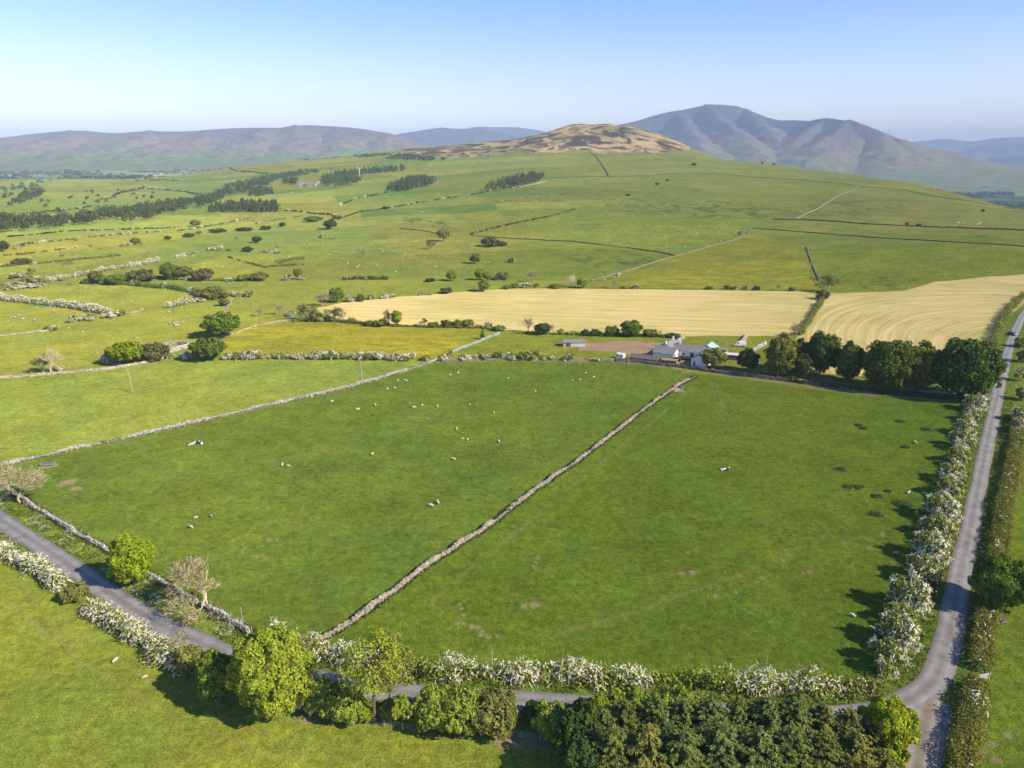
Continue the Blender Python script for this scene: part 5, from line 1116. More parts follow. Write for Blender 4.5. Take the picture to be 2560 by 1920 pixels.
# ------------------------------------------------------------------ far woods that read as one mass
def wood(pts, label, kinds, seed, hm=9, name='wood', n=120, leaf=1.1, per=46):
    rng = np.random.default_rng(seed); P = W(pts); x0, y0 = P[:, 0].min(), P[:, 1].min(); x1, y1 = P[:, 0].max(), P[:, 1].max()
    pos = []
    while len(pos) < n:
        q = rng.uniform((x0, y0), (x1, y1), (400, 2)); pos += list(q[inside(q[:, 0], q[:, 1], P)])
    pos = np.array(pos[:n]); z = land(pos[:, 0], pos[:, 1])
    root = empty(name, (*pos.mean(0), z.mean())); o = np.array(root.location)
    for ci, (c, conif, frac) in enumerate(kinds):
        Vs = []
        for i in range(n):
            if (hash((i, seed)) % 100) / 100.0 >= frac[1] or (hash((i, seed)) % 100) / 100.0 < frac[0]: continue
            h = hm * rng.uniform(.7, 1.25); w = h * (.5 if conif else .85)
            if conif:
                t = rng.random(per) ** .8; a = rng.uniform(0, 6.3, per); r = w / 2 * (1 - t) ** .8
                p = np.c_[np.cos(a) * r, np.sin(a) * r, t * h]; N = np.c_[np.cos(a), np.sin(a), np.full(per, .7)]
            else:
                d = rdirs(per, rng); d[:, 2] = np.abs(d[:, 2]) * 1.2 - .35; d = unit(d); p = d * np.array([w / 2, w / 2, h * .48]) * rng.uniform(.75, 1.1, per)[:, None] + np.array([0, 0, h * .52]); N = d + rng.normal(size=(per, 3)) * .3
            Vs.append(leaf_quads(p + np.array([*pos[i], z[i]]) - o, N, leaf * rng.uniform(.6, 1.2, per), leaf * .6, rng)[0])
        if Vs:
            V = np.concatenate(Vs); ch = link('foliage', mesh_np('foliage', V, np.arange(len(V)).reshape(-1, 4), M_LEAF if not conif else M_NEEDLE), root, c)
    root['kind'] = 'stuff'; root['label'] = label; root['category'] = 'wood'
    return root
DK_ = (.074, .108, .040); OL_ = (.105, .125, .045); BR_ = (.115, .098, .055); GR_ = (.09, .14, .035)
MIXW = [(DK_, False, (0, .35)), (OL_, False, (.35, .6)), (BR_, False, (.6, .78)), (GR_, False, (.78, 1.01))]
FIRW = [(DK_, True, (0, .8)), ((.08, .09, .04), True, (.8, 1.01))]
wood([(-120, 588), (-120, 560), (0, 553), (90, 550), (130, 552), (200, 545), (290, 530), (300, 545), (230, 562), (120, 575), (60, 580)], 'mixed valley wood along the left edge', MIXW, 1, 9, n=250)
wood([(290, 548), (300, 530), (360, 520), (430, 508), (490, 505), (480, 525), (420, 535), (380, 550), (310, 560)], 'mixed valley wood in the middle of the left valley', MIXW, 2, 9, n=200)
wood([(480, 525), (490, 500), (560, 494), (555, 502), (520, 520)], 'wood joining the valley wood to the conifers', MIXW, 3, 10, n=80)
wood([(518, 532), (530, 520), (600, 512), (690, 515), (701, 530), (640, 532)], 'dark conifer block at the head of the left valley', FIRW, 4, 10, n=300, leaf=1.0)
wood([(536, 496), (548, 482), (600, 460), (680, 442), (760, 430), (840, 428), (780, 438), (700, 452), (660, 470), (600, 490)], 'long broadleaf belt climbing to the hill farm', [(DK_, False, (0, .6)), (GR_, False, (.6, 1.01))], 5, 11, n=330)
wood([(620, 492), (630, 476), (680, 474), (690, 484), (660, 492)], 'dark wood below the hill farm', FIRW, 6, 9, n=80)
wood([(705, 460), (720, 452), (745, 452), (744, 464)], 'small wood left of the hill farm', [(DK_, False, (0, 1.01))], 7, 9, n=50)
wood([(800, 468), (806, 446), (850, 440), (900, 450), (898, 462), (860, 470)], 'dark round wood right of the hill farm', [(DK_, False, (0, .5)), (GR_, False, (.5, 1.01))], 8, 12, n=150)
wood([(800, 446), (850, 434), (930, 426), (1010, 418), (1012, 427), (900, 438)], 'narrow conifer strip behind the hill farm', FIRW, 9, 11, n=220, leaf=1.2)
wood([(962, 478), (982, 466), (1020, 452), (1060, 447), (1092, 454), (1060, 468), (1010, 480)], 'oval conifer wood on the hillside', FIRW, 10, 11, n=380, leaf=1.1)
wood([(1215, 478), (1240, 466), (1280, 452), (1330, 440), (1364, 446), (1330, 462), (1290, 474)], 'pine wood with bare lower trunks on the hillside', [((.07, .09, .04), True, (0, .45)), (OL_, False, (.45, .8)), ((.09, .085, .05), False, (.8, 1.01))], 11, 13, n=180, leaf=1.2)
wood([(965, 398), (1000, 388), (1060, 393), (1118, 400), (1080, 405), (1020, 402)], 'dark wood under the brown hill', [(DK_, False, (0, 1.01))], 12, 8, n=150, leaf=1.4)
wood([(880, 392), (940, 387), (985, 385), (980, 391), (900, 396)], 'sparse wood on the skyline slope left of the brown hill', [(DK_, False, (0, 1.01))], 13, 7, n=70, leaf=1.4)
wood([(120, 447), (250, 438), (420, 442), (400, 449), (220, 452)], 'trees round the far village', MIXW, 14, 11, n=150, leaf=1.6)
wood([(380, 437), (440, 428), (560, 420), (560, 426), (440, 436)], 'trees on the ridge right of the far village', [(DK_, False, (0, .7)), (GR_, False, (.7, 1.01))], 15, 11, n=100, leaf=1.6)
wood([(0, 470), (110, 455), (110, 480), (60, 500), (0, 500)], 'scattered trees in the far left fields', MIXW, 16, 9, n=34, leaf=1.4)
wood([(238, 408), (330, 415), (345, 424), (245, 415)], 'dark wood strip on the far valley side', [(DK_, False, (0, 1.01))], 21, 12, n=110, leaf=1.9)
wood([(130, 417), (205, 434), (195, 441), (138, 426)], 'second dark wood strip on the far valley side', [(DK_, False, (0, 1.01))], 22, 12, n=80, leaf=1.9)
wood([(24, 518), (60, 490), (110, 476), (112, 486), (70, 510)], 'hedgerow trees in the far left fields', MIXW, 17, 9, n=50, leaf=1.4)
wood([(130, 545), (200, 520), (300, 510), (420, 500), (360, 470), (200, 480), (60, 510)], 'scattered bushes in the left valley fields', MIXW, 18, 6, n=26, leaf=1.2)
def valley_trees(seed, n, label, a0, a1, d0, d1, hm, thr):
    rng = np.random.default_rng(seed); pos = []
    while len(pos) < n:
        a = rng.uniform(a0, a1, 3000); d = rng.uniform(d0, d1, 3000); x = d * np.sin(a); y = d * np.cos(a)
        k = fbm(x / 420, y / 420, seed, 3) > thr
        pos += list(np.c_[x[k], y[k]])
    pos = np.array(pos[:n]); z = land(pos[:, 0], pos[:, 1]); m = 12
    ctr = np.repeat(np.c_[pos, z], m, 0); d = rdirs(n * m, rng); d[:, 2] = np.abs(d[:, 2]); h = np.repeat(hm * rng.uniform(.6, 1.3, n), m)[:, None]
    V, Q = leaf_quads(ctr + d * h * np.array([.8, .8, 1.0]), d + rng.normal(size=d.shape) * .3, h[:, 0] * .45, h[:, 0] * .34, rng)
    o = link('wood', mesh_np('wood', V, Q, M_LEAF), None, (.07, .10, .045)); o['kind'] = 'stuff'; o['label'] = label
valley_trees(61, 2600, 'distant woods and hedgerow trees in the valley below the mountains', .30, .66, 3500, 9500, 13, .50)
valley_trees(63, 900, 'distant trees in the valley below the left fells', -.66, -.20, 3600, 8200, 11, .56)
# orange gorse on the hill
def gorse(pts, label, n, seed):
    rng = np.random.default_rng(seed); P = W(pts); q = P[rng.integers(0, len(P) - 1, n)]; t = rng.random((n, 1)); nx = np.roll(P, -1, 0)[rng.integers(0, len(P) - 1, n)]
    q = q * (1 - t) + nx * t; q[:, 0] += rng.normal(size=n) * 8; q[:, 1] += rng.normal(size=n) * 8; q[:, 2] = land(q[:, 0], q[:, 1]) + 1.0
    m = 10; C = np.repeat(q, m, 0) + rng.normal(size=(n * m, 3)) * np.array([1.6, 1.6, .6])
    V, Q = leaf_quads(C, rdirs(n * m, rng) + np.array([0, -.4, .8]), .9, .8, rng)
    o = link('gorse', mesh_np('gorse', V, Q, M_LEAF), None, (.42, .26, .02)); o['kind'] = 'stuff'; o['label'] = label
gorse([(2306, 472), (2330, 476), (2360, 477), (2375, 482), (2395, 490)], 'orange flowering gorse on the right hand ridge', 60, 5)
gorse([(760, 446), (790, 444), (820, 438), (826, 442), (775, 449)], 'orange flowering gorse above the hill farm', 90, 6)
gorse([(1450, 432), (1490, 425), (1485, 429)], 'faint orange gorse below the hill wall', 20, 7)
# ------------------------------------------------------------------ dry stone walls
def stone_boxes(C, Sz, T, rng):
    """many roughly squared stones; C centres, Sz sizes along / across / up, T direction along the wall"""
    n = len(C); k = np.array([(x, y, z) for z in (-1, 1) for x, y in ((-1, -1), (1, -1), (1, 1), (-1, 1))]) * .5
    V = k[None] * Sz[:, None] * (1 + rng.normal(size=(n, 8, 3)) * .12)
    a = np.arctan2(T[:, 1], T[:, 0]) + rng.normal(size=n) * .22; ca, sa = np.cos(a)[:, None], np.sin(a)[:, None]
    tl = rng.normal(size=n)[:, None] * .15
    V[:, :, 2] += V[:, :, 0] * tl
    V = np.stack([V[:, :, 0] * ca - V[:, :, 1] * sa, V[:, :, 0] * sa + V[:, :, 1] * ca, V[:, :, 2]], -1) + C[:, None]
    q = np.array([(0, 3, 2, 1), (4, 5, 6, 7), (0, 1, 5, 4), (1, 2, 6, 5), (2, 3, 7, 6), (3, 0, 4, 7)])
    return V.reshape(-1, 3), (np.arange(n)[:, None, None] * 8 + q).reshape(-1, 4)

def dry_wall(path_px, h, w, label, st=.42, col=(.42, .37, .30), seed=1, ruin=.25, rows=3, pts=None, weeds=0.0):
    rng = np.random.default_rng(seed)
    P = resample(W(path_px)[:, :2] if pts is None else np.asarray(pts)[:, :2], st * .8); n = len(P)
    wig = (fbm(np.arange(n) * .06, np.zeros(n), seed, 3) - .5) * 1.1
    T = np.gradient(P, axis=0); T /= np.linalg.norm(T, axis=1)[:, None] + 1e-9; Nn = np.c_[-T[:, 1], T[:, 0]]
    P = P + Nn * wig[:, None] * min(1.0, st * 2); z = land(P[:, 0], P[:, 1])
    H = h * (1 - ruin * 1.6 * np.clip(fbm(np.arange(n) * .10, np.zeros(n) + 5, seed + 2, 3) - .35, 0, 1))
    C, Sz, TT = [], [], []
    for r in range(rows + 1):
        f = r / rows
        for side in ((-1, 1) if r < rows else (-.5, .5)):
            hw = w / 2 * (1 - .35 * f)
            zz = z + H * f * .92 + h / rows * .35
            m = (rng.random(n) < (.97 if r < rows else .85)) & ((vnoise(np.arange(n) * .045, np.zeros(n) + 2, seed + 9) < .74 - .1 * r + (1 - ruin) * .4) | (r == 0))
            C.append(np.c_[P + Nn * (side * hw * .72) + rng.normal(size=(n, 2)) * st * .12, zz + rng.normal(size=n) * h / rows * .12][m])
            Sz.append(np.c_[st * rng.uniform(.7, 1.35, n), np.full(n, w * .5) * rng.uniform(.7, 1.15, n), (h / rows) * rng.uniform(.8, 1.25, n)][m]); TT.append(T[m])
    k = int(n * .5); i = rng.integers(0, n, k); off = rng.normal(size=k) * w * .9                 # fallen stones at the foot
    C.append(np.c_[P[i] + Nn[i] * off[:, None], land(*(P[i] + Nn[i] * off[:, None]).T) + .08]); Sz.append(np.c_[rng.uniform(.4, 1, (k, 2)) * st, rng.uniform(.25, .5, k) * st]); TT.append(T[i])
    C = np.concatenate(C); Sz = np.concatenate(Sz); TT = np.concatenate(TT)
    V, Q = stone_boxes(C, Sz, TT, rng)
    o = np.array([*P[n // 2], z[n // 2]])
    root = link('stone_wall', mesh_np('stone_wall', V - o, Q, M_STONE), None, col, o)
    if weeds:
        m = int(n * 10 * weeds); i = rng.integers(0, n, m); side = np.where(rng.random(m) < .7, 1, -1) * (w * .55 + np.abs(rng.normal(size=m)) * w * .55); xy = P[i] + Nn[i] * side[:, None]
        B = np.c_[xy, land(xy[:, 0], xy[:, 1]) + rng.uniform(.05, .45, m)]
        V, Q = leaf_quads(B, rdirs(m, rng) + np.array([0, 0, .5]), .26 * rng.uniform(.5, 1.3, m), .13, rng, np.tile([0, 0, 1.0], (m, 1)) + rng.normal(size=(m, 3)) * .5)
        link('weeds', mesh_np('weeds', V - o, Q, M_LEAF), root, (.07, .10, .02))
    return tag(root, label, 'wall')

dry_wall([(790, 1610), (831, 1585), (871, 1562), (905, 1540), (953, 1504), (1023, 1450), (1078, 1411), (1150, 1362), (1225, 1314), (1275, 1276), (1321, 1241), (1390, 1190), (1451, 1149), (1510, 1104), (1560, 1065), (1620, 1018), (1668, 985), (1705, 960), (1738, 942)], 1.05, .62, 'long half ruined dry stone wall running diagonally between the two big pastures', .36, (.33, .285, .225), 3, .75, 3, weeds=1.6)
dry_wall([(-60, 1178), (0, 1166), (58, 1153), (155, 1131), (272, 1106), (428, 1071), (583, 1034), (700, 1008), (778, 991), (860, 972), (982, 937), (1050, 916), (1102, 900)], 1.0, .55, 'neat pale dry stone wall below the bright yellow green field', .42, (.36, .33, .275), 4, .45, 3, weeds=.8)
dry_wall([(-40, 1188), (0, 1208), (74, 1262), (136, 1300), (233, 1360), (300, 1398), (381, 1446), (428, 1470), (521, 1522), (570, 1552), (622, 1584)], .9, .65, 'roadside dry stone wall above the lane verge on the left', .36, (.38, .34, .28), 5, .55, 3, weeds=1.0)
dry_wall([(1131, 882), (1180, 862), (1248, 835)], .8, .45, 'short stone wall between buttercup field and paddock', .5, (.30, .34, .30), 6, .2, 2)
dry_wall([(0, 947), (90, 939), (226, 928), (294, 920), (360, 908), (407, 897)], .7, .7, 'low stone wall along the farm track on the left', .6, (.42, .37, .27), 7, .3, 2, weeds=.2)
dry_wall([(400, 893), (440, 878), (477, 865)], 1.3, .7, 'stone wall closing the small enclosure behind the bronze tree', .6, (.42, .38, .31), 8, .1, 2)
dry_wall([(410, 866), (445, 862), (477, 864)], 1.3, .7, 'back stone wall of the small enclosure behind the bronze tree', .6, (.32, .29, .24), 9, .1, 2)
dry_wall([(480, 864), (560, 842), (640, 815), (700, 803), (735, 800)], .45, .4, 'thin grey wall along the back of the buttercup field', .7, (.36, .34, .29), 10, .4, 2)
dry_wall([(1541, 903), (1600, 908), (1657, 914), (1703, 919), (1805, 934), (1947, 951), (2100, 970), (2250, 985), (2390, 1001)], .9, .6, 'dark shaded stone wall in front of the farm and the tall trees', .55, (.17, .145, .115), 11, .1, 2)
dry_wall([(1114, 903), (1200, 901), (1330, 899), (1450, 900), (1541, 903)], .6, .7, 'low crumbling bank wall under the white hawthorns at the field top', .55, (.30, .25, .18), 12, .6, 2)
FARW = [([(1988, 549), (2038, 526), (2069, 506), (2110, 485), (2147, 465)], 1.6, (.32, .285, .22), 'pale stone wall climbing the right hand hillside'),
        ([(1700, 433), (1817, 436), (1933, 446), (2020, 452), (2089, 458), (2147, 466), (2244, 473), (2361, 495), (2460, 510), (2560, 524)], 1.3, (.14, .135, .09), 'dark stone wall along the top of the right hillside'),
        ([(1933, 549), (1988, 549), (2167, 561), (2283, 566), (2400, 570), (2560, 577), (2660, 580)], 1.7, (.10, .105, .07), 'long straight dark wall across the right hillside'),
        ([(1883, 571), (2040, 583), (2205, 596), (2400, 607), (2560, 617), (2640, 620)], 1.2, (.12, .13, .07), 'thin faint wall below the long straight dark one'),
        ([(1480, 702), (1560, 680), (1640, 655), (1700, 638), (1770, 618), (1832, 602), (1867, 590), (1876, 571)], 1.3, (.25, .235, .165), 'crooked grey wall edging the hillside buttercups'),
        ([(2015, 618), (2021, 635), (2027, 653), (2036, 675), (2048, 702)], 1.2, (.24, .21, .16), 'short dark wall running down to the greyish tree'),
        ([(1476, 380), (1490, 390), (1503, 408), (1515, 428), (1523, 442)], 2.4, (.10, .09, .075), 'dark wall running down from the brown hill'),
        ([(1523, 442), (1600, 440), (1700, 433)], 1.8, (.12, .11, .085), 'dark wall crossing the upper green hillside'), ([(1325, 446), (1420, 443), (1523, 442)], 1.5, (.14, .14, .09), 'faint wall left of the upper hillside wall'),
        ([(1297, 598), (1433, 604), (1569, 620), (1640, 630), (1690, 640)], 1.3, (.12, .12, .07), 'thin dark wall across the middle hillside'), ([(1177, 590), (1240, 594), (1297, 598)], 1.2, (.14, .14, .08), 'faint wall joining the middle hillside hedge'),
        ([(1000, 572), (1060, 578), (1110, 586)], 1.2, (.12, .12, .07), 'short dark wall left of the airy olive tree'), ([(850, 643), (960, 625), (1080, 610)], .9, (.15, .16, .08), 'faint wall line below the airy olive tree'),
        ([(0, 840), (60, 834), (120, 826)], .9, (.42, .40, .30), 'low field wall leading to the white hawthorn on the left'), ([(300, 785), (330, 782), (350, 778)], .9, (.34, .32, .26), 'bit of wall beyond the tip of the thick white hedge'),
        ([(552, 790), (565, 772), (578, 750)], .8, (.34, .32, .24), 'short wall behind the lone olive tree'), ([(1280, 470), (1330, 462), (1365, 452)], 1.4, (.45, .42, .33), 'pale wall under the pine wood'), ([(650, 505), (700, 492), (735, 480)], 1.6, (.30, .27, .2), 'wall below the hill farm')]
for i, (p, h, c, lb) in enumerate(FARW): dry_wall(p, h * .48, h * .36, lb, 1.1, c, 40 + i, .25, 2)  # dark wall tones carry the shadow side of the stone in their colour

# ------------------------------------------------------------------ fences, gates, poles
def fence(path_px, label, step=3.0, h=1.15, wires=3, lean=.05):
    P = resample(W(path_px)[:, :2], step); n = min(len(P), 99); rng = random.Random(len(P))
    root = empty('fence', ground_at(*path_px[0])); o = root.location.copy()
    tops = []
    g = Geo(); g.box((0, 0, h / 2 - .15), (.11, .11, h + .3)); post = g.mesh('post', M_WOOD)
    for x, y in P[:n]:
        z = float(land(x, y)); c = link('post', post, root); c.location = Vector((x, y, z)) - o; c.rotation_euler = (rng.gauss(0, lean), rng.gauss(0, lean), rng.uniform(0, 1.5)); tops.append((x - o.x, y - o.y, z - o.z))
    g = Geo()
    for k in range(wires): g.tube(np.array(tops) + np.array([0, 0, h * (.35 + .3 * k)]), .012, 3)
    link('wire', g.mesh('wire', M_METAL), root)
    return tag(root, label, 'fence')
fence([(60, 1262), (136, 1294), (233, 1353), (300, 1392)], 'post and wire fence beside the roadside wall, left of the egg shaped tree')
fence([(528, 1514), (570, 1542), (630, 1580)], 'post and wire fence beside the roadside wall near the leaning bare tree')
fence([(272, 1110), (428, 1076), (583, 1039), (778, 996), (860, 977)], 'post and wire fence in front of the neat pale wall', 4.0)
fence([(740, 1775), (862, 1800), (1000, 1824), (1110, 1832), (1290, 1846), (1400, 1858)], 'wire fence along the near grass field under the bushes', 2.6)
fence([(2560, 1190), (2545, 1230), (2528, 1310)], 'short fence inside the field right of the trimmed hedge', 3.0)
fence([(2444, 1780), (2420, 1880), (2405, 1960)], 'fence inside the trimmed hedge beside the gravel track', 2.6)
fence([(0, 940), (90, 932), (200, 923)], 'low track fence by the pale bare tree', 3.0)
def gate(u, v, wd, ang, label, mat=None, h=1.15):
    r = empty('gate', ground_at(u, v), ang)
    g = Geo()
    for z in (.2, .42, .64, .86, 1.1): g.tube([(-wd / 2, 0, z), (wd / 2, 0, z)], .03, 5)
    g.tube([(-wd / 2, .01, .2), (wd / 2, .01, 1.1)], .022, 5)
    link('bars', g.mesh('bars', mat or M_METAL), r)
    for s in (-1, 1):
        g = Geo(); g.box((0, 0, .55), (.16, .16, 1.5)); c = link('post', g.mesh('post', M_WOOD), r); c.location = (s * (wd / 2 + .1), 0, 0)
    return tag(r, label, 'gate')
gate(2447, 1702, 3.2, .2, 'metal field gate in the gap of the trimmed hedge')
gate(2535, 1118, 3.2, .3, 'metal field gate right of the lane below the white hawthorns')
gate(1630, 905, 3.4, -.05, 'metal gate at the field top left of the low farm shed')
gate(1519, 902, 3.4, -.05, 'grey pen gate below the smallest white hawthorn')
gate(291, 914, 2.8, .3, 'small blue grey gate beside the stone hut', None)
def pole(u, v, hpx, label, arm=0.0, tilt=0.0, r=.15):
    p = ground_at(u, v); k, an = ppm(p); h = hpx / k / math.cos(an)
    root = empty('utility_pole', p); root.rotation_euler = (0, tilt, 0)
    g = Geo(); g.tube([(0, 0, -.4), (0, 0, h * .5), (0, 0, h)], [r * 1.15, r, r * .8], 8); link('shaft', g.mesh('shaft', M_BARK, True), root, (.40, .34, .25))
    g = Geo()
    if arm: g.box((0, -.12, h - .5), (arm, .12, .14)); xs = (-arm * .42, 0, arm * .42)
    else: xs = (0,)
    if arm: link('crossarm', g.mesh('crossarm', M_WOOD), root)
    for x in xs:
        g = Geo(); g.tube([(0, 0, 0), (0, 0, .12), (0, 0, .24)], [.05, .08, .04], 6); c = link('insulator', g.mesh('insulator', M_METAL), root); c.location = (x, -.12 if arm else 0, h - .42 if arm else h - .02)
    return tag(root, label, 'pole')
pole(332, 980, 62, 'lone wooden pole in the bright yellow green field', 0, -.06)
pole(906, 958, 53, 'wooden pole beside the neat pale wall', 0, -.02)
pole(249, 905, 42, 'wooden pole with a crossarm left of the stone hut', 1.8, -.08)
pole(1571, 912, 40, 'wooden pole in front of the low farm shed', 1.2)
pole(1230, 1690, 60, 'thin wooden pole standing in the long white hedge', 0, 0, .1)
pole(1910, 1700, 55, 'thin wooden pole at the join of two hedges', 0, 0, .1)
pole(2262, 1528, 92, 'wooden pole in front of the biggest white hawthorn', 0, 0, .13)
pole(2364, 1262, 54, 'wooden pole half way up the hawthorn row', 0, 0, .12)
pole(2450, 1010, 50, 'wooden pole by the drive mouth under the darkest tree', 0, 0, .12)
pole(608, 1566, 44, 'single tall fence pole by the roadside wall', 0, 0, .08)

# ------------------------------------------------------------------ farm
FA = -math.radians(32)
def at(p, ang, x, y): return Vector((p.x + x * math.cos(ang) - y * math.sin(ang), p.y + x * math.sin(ang) + y * math.cos(ang), 0))
def gabled(name, label, u, v, L, Wd, eave, ridge, ang, wall, roof, cat='barn', chim=(), wins=(), doors=(), lift=0):
    p = ground_at(u, v); r = empty(name, p, ang)
    x, y = L / 2, Wd / 2; g = Geo()
    b = [(-x, -y), (x, -y), (x, y), (-x, y)]
    for i in range(4):
        a, c = b[i], b[(i + 1) % 4]; g.poly([(*a, -.6), (*c, -.6), (*c, eave), (*a, eave)])
    for s in (-x, x): g.poly([(s, -y, eave), (s, 0, eave), (s, y, eave), (s, 0, ridge - .02)])
    link('wall', g.mesh('wall', M_RENDER), r, wall)
    g = Geo(); o = .3; t = .14; sl = (ridge - eave) / y; ye = y + o; ze = eave - sl * o
    for s in (-1, 1):
        P = [(-x - o, 0, ridge), (x + o, 0, ridge), (x + o, s * ye, ze), (-x - o, s * ye, ze)]
        top = [(a, b2, c + t + .03) for a, b2, c in P]; bot = [(a, b2, c + .03) for a, b2, c in P]
        g.add(top + bot, [(0, 1, 2, 3), (7, 6, 5, 4), (3, 2, 6, 7), (0, 3, 7, 4), (2, 1, 5, 6), (1, 0, 4, 5)])
    rf = link('roof', g.mesh('roof', M_SLATE), r, roof)
    for cx, ch in chim:
        g = Geo(); g.box((cx, 0, ridge + ch / 2 - .3), (.8, .6, ch + .6)); c = link('chimney', g.mesh('chimney', M_RENDER), rf, (.75, .73, .68))
        g = Geo()
        for q in (-.2, .2): g.tube([(cx + q, 0, ridge + ch - .02), (cx + q, 0, ridge + ch + .3)], [.11, .09], 6)
        link('chimney_pot', g.mesh('chimney_pot', M_BARK), r, (.45, .2, .1))
    # windows and doors: face 'x+' or 'y-' etc, position along it, height, size
    for lst, nm in ((wins, 'window'), (doors, 'door')):
        for f, q, z, sw, sh in lst:
            g = Geo(); e = .025
            if f[0] == 'x': sx = 1 if f[1] == '+' else -1; g.box((sx * (x + e), q, z), (.1, sw, sh))
            else: sy = 1 if f[1] == '+' else -1; g.box((q, sy * (y + e), z), (sw, .1, sh))
            c = link(nm, g.mesh(nm, M_GLASS if nm == 'window' else M_PAINT), r, (.12, .08, .06) if nm == 'door' else (.05, .05, .06))
            if nm == 'window':
                g = Geo(); zt = z - sh / 2 - .06
                if f[0] == 'x': g.box((sx * (x + .06), q, zt), (.2, sw + .2, .1))
                else: g.box((q, sy * (y + .06), zt), (sw + .2, .2, .1))
                link('sill', g.mesh('sill', M_RENDER), c, (.6, .58, .54))
    return tag(r, label, cat)
WH = (.80, .78, .74); WH_SHADED = (.58, .58, .58); SL = (.21, .205, .20); SLD = (.135, .115, .10)  # the farmhouse grey is whitewash with its shade painted in
gabled('farmhouse', 'low farmhouse with two white chimneys on a grey slate roof', 1671, 884, 9.5, 6.8, 3.1, 5.2, math.pi / 2 + FA, WH_SHADED, SL, 'house', ((-4.2, 1.0), (4.2, 1.1)), (('x-', -1.4, 2.0, .8, 1.0), ('x-', 1.4, 2.0, .8, 1.0)))
gabled('barn', 'long slate roofed barn with white wall in the farm yard', 1733, 892, 15.0, 6.4, 2.7, 4.6, FA, WH, SL, 'barn', ((-6.0, .9),), (('y-', -3.0, 1.6, 1.0, .8),), (('y-', .4, 1.2, 1.4, 2.4), ('y-', 4.0, 1.1, 1.2, 2.2)))
gabled('barn', 'white gabled barn with three small windows facing the yard', 1664, 893, 8.4, 6.0, 2.4, 4.4, FA, WH, SL, 'barn', (), (('x+', -1.1, 2.0, .6, .9), ('x+', .9, 2.5, .6, .7), ('x+', 1.8, 1.6, .6, .8), ('x+', .1, 3.4, .5, .5)), (('x+', -2.0, 1.0, .9, 2.0),))
gabled('shed', 'long low shed with dark brown roof at the left of the farm', 1612, 902, 10.5, 4.2, 1.4, 2.4, FA + .12, (.30, .27, .24), SLD, 'shed', (), (), (('y-', 1.0, .7, 1.2, 1.4),))
gabled('shed', 'small lean-to shed with a green roof between barn and low shed', 1645, 905, 3.6, 3.0, 1.3, 2.0, FA, (.28, .27, .22), (.13, .17, .10), 'shed')
gabled('shed', 'glass fronted shed with an orange brown roof by the field wall', 1674, 910, 5.6, 2.2, 1.7, 2.1, FA * .6, (.50, .46, .38), (.34, .19, .09), 'shed', (), tuple(('y-', -2.2 + 1.1 * i, 1.0, .8, 1.0) for i in range(5)))
gabled('barn', 'white barn with its gable end towards the sheep field', 1756, 909, 10.5, 5.8, 2.8, 4.5, math.pi / 2 + FA, WH, SL, 'barn', (), (), (('x-', 1.6, 1.0, .7, 1.8),))
gabled('barn', 'barn with pale teal green metal roof behind the long barn', 1772, 884, 6.5, 5.4, 2.6, 4.2, math.pi / 2 + FA, (.42, .45, .42), (.33, .46, .40), 'barn')
gabled('shed', 'open shed with a pale flat roof right of the white barn', 1824, 897, 8.0, 3.2, 2.0, 2.3, FA * .5, (.17, .14, .12), (.55, .53, .50), 'shed', (), (), (('y-', -2.2, .9, 1.6, 1.7), ('y-', .4, .9, 1.6, 1.7), ('y-', 2.8, .9, 1.2, 1.7)))
gabled('shed', 'wooden shed with a red door behind the farm yard', 1805, 883, 4.0, 2.6, 1.8, 2.4, FA, (.30, .20, .14), (.26, .22, .2), 'shed', (), (), (('y-', .6, .9, .9, 1.7),))
gabled('shed', 'grey field shelter with white open end in the paddock', 1434, 864, 9.0, 4.0, 1.9, 2.5, .06, (.50, .50, .48), (.20, .22, .22), 'shed', (), (), (('x+', 0, .95, 2.6, 1.8), ('y-', -2.6, .9, 2.0, 1.5)))
gabled('stone_hut', 'small stone hut in the shade of the bright lime tree', 274, 905, 4.0, 3.4, 2.3, 3.4, 1.2, (.33, .29, .25), (.22, .20, .18), 'hut', (), (), (('x-', 0, .9, .9, 1.7),))
gabled('cottage', 'white cottage gable showing between lime and bronze trees', 352, 884, 6.0, 4.6, 2.6, 4.0, .3, WH, SL, 'cottage', (), (('y-', 1.5, 1.5, .8, .9),))
for i, (u, v, L, Wd, e, rg, a, wl_, rf_, lb) in enumerate([(758, 466, 16, 9, 5, 9, .3, (.32, .30, .28), (.20, .20, .21), 'dark roofed stone farmhouse on the far hillside'), (778, 465, 22, 9, 4, 7, -.1, (.40, .38, .34), (.22, .21, .21), 'pale long barn right of the far stone farmhouse'), (800, 461, 12, 8, 3, 6, .1, (.5, .48, .44), (.33, .33, .33), 'small far barn at the edge of the round wood'),
        (286, 443, 16, 9, 5, 8, .2, WH, (.6, .6, .6), 'leftmost white house of the distant village'), (312, 443, 30, 12, 5, 8, .0, WH, (.65, .65, .65), 'long white roofed shed of the distant village'), (366, 441, 14, 9, 5, 9, .6, WH, (.28, .27, .28), 'white house in the middle of the distant village'), (384, 440, 18, 9, 5, 8, -.2, (.7, .66, .6), (.26, .24, .24), 'grey roofed house right of the middle village house'), (405, 437, 16, 9, 5, 9, .3, (.62, .56, .5), (.25, .2, .18), 'rightmost brownish house of the distant village'), (95, 420, 14, 9, 5, 9, .1, WH, (.3, .28, .28), 'white farm on the far valley side at the left'), (250, 415, 14, 9, 5, 9, .1, (.6, .35, .25), (.3, .2, .18), 'reddish far farm on the valley side')]):
    gabled('far_house', lb, u, v, L, Wd, e, rg, a, wl_, rf_, 'house', (), (('y-', -L * .25, e * .5, 1.6, 1.8), ('y-', L * .25, e * .5, 1.6, 1.8)))
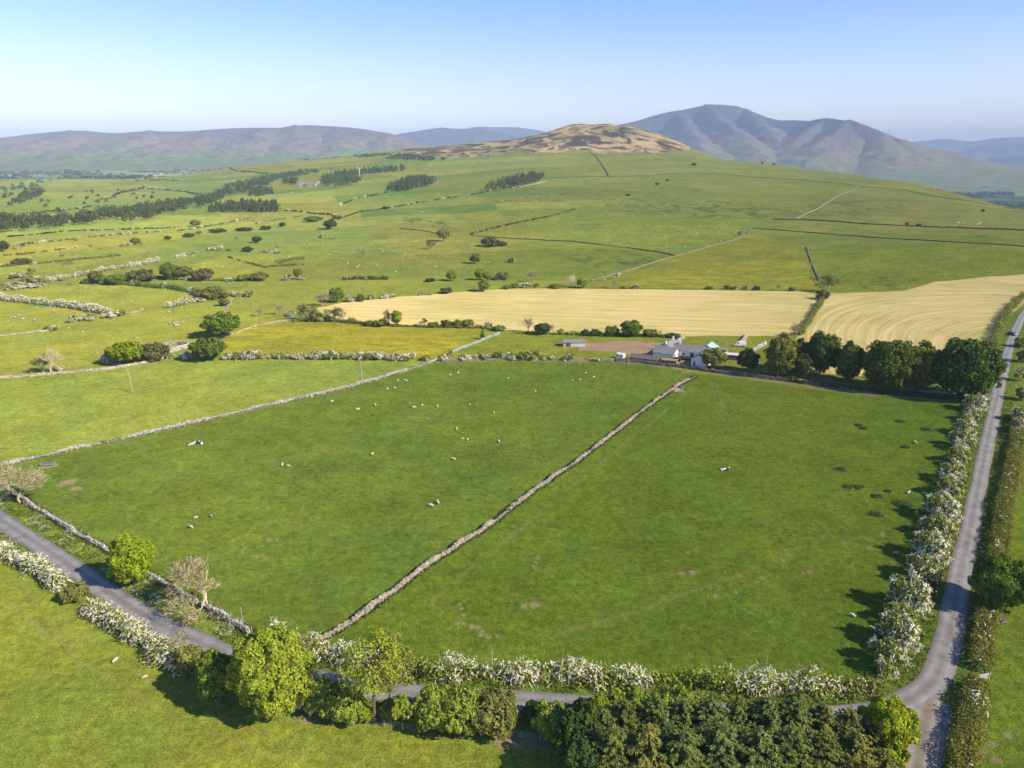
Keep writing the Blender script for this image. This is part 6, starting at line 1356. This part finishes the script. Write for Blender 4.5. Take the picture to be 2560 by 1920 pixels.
# wind turbine
def turbine(u, v, hpx):
    p = ground_at(u, v); k, an = ppm(p); h = hpx / k; r = empty('wind_turbine', p, .4)
    g = Geo(); g.tube([(0, 0, -1), (0, 0, h * .5), (0, 0, h)], [h * .035, h * .027, h * .02], 8); link('tower', g.mesh('tower', M_PAINT, True), r, (.8, .8, .8))
    g = Geo(); g.box((0, 0, h + .3), (.7, 2.0, .8)); link('nacelle', g.mesh('nacelle', M_PAINT), r, (.8, .8, .8))
    for i in range(3):
        a = .4 + i * 2.094; L = h * .38; d = np.array([math.cos(a), 0, math.sin(a)]); c = np.array([0, -1.2, h + .3]); g = Geo(); g.tube([c, c + d * L * .4, c + d * L], [.28, .34, .08], 5); link('blade', g.mesh('blade', M_PAINT, True), r, (.8, .8, .8))
    tag(r, 'slender white wind turbine beside the far hill farm', 'turbine')
turbine(900, 450, 26)

# ------------------------------------------------------------------ vehicles
def car(u, v, ang, colr, label, name='parked_car', cat='car', sc=1.0, van=False):
    p = ground_at(u, v) + Vector((0, 0, .06)); r = empty(name, p, ang, (sc, sc, sc))
    prof = [(-2.05, .35), (-2.1, .75), (-1.95, .95), (-1.2, 1.0), (-.75, 1.42), (.75, 1.46), (1.5, 1.05), (2.0, .9), (2.1, .6), (2.05, .35)] if not van else [(-2.4, .4), (-2.45, 1.0), (-1.9, 1.2), (-1.3, 2.0), (2.3, 2.05), (2.4, 1.2), (2.4, .4)]
    g = Geo(); n = len(prof)
    L = [(x, -.85 + (.16 if z > 1.2 else 0), z) for x, z in prof]; R = [(x, .85 - (.16 if z > 1.2 else 0), z) for x, z in prof]
    for i in range(n):
        j = (i + 1) % n; g.poly([L[i], R[i], R[j], L[j]])
    for S_ in (L, R):
        c = (0, S_[0][1], .7)
        for i in range(0, n):
            j = (i + 1) % n; m_ = tuple((np.array(S_[i]) + np.array(S_[j])) / 2); g.poly([c, S_[i], m_, S_[j]])
    link('body', g.mesh('body', M_PAINT), r, colr)
    if van: W_ = [((-1.62, 0, 1.62), (.06, 1.3, .7), 0), ((-1.0, -.80, 1.55), (.8, .05, .5), 0), ((-1.0, .80, 1.55), (.8, .05, .5), 0)]
    else: W_ = [((-.98, 0, 1.24), (.05, 1.2, .42), 1), ((1.14, 0, 1.28), (.05, 1.2, .42), -1), ((0, -.765, 1.2), (1.3, .05, .34), 0), ((0, .765, 1.2), (1.3, .05, .34), 0)]
    for c, s_, tl in W_:
        g = Geo(); g.box((0, 0, 0), s_); o = link('window', g.mesh('window', M_GLASS), r); o.location = c; o.rotation_euler = (0, tl * .82, 0)
    for x in (-1.3, 1.3):
        for y in (-.8, .8):
            g = Geo(); g.tube([(0, -.11, 0), (0, .11, 0)], .33, 12); g.poly([(-.2, -.115, -.2), (.2, -.115, -.2), (.2, -.115, .2), (-.2, -.115, .2)]); g.poly([(-.2, .115, -.2), (-.2, .115, .2), (.2, .115, .2), (.2, .115, -.2)])
            o = link('wheel', g.mesh('wheel', M_RUBBER, False), r); o.location = (x, y, .33)
    for y in (-.6, .6):
        g = Geo(); g.box((0, 0, 0), (.05, .3, .14)); o = link('headlight', g.mesh('headlight', M_METAL), r); o.location = (-2.1 if not van else -2.43, y, .72)
    return tag(r, label, cat)
car(2530, 838, math.pi / 2 + .22, (.035, .06, .13), 'dark blue car coming down the far lane')
car(1690, 902, FA + .2, (.03, .03, .035), 'black car parked by the white gabled barn')
car(1706, 899, FA + .1, (.06, .07, .07), 'dark grey car second in the farm yard')
car(1716, 900, FA + .3, (.05, .09, .06), 'dark green car nearest the white barn end')
car(1850, 866, FA + .4, (.75, .75, .75), 'white van parked in the paddock behind the farm', 'parked_van', 'van', 1.0, True)
def rounded(name, label, cat, u, v, size, ang, col, mat=None, seg=3):
    """a small soft edged box shaped thing, built with bevelled corners"""
    bm = bmesh.new(); bmesh.ops.create_cube(bm, size=1.0); bmesh.ops.scale(bm, vec=size, verts=bm.verts); bmesh.ops.translate(bm, vec=(0, 0, size[2] / 2), verts=bm.verts)
    bmesh.ops.bevel(bm, geom=list(bm.edges), offset=min(size) * .18, segments=seg, affect='EDGES'); me = bpy.data.meshes.new(name); bm.to_mesh(me); bm.free(); me.materials.append(mat or M_PAINT)
    r = empty(name, ground_at(u, v), ang); link('body', me, r, col); return tag(r, label, cat), r
_, cv = rounded('caravan', 'small white caravan left of the low farm shed', 'caravan', 1551, 896, (3.6, 2.0, 2.2), FA, (.78, .78, .76))
for q in (-.9, .9):
    g = Geo(); g.box((0, 0, 0), (.8, .05, .6)); o = link('window', g.mesh('window', M_GLASS), cv); o.location = (q, -1.01, 1.4)
g = Geo(); g.box((0, 0, 0), (.9, 2.02, .4)); o = link('wheel_box', g.mesh('wheel_box', M_RUBBER), cv); o.location = (0, 0, .2)
# feeding trough
tr = empty('trough', ground_at(120, 1164), .12)
g = Geo(); Lt, Wt, Ht = 3.4, .8, .55
for sx, sy, s_ in ((0, -Wt / 2, (Lt, .06, Ht)), (0, Wt / 2, (Lt, .06, Ht)), (-Lt / 2, 0, (.06, Wt - .07, Ht)), (Lt / 2, 0, (.06, Wt - .07, Ht)), (0, 0, (Lt - .1, Wt - .1, .08))): g.box((sx, sy, .25 + (Ht / 2 if s_[2] > .1 else .06)), s_)
link('basin', g.mesh('basin', M_METAL), tr)
g = Geo(); g.box((0, 0, .66), (Lt - .14, Wt - .14, .02)); link('water', g.mesh('water', M_GLASS), tr)
for x in (-1.4, 1.4):
    g = Geo(); g.box((0, 0, .1), (.14, .7, .3)); o = link('foot', g.mesh('foot', M_WOOD), tr); o.location.x = x
tag(tr, 'long metal feeding trough on bare earth by the pale wall', 'trough')
dr = empty('drum', ground_at(1704, 974), .3); g = Geo(); g.tube([(0, 0, 0), (0, 0, .05), (0, 0, .5), (0, 0, 1.0), (0, 0, 1.04)], [.40, .46, .48, .46, .38], 14); link('body', g.mesh('body', M_PAINT, True), dr, (.03, .16, .55)); g = Geo(); g.tube([(0, 0, 1.03), (0, 0, 1.08)], [.40, .02], 14); link('lid', g.mesh('lid', M_PAINT), dr, (.04, .2, .6)); tag(dr, 'bright blue drum beside the upper end of the diagonal wall', 'drum')
def heap(u, v, n, rad, label, col, seed):
    rng = np.random.default_rng(seed); p = ground_at(u, v); q = rng.normal(size=(n, 2)) * rad * .45; z = .1 + .7 * np.exp(-np.sum(q ** 2, 1) / rad ** 2 * 3) * rng.uniform(.2, 1, n)
    V, Q = stone_boxes(np.c_[q, z], rng.uniform(.25, .6, (n, 3)), unit(rng.normal(size=(n, 2))), rng); o = link('stone_heap', mesh_np('stone_heap', V, Q, M_STONE), None, col, p); tag(o, label, 'heap')
heap(1692, 976, 60, 2.0, 'heap of fallen stones by the blue drum', (.42, .34, .25), 3)
heap(2485, 1548, 40, 1.4, 'small stone heap at the foot of the round green tree', (.22, .17, .13), 4)
tp = empty('tarpaulin', ground_at(1861, 887), .3); bm = bmesh.new(); bmesh.ops.create_grid(bm, x_segments=10, y_segments=8, size=1.0)
for vv in bm.verts: vv.co = Vector((vv.co.x * 2.0, vv.co.y * 1.5, max(0.05, 1.5 - .9 * vv.co.length ** 2 + .12 * math.sin(vv.co.x * 9) * math.cos(vv.co.y * 7))))
me = bpy.data.meshes.new('cover'); bm.to_mesh(me); bm.free(); me.materials.append(M_PAINT); link('cover', me, tp, (.06, .42, .44)); tag(tp, 'turquoise tarpaulin heap behind the small dark tree', 'tarpaulin')
fence([(1800, 880), (1830, 884), (1870, 892)], 'wooden pen fence in the yard right of the teal roofed barn', 2.0, 1.2)
fence([(1770, 862), (1800, 866), (1850, 868), (1905, 872)], 'garden fence in the paddock behind the farm', 3.0, 1.1)
dry_wall([(1847, 866), (1856, 852), (1868, 839)], 1.1, .7, 'pale wall across the paddock beside the white van', .7, (.42, .40, .35), 71, .1, 2)
dry_wall([(1880, 880), (1895, 872), (1912, 862)], 1.1, .7, 'pale wall end behind the first tall tree', .7, (.44, .42, .37), 72, .1, 2)
dry_wall([(1694, 857), (1702, 852), (1710, 847)], 1.1, .7, 'short wall behind the farmhouse', .7, (.40, .38, .34), 73, .1, 2)

# ------------------------------------------------------------------ animals
def skinned(name, verts, edges, rad, mat, levels=2):
    me = bpy.data.meshes.new(name + '_skeleton'); me.from_pydata(verts, edges, []); o = bpy.data.objects.new(name, me); COL.objects.link(o)
    m = o.modifiers.new('skin', 'SKIN'); m.use_smooth_shade = True
    for i, r in enumerate(rad): sv = me.skin_vertices[0].data[i]; sv.radius = r if isinstance(r, tuple) else (r, r); sv.use_root = (i == 0)
    s = o.modifiers.new('sub', 'SUBSURF'); s.levels = levels; s.render_levels = levels
    dg = bpy.context.evaluated_depsgraph_get(); new = bpy.data.meshes.new_from_object(o.evaluated_get(dg)); bpy.data.objects.remove(o); bpy.data.meshes.remove(me)
    new.name = name; new.materials.clear(); new.materials.append(mat); return new
def beast(L, Hh, head_down, lying=False, bulk=1.0, leg=1.0):
    b = Hh * (.62 if not lying else .36); r = Hh * .30 * bulk
    v = [(-L * .34, 0, b), (0, 0, b * .98), (L * .30, 0, b), (L * .44, 0, b * 1.04)]; rd = [(r * .95, r * .88), (r, r * 1.02), (r * .9, r * .9), (r * .55, r * .55)]; e = [(0, 1), (1, 2), (2, 3)]
    hd = [(L * .56, 0, b * .72), (L * .62, 0, b * .36)] if head_down else [(L * .54, 0, b * 1.38), (L * .68, 0, b * 1.28)]
    v += hd; rd += [r * .40, r * .24]; e += [(3, 4), (4, 5)]
    k = len(v)
    for s in (-1, 1):
        v += [(hd[0][0] - .02 * L, s * r * .65, hd[0][2] + r * .15)]; rd += [r * .12]; e += [(4, len(v) - 1)]
    v += [(-L * .47, 0, b * .72)]; rd += [r * .14]; e += [(0, len(v) - 1)]
    for sx, root in ((-.34, 0), (.28, 2)):
        for s in (-1, 1):
            a = len(v); y = s * r * .55
            if lying: v += [(L * sx, s * r * .8, b * .45), (L * (sx + .10), s * r * 1.05, .10 * Hh)]; rd += [r * .34, r * .18]; e += [(root, a), (a, a + 1)]
            else: v += [(L * sx, y, b * .60), (L * (sx - (.05 if sx < 0 else -.01)), y, b * .32), (L * (sx - .01), y, .03)]; rd += [r * .34, r * .19 * leg, r * .15 * leg]; e += [(root, a), (a, a + 1), (a + 1, a + 2)]
    return v, e, rd
SHEEP = [skinned('sheep', *[x for x in beast(1.2, .92, True)], M_WOOL), skinned('sheep', *beast(1.2, .92, False), M_WOOL), skinned('sheep', *beast(1.2, .86, False, True), M_WOOL)]
def hide_material():
    m, n, l, out = nodes('patched_hide'); tc = n.new('ShaderNodeTexCoord'); oi = n.new('ShaderNodeObjectInfo')
    z = ND(n, 'ShaderNodeTexNoise', Scale=1.3, Detail=1.0); mp = n.new('ShaderNodeMapping'); l.new(tc.outputs['Object'], mp.inputs['Vector']); l.new(mp.outputs[0], z.inputs['Vector'])
    c = mixc(n, l, mapr(n, l, z.outputs[0], .43, .46, 0, 1), (.72, .69, .64), oi.outputs['Color']); p = ND(n, 'ShaderNodeBsdfPrincipled', Roughness=.8); l.new(c, p.inputs['Base Color']); l.new(p.outputs[0], out.inputs[0]); return m
M_HIDE = hide_material()
COW = [skinned('cow', *beast(2.3, 1.45, True), M_HIDE), skinned('cow', *beast(2.3, 1.4, False, True), M_HIDE)]
_sr = random.Random(8)
def animal(meshes, u, v, label, group=None, name='sheep', cat='sheep', col=(.54, .47, .34), sc=1.0, k=None, rz=None):
    o = link(name, meshes[k if k is not None else _sr.randrange(len(meshes))], None, tuple(c * _sr.uniform(.92, 1.05) for c in col), ground_at(u, v) + Vector((0, 0, -.01)))
    o.rotation_euler = (0, 0, _sr.uniform(0, 6.28) if rz is None else rz); s = sc * (.86 if name == 'sheep' else 1) * _sr.uniform(.92, 1.1); o.scale = (s, s, s); return tag(o, label, cat, group)
def b2(L): return [(800 + x / 2.304, 850 + y / 2.304) for x, y in L]
def b1(L): return [(x / 2.572, 900 + y / 2.572) for x, y in L]
def a8(L): return [(x / 4.424, 700 + y / 4.424) for x, y in L]
def herd(L, label, group, **kw):
    for u, v in L: animal(SHEEP, u, v, label, group, **kw)
herd(b2([(447, 237), (488, 232), (499, 238), (387, 283), (430, 281), (752, 204), (795, 194)]), 'sheep in the top left corner of the large pasture', 'sheep in the top left corner of the large pasture')
herd(b2([(319, 379), (209, 401), (220, 401), (516, 369), (536, 393), (548, 391), (587, 377), (677, 386), (864, 377), (897, 379), (618, 456)]), 'sheep in the loose flock across the middle of the large pasture', 'loose flock in the large pasture')
herd(b2([(1451, 234), (1495, 232), (1530, 192), (1576, 218)]), 'sheep in the group of four below the farm', 'four sheep below the farm')
animal(SHEEP, *b2([(68, 359)])[0], 'single sheep near the neat pale wall'); animal(SHEEP, *b1([(2005, 242)])[0], 'sheep standing against the neat pale wall', k=1); animal(SHEEP, *b2([(308, 434)])[0], 'black faced dark sheep among the white flock', col=(.12, .11, .10)); animal(SHEEP, *b2([(1081, 226)])[0], 'sheep alone near the top of the large pasture', k=1); animal(SHEEP, *b2([(1240, 297)])[0], 'sheep alone above the slight ridge in the large pasture')
animal(SHEEP, *b2([(1002, 424)])[0], 'sheep alone right of the loose flock', k=0); animal(SHEEP, *b2([(789, 519)])[0], 'sheep above a pair of lambs'); animal(SHEEP, *b2([(824, 569)])[0], 'left lamb of a small pair in mid pasture', sc=.65, cat='lamb', name='lamb'); animal(SHEEP, *b2([(850, 577)])[0], 'right lamb of a small pair in mid pasture', sc=.65, cat='lamb', name='lamb'); animal(SHEEP, *b2([(1031, 589)])[0], 'sheep alone nearest the diagonal wall', k=0)
animal(SHEEP, *b2([(303, 661)])[0], 'sheep alone in the empty middle of the pasture', k=0); animal(SHEEP, *b2([(773, 691)])[0], 'sheep alone below the sheep by the wall', k=1); animal(SHEEP, *b2([(641, 960)])[0], 'larger sheep of the nearest pair by the diagonal wall', sc=1.15, k=0, rz=3.0); animal(SHEEP, *b2([(680, 942)])[0], 'smaller sheep of the nearest pair by the diagonal wall', k=1, rz=2.0); animal(SHEEP, *b2([(1411, 126)])[0], 'sheep at the field top beside the hawthorns')
animal(SHEEP, *b1([(1815, 680)])[0], 'left sheep of a pair right of the cattle', k=1); animal(SHEEP, *b1([(1857, 687)])[0], 'right sheep of a pair right of the cattle', k=0); animal(SHEEP, *b1([(1258, 1021)])[0], 'biggest sheep of three near the egg shaped tree', k=0); animal(SHEEP, *b1([(1356, 1009)])[0], 'right hand sheep of three near the egg shaped tree', k=1); animal(SHEEP, *b1([(1230, 1081)])[0], 'lowest sheep of three near the egg shaped tree', k=0)
def r3(x, y): return (1700 + x / 2.572, 950 + y / 2.572)
def r6(x, y): return (1500 + x / 2.087, 1400 + y / 2.087)
animal(SHEEP, *r3(1512, 406), 'sheep between the dark rush clumps and the hawthorns', k=0); animal(SHEEP, *r3(1468, 730), 'sheep at the shadow edge of the hawthorn row', k=1); animal(SHEEP, *r3(1522, 852), 'sheep lying right against a white hawthorn', k=2); animal(SHEEP, *r3(1383, 1120), 'pale sheep standing in the hawthorn shadow', k=1)
animal(SHEEP, *r6(1318, 296), 'sheep in the sun left of the hawthorn shadow', k=0, rz=2.6); animal(SHEEP, *r6(1470, 332), 'sheep under the biggest white hawthorn', k=1); animal(SHEEP, *r6(1428, 361), 'left sheep deep in the hawthorn shade', k=2); animal(SHEEP, *r6(1433, 405), 'lowest sheep deep in the hawthorn shade', k=2)
animal(SHEEP, 288, 1655, 'ewe grazing in the near grass field', k=0, rz=1.1, sc=1.0); animal(SHEEP, 361, 1696, 'lamb grazing in the near grass field', k=0, rz=.4, sc=.78, cat='lamb', name='lamb')
animal(COW, 478, 1113, 'mostly white cow lying left in a group of three', None, 'cow', 'cow', (.40, .37, .33), .8, 1, .4); animal(COW, 489, 1109, 'black and white cow in the middle of a group of three', None, 'cow', 'cow', (.02, .02, .02), 1, 1, .2); animal(COW, 504, 1110, 'small white cow right in a group of three', None, 'cow', 'cow', (.3, .28, .26), .75, 1, 2.0); animal(COW, 1811, 1176, 'single black and white cow lying in the right pasture', None, 'cow', 'cow', (.015, .015, .015), 1.05, 1, .1)
herd(a8([(87, 452), (763, 533), (916, 574), (480, 652), (1505, 650), (350, 110), (888, 139), (1345, 250), (1785, 204), (1453, 241), (1787, 355), (1875, 359), (1495, 347), (1567, 332), (1583, 324), (1945, 466), (1972, 473), (2020, 472), (500, 328), (130, 425), (215, 395), (240, 396), (1650, 533)]), 'sheep grazing in the pale fields on the left', 'sheep in the left fields')
for i, (x, y) in enumerate([(165, 422), (255, 440), (390, 451), (1925, 499), (1875, 490), (1960, 512), (590, 358), (415, 325)]): animal(COW[:1], *a8([(x, y)])[0], 'reddish brown cow alone in a left field' if i == 2 else 'dark cow grazing in the left fields', None if i == 2 else 'dark cattle in the left fields', 'cow', 'cow', (.16, .05, .03) if i == 2 else (.02, .02, .02), .8)
herd([(700 + x / 2.572, 640 + y / 2.572) for x, y in [(387, 174), (470, 162), (525, 170), (507, 219), (805, 216), (155, 240), (190, 207), (660, 232)]], 'sheep in the narrow pasture above the stubble', 'sheep above the stubble')
for x, y in [(885, 665), (875, 682), (1030, 673), (1040, 674), (1160, 655), (1185, 641), (1262, 675), (1268, 650), (1348, 654), (1380, 702), (1483, 692), (1600, 697), (530, 749)]: animal(COW[:1], 850 + x / 2.572, 240 + y / 2.572, 'black cow on the far green hillside', 'black cattle on the hillside', 'cow', 'cow', (.012, .012, .012), 1.25)
for x, y in [(1720, 818), (1405, 798)]: animal(COW[:1], 1700 + x / 2.572, 240 + y / 2.572, 'dark cow near the long straight hillside wall', 'dark cattle by the hillside wall', 'cow', 'cow', (.015, .015, .015), 1.1)
for x, y in [(1765, 838), (1790, 818), (1820, 818), (1915, 830), (1928, 820)]: animal(SHEEP, 1700 + x / 2.572, 240 + y / 2.572, 'white animal near the long straight hillside wall', 'white cattle by the hillside wall', 'cow', 'cow', (.7, .68, .62), 1.7)
HILLSHEEP = [([(1180, 600), (1440, 530), (1880, 545), (1860, 590), (1690, 638), (1440, 604)], 62, 'sheep scattered over the middle hillside pasture', 1.0), ([(900, 600), (1180, 590), (1300, 605), (1200, 690), (850, 690)], 26, 'sheep scattered over the lower hillside pasture', 1.0), ([(700, 600), (900, 580), (840, 660), (640, 660)], 16, 'sheep near the dark slope trees on the left', 1.0), ([(1000, 480), (1400, 470), (1600, 500), (1200, 560), (900, 545)], 26, 'sheep on the upper hillside pasture', 1.0), ([(1620, 400), (2050, 440), (1900, 440), (1650, 425)], 18, 'sheep high under the skyline ridge', 1.2), ([(480, 640), (680, 640), (620, 668), (480, 672)], 10, 'sheep in the yellow green left field', 1.0)]
for poly, n, lb, sc in HILLSHEEP:
    k = 0; P = np.array(poly, float)
    while k < n:
        u = _sr.uniform(P[:, 0].min(), P[:, 0].max()); v = _sr.uniform(P[:, 1].min(), P[:, 1].max())
        if not inside(np.array([u]), np.array([v]), P)[0]: continue
        animal(SHEEP, u, v, lb, lb, col=(.72, .66, .52), sc=sc * 1.1); k += 1

# ------------------------------------------------------------------ rushes, verge grass and cow parsley
for i, (x, y, w) in enumerate([(1415, 267, 3.4), (1150, 292, 2.6), (1182, 312, 2.8), (1588, 320, 4.0), (1450, 432, 2.6), (1035, 575, 3.0), (1080, 688, 2.8), (1145, 690, 3.2), (1340, 718, 2.0), (1265, 750, 2.6), (1425, 800, 4.6), (1255, 865, 3.6)]):
    rng = np.random.default_rng(300 + i); m = int(260 * w); a = rng.uniform(0, 6.3, m); rr = np.sqrt(rng.random(m)) * w / 2 * (.75 + .4 * vnoise(a, a * 0, i)); w_i = w; rr = rr * (1 + .35 * np.sin(a * 3 + i) * (i % 2)) * .85; hh = .6 * rng.uniform(.35, 1.15, m) * np.clip(1 - .6 * (rr / w * 2) ** 2, .2, 1)
    B = np.c_[np.cos(a) * rr * 1.15, np.sin(a) * rr, hh * .5]; tdir = np.c_[rng.normal(size=(m, 2)) * .35, np.ones(m)]
    V, Q = leaf_quads(B, np.c_[rng.normal(size=(m, 2)), np.full(m, .9)], hh * .6, .06, rng, tdir)
    p = ground_at(*r3(x, y)); me = mesh_np('rush_clump', V, Q, M_LEAF); o = link('rush_clump', me, None, (.12, .175, .05), p); tag(o, 'dark rush clump in the right hand pasture near the hawthorn row', 'rushes', 'rush clumps in the right pasture')
def verge(path, s0, s1, o0, o1, dens, label, seed, parsley=.0, hgt=.5, col=(.12, .165, .022)):
    rng = np.random.default_rng(seed); k = np.arange(len(path)); T = np.gradient(path, axis=0); T /= np.linalg.norm(T, axis=1)[:, None]; Nn = np.c_[-T[:, 1], T[:, 0]]
    n = int((s1 - s0) * 2.0 * (abs(o1 - o0)) * dens); t = rng.uniform(s0, s1 - 1, n); i = t.astype(int); f = (t - i)[:, None]
    off = rng.uniform(o0, o1, n); xy = path[i] * (1 - f) + path[i + 1] * f + Nn[i] * off[:, None]
    keep = fbm(xy[:, 0] / 2.2, xy[:, 1] / 2.2, seed, 2) > .40; xy = xy[keep]; n = len(xy); z = land(xy[:, 0], xy[:, 1]); h = hgt * rng.uniform(.4, 1.2, n)
    V, Q = leaf_quads(np.c_[xy, z + h * .4], rng.normal(size=(n, 3)) + np.array([0, 0, .6]), h * .55, .07 + .05 * rng.random(n), rng, np.c_[rng.normal(size=(n, 2)) * .5, np.ones(n)])
    setting(link('grass', mesh_np('grass', V, Q, M_LEAF), None, col), 'stuff', label)
    if parsley:
        m_ = fbm(xy[:, 0] / 4.0, xy[:, 1] / 4.0, seed + 4, 2); c = np.nonzero((m_ > .52) & (rng.random(n) < parsley))[0]
        P = np.repeat(np.c_[xy[c], z[c] + .75], 5, 0) + rng.normal(size=(len(c) * 5, 3)) * np.array([.2, .2, .08])
        V, Q = leaf_quads(P, rng.normal(size=P.shape) * .4 + np.array([0, 0, 1]), .065, .06, rng)
        setting(link('flowers', mesh_np('flowers', V, Q, M_BLOSSOM), None, (.8, .8, .66)), 'stuff', label.replace('long grass', 'white cow parsley'))
def lane_s(u, v):
    p = ground_at(u, v); return int(np.argmin(np.hypot(lane_w[:, 0] - p.x, lane_w[:, 1] - p.y)))
sA, sB, sC, sD, sE, sF = lane_s(-60, 1260), lane_s(640, 1665), lane_s(2290, 1746), lane_s(2397, 1448), lane_s(2493, 989), lane_s(1480, 1765)
verge(lane_w, sA, sB, 2.0, 7.5, 11, 'long grass on the verge between lane and roadside wall', 401, .22)
verge(lane_w, sA, sB, -3.9, -2.0, 9, 'long grass on the verge below the white lane hedge', 402, .05)
verge(lane_w, sB, sC, 2.0, 5.2, 12, 'long grass on the verge below the long white hedge', 403, .05)
verge(lane_w, sC, sE, 2.0, 5.8, 9, 'long grass on the verge under the lane hawthorns', 404, .10)
verge(lane_w, sC, sE, -4.6, -2.0, 9, 'long grass on the verge right of the lane', 405, .08, .45, (.13, .18, .025))
verge(lane_w, sB, sF, -3.6, -2.0, 9, 'long grass on the lower side of the lane by the bushes', 406, .03)
# ------------------------------------------------------------------ the air
def haze():
    g = Geo(); g.box((0, 14500 - 1000, 460), (52000, 32000, 1300))
    m, n, l, out = nodes('air')
    v = n.new('ShaderNodeVolumePrincipled'); v.inputs['Color'].default_value = (0.53, 0.72, 1.0, 1); v.inputs['Density'].default_value = 7.6e-5; v.inputs['Anisotropy'].default_value = -0.2
    l.new(v.outputs[0], out.inputs['Volume'])
    setting(link('haze', g.mesh('haze', m)), 'stuff', 'thin blue summer haze over the far hills')
haze()
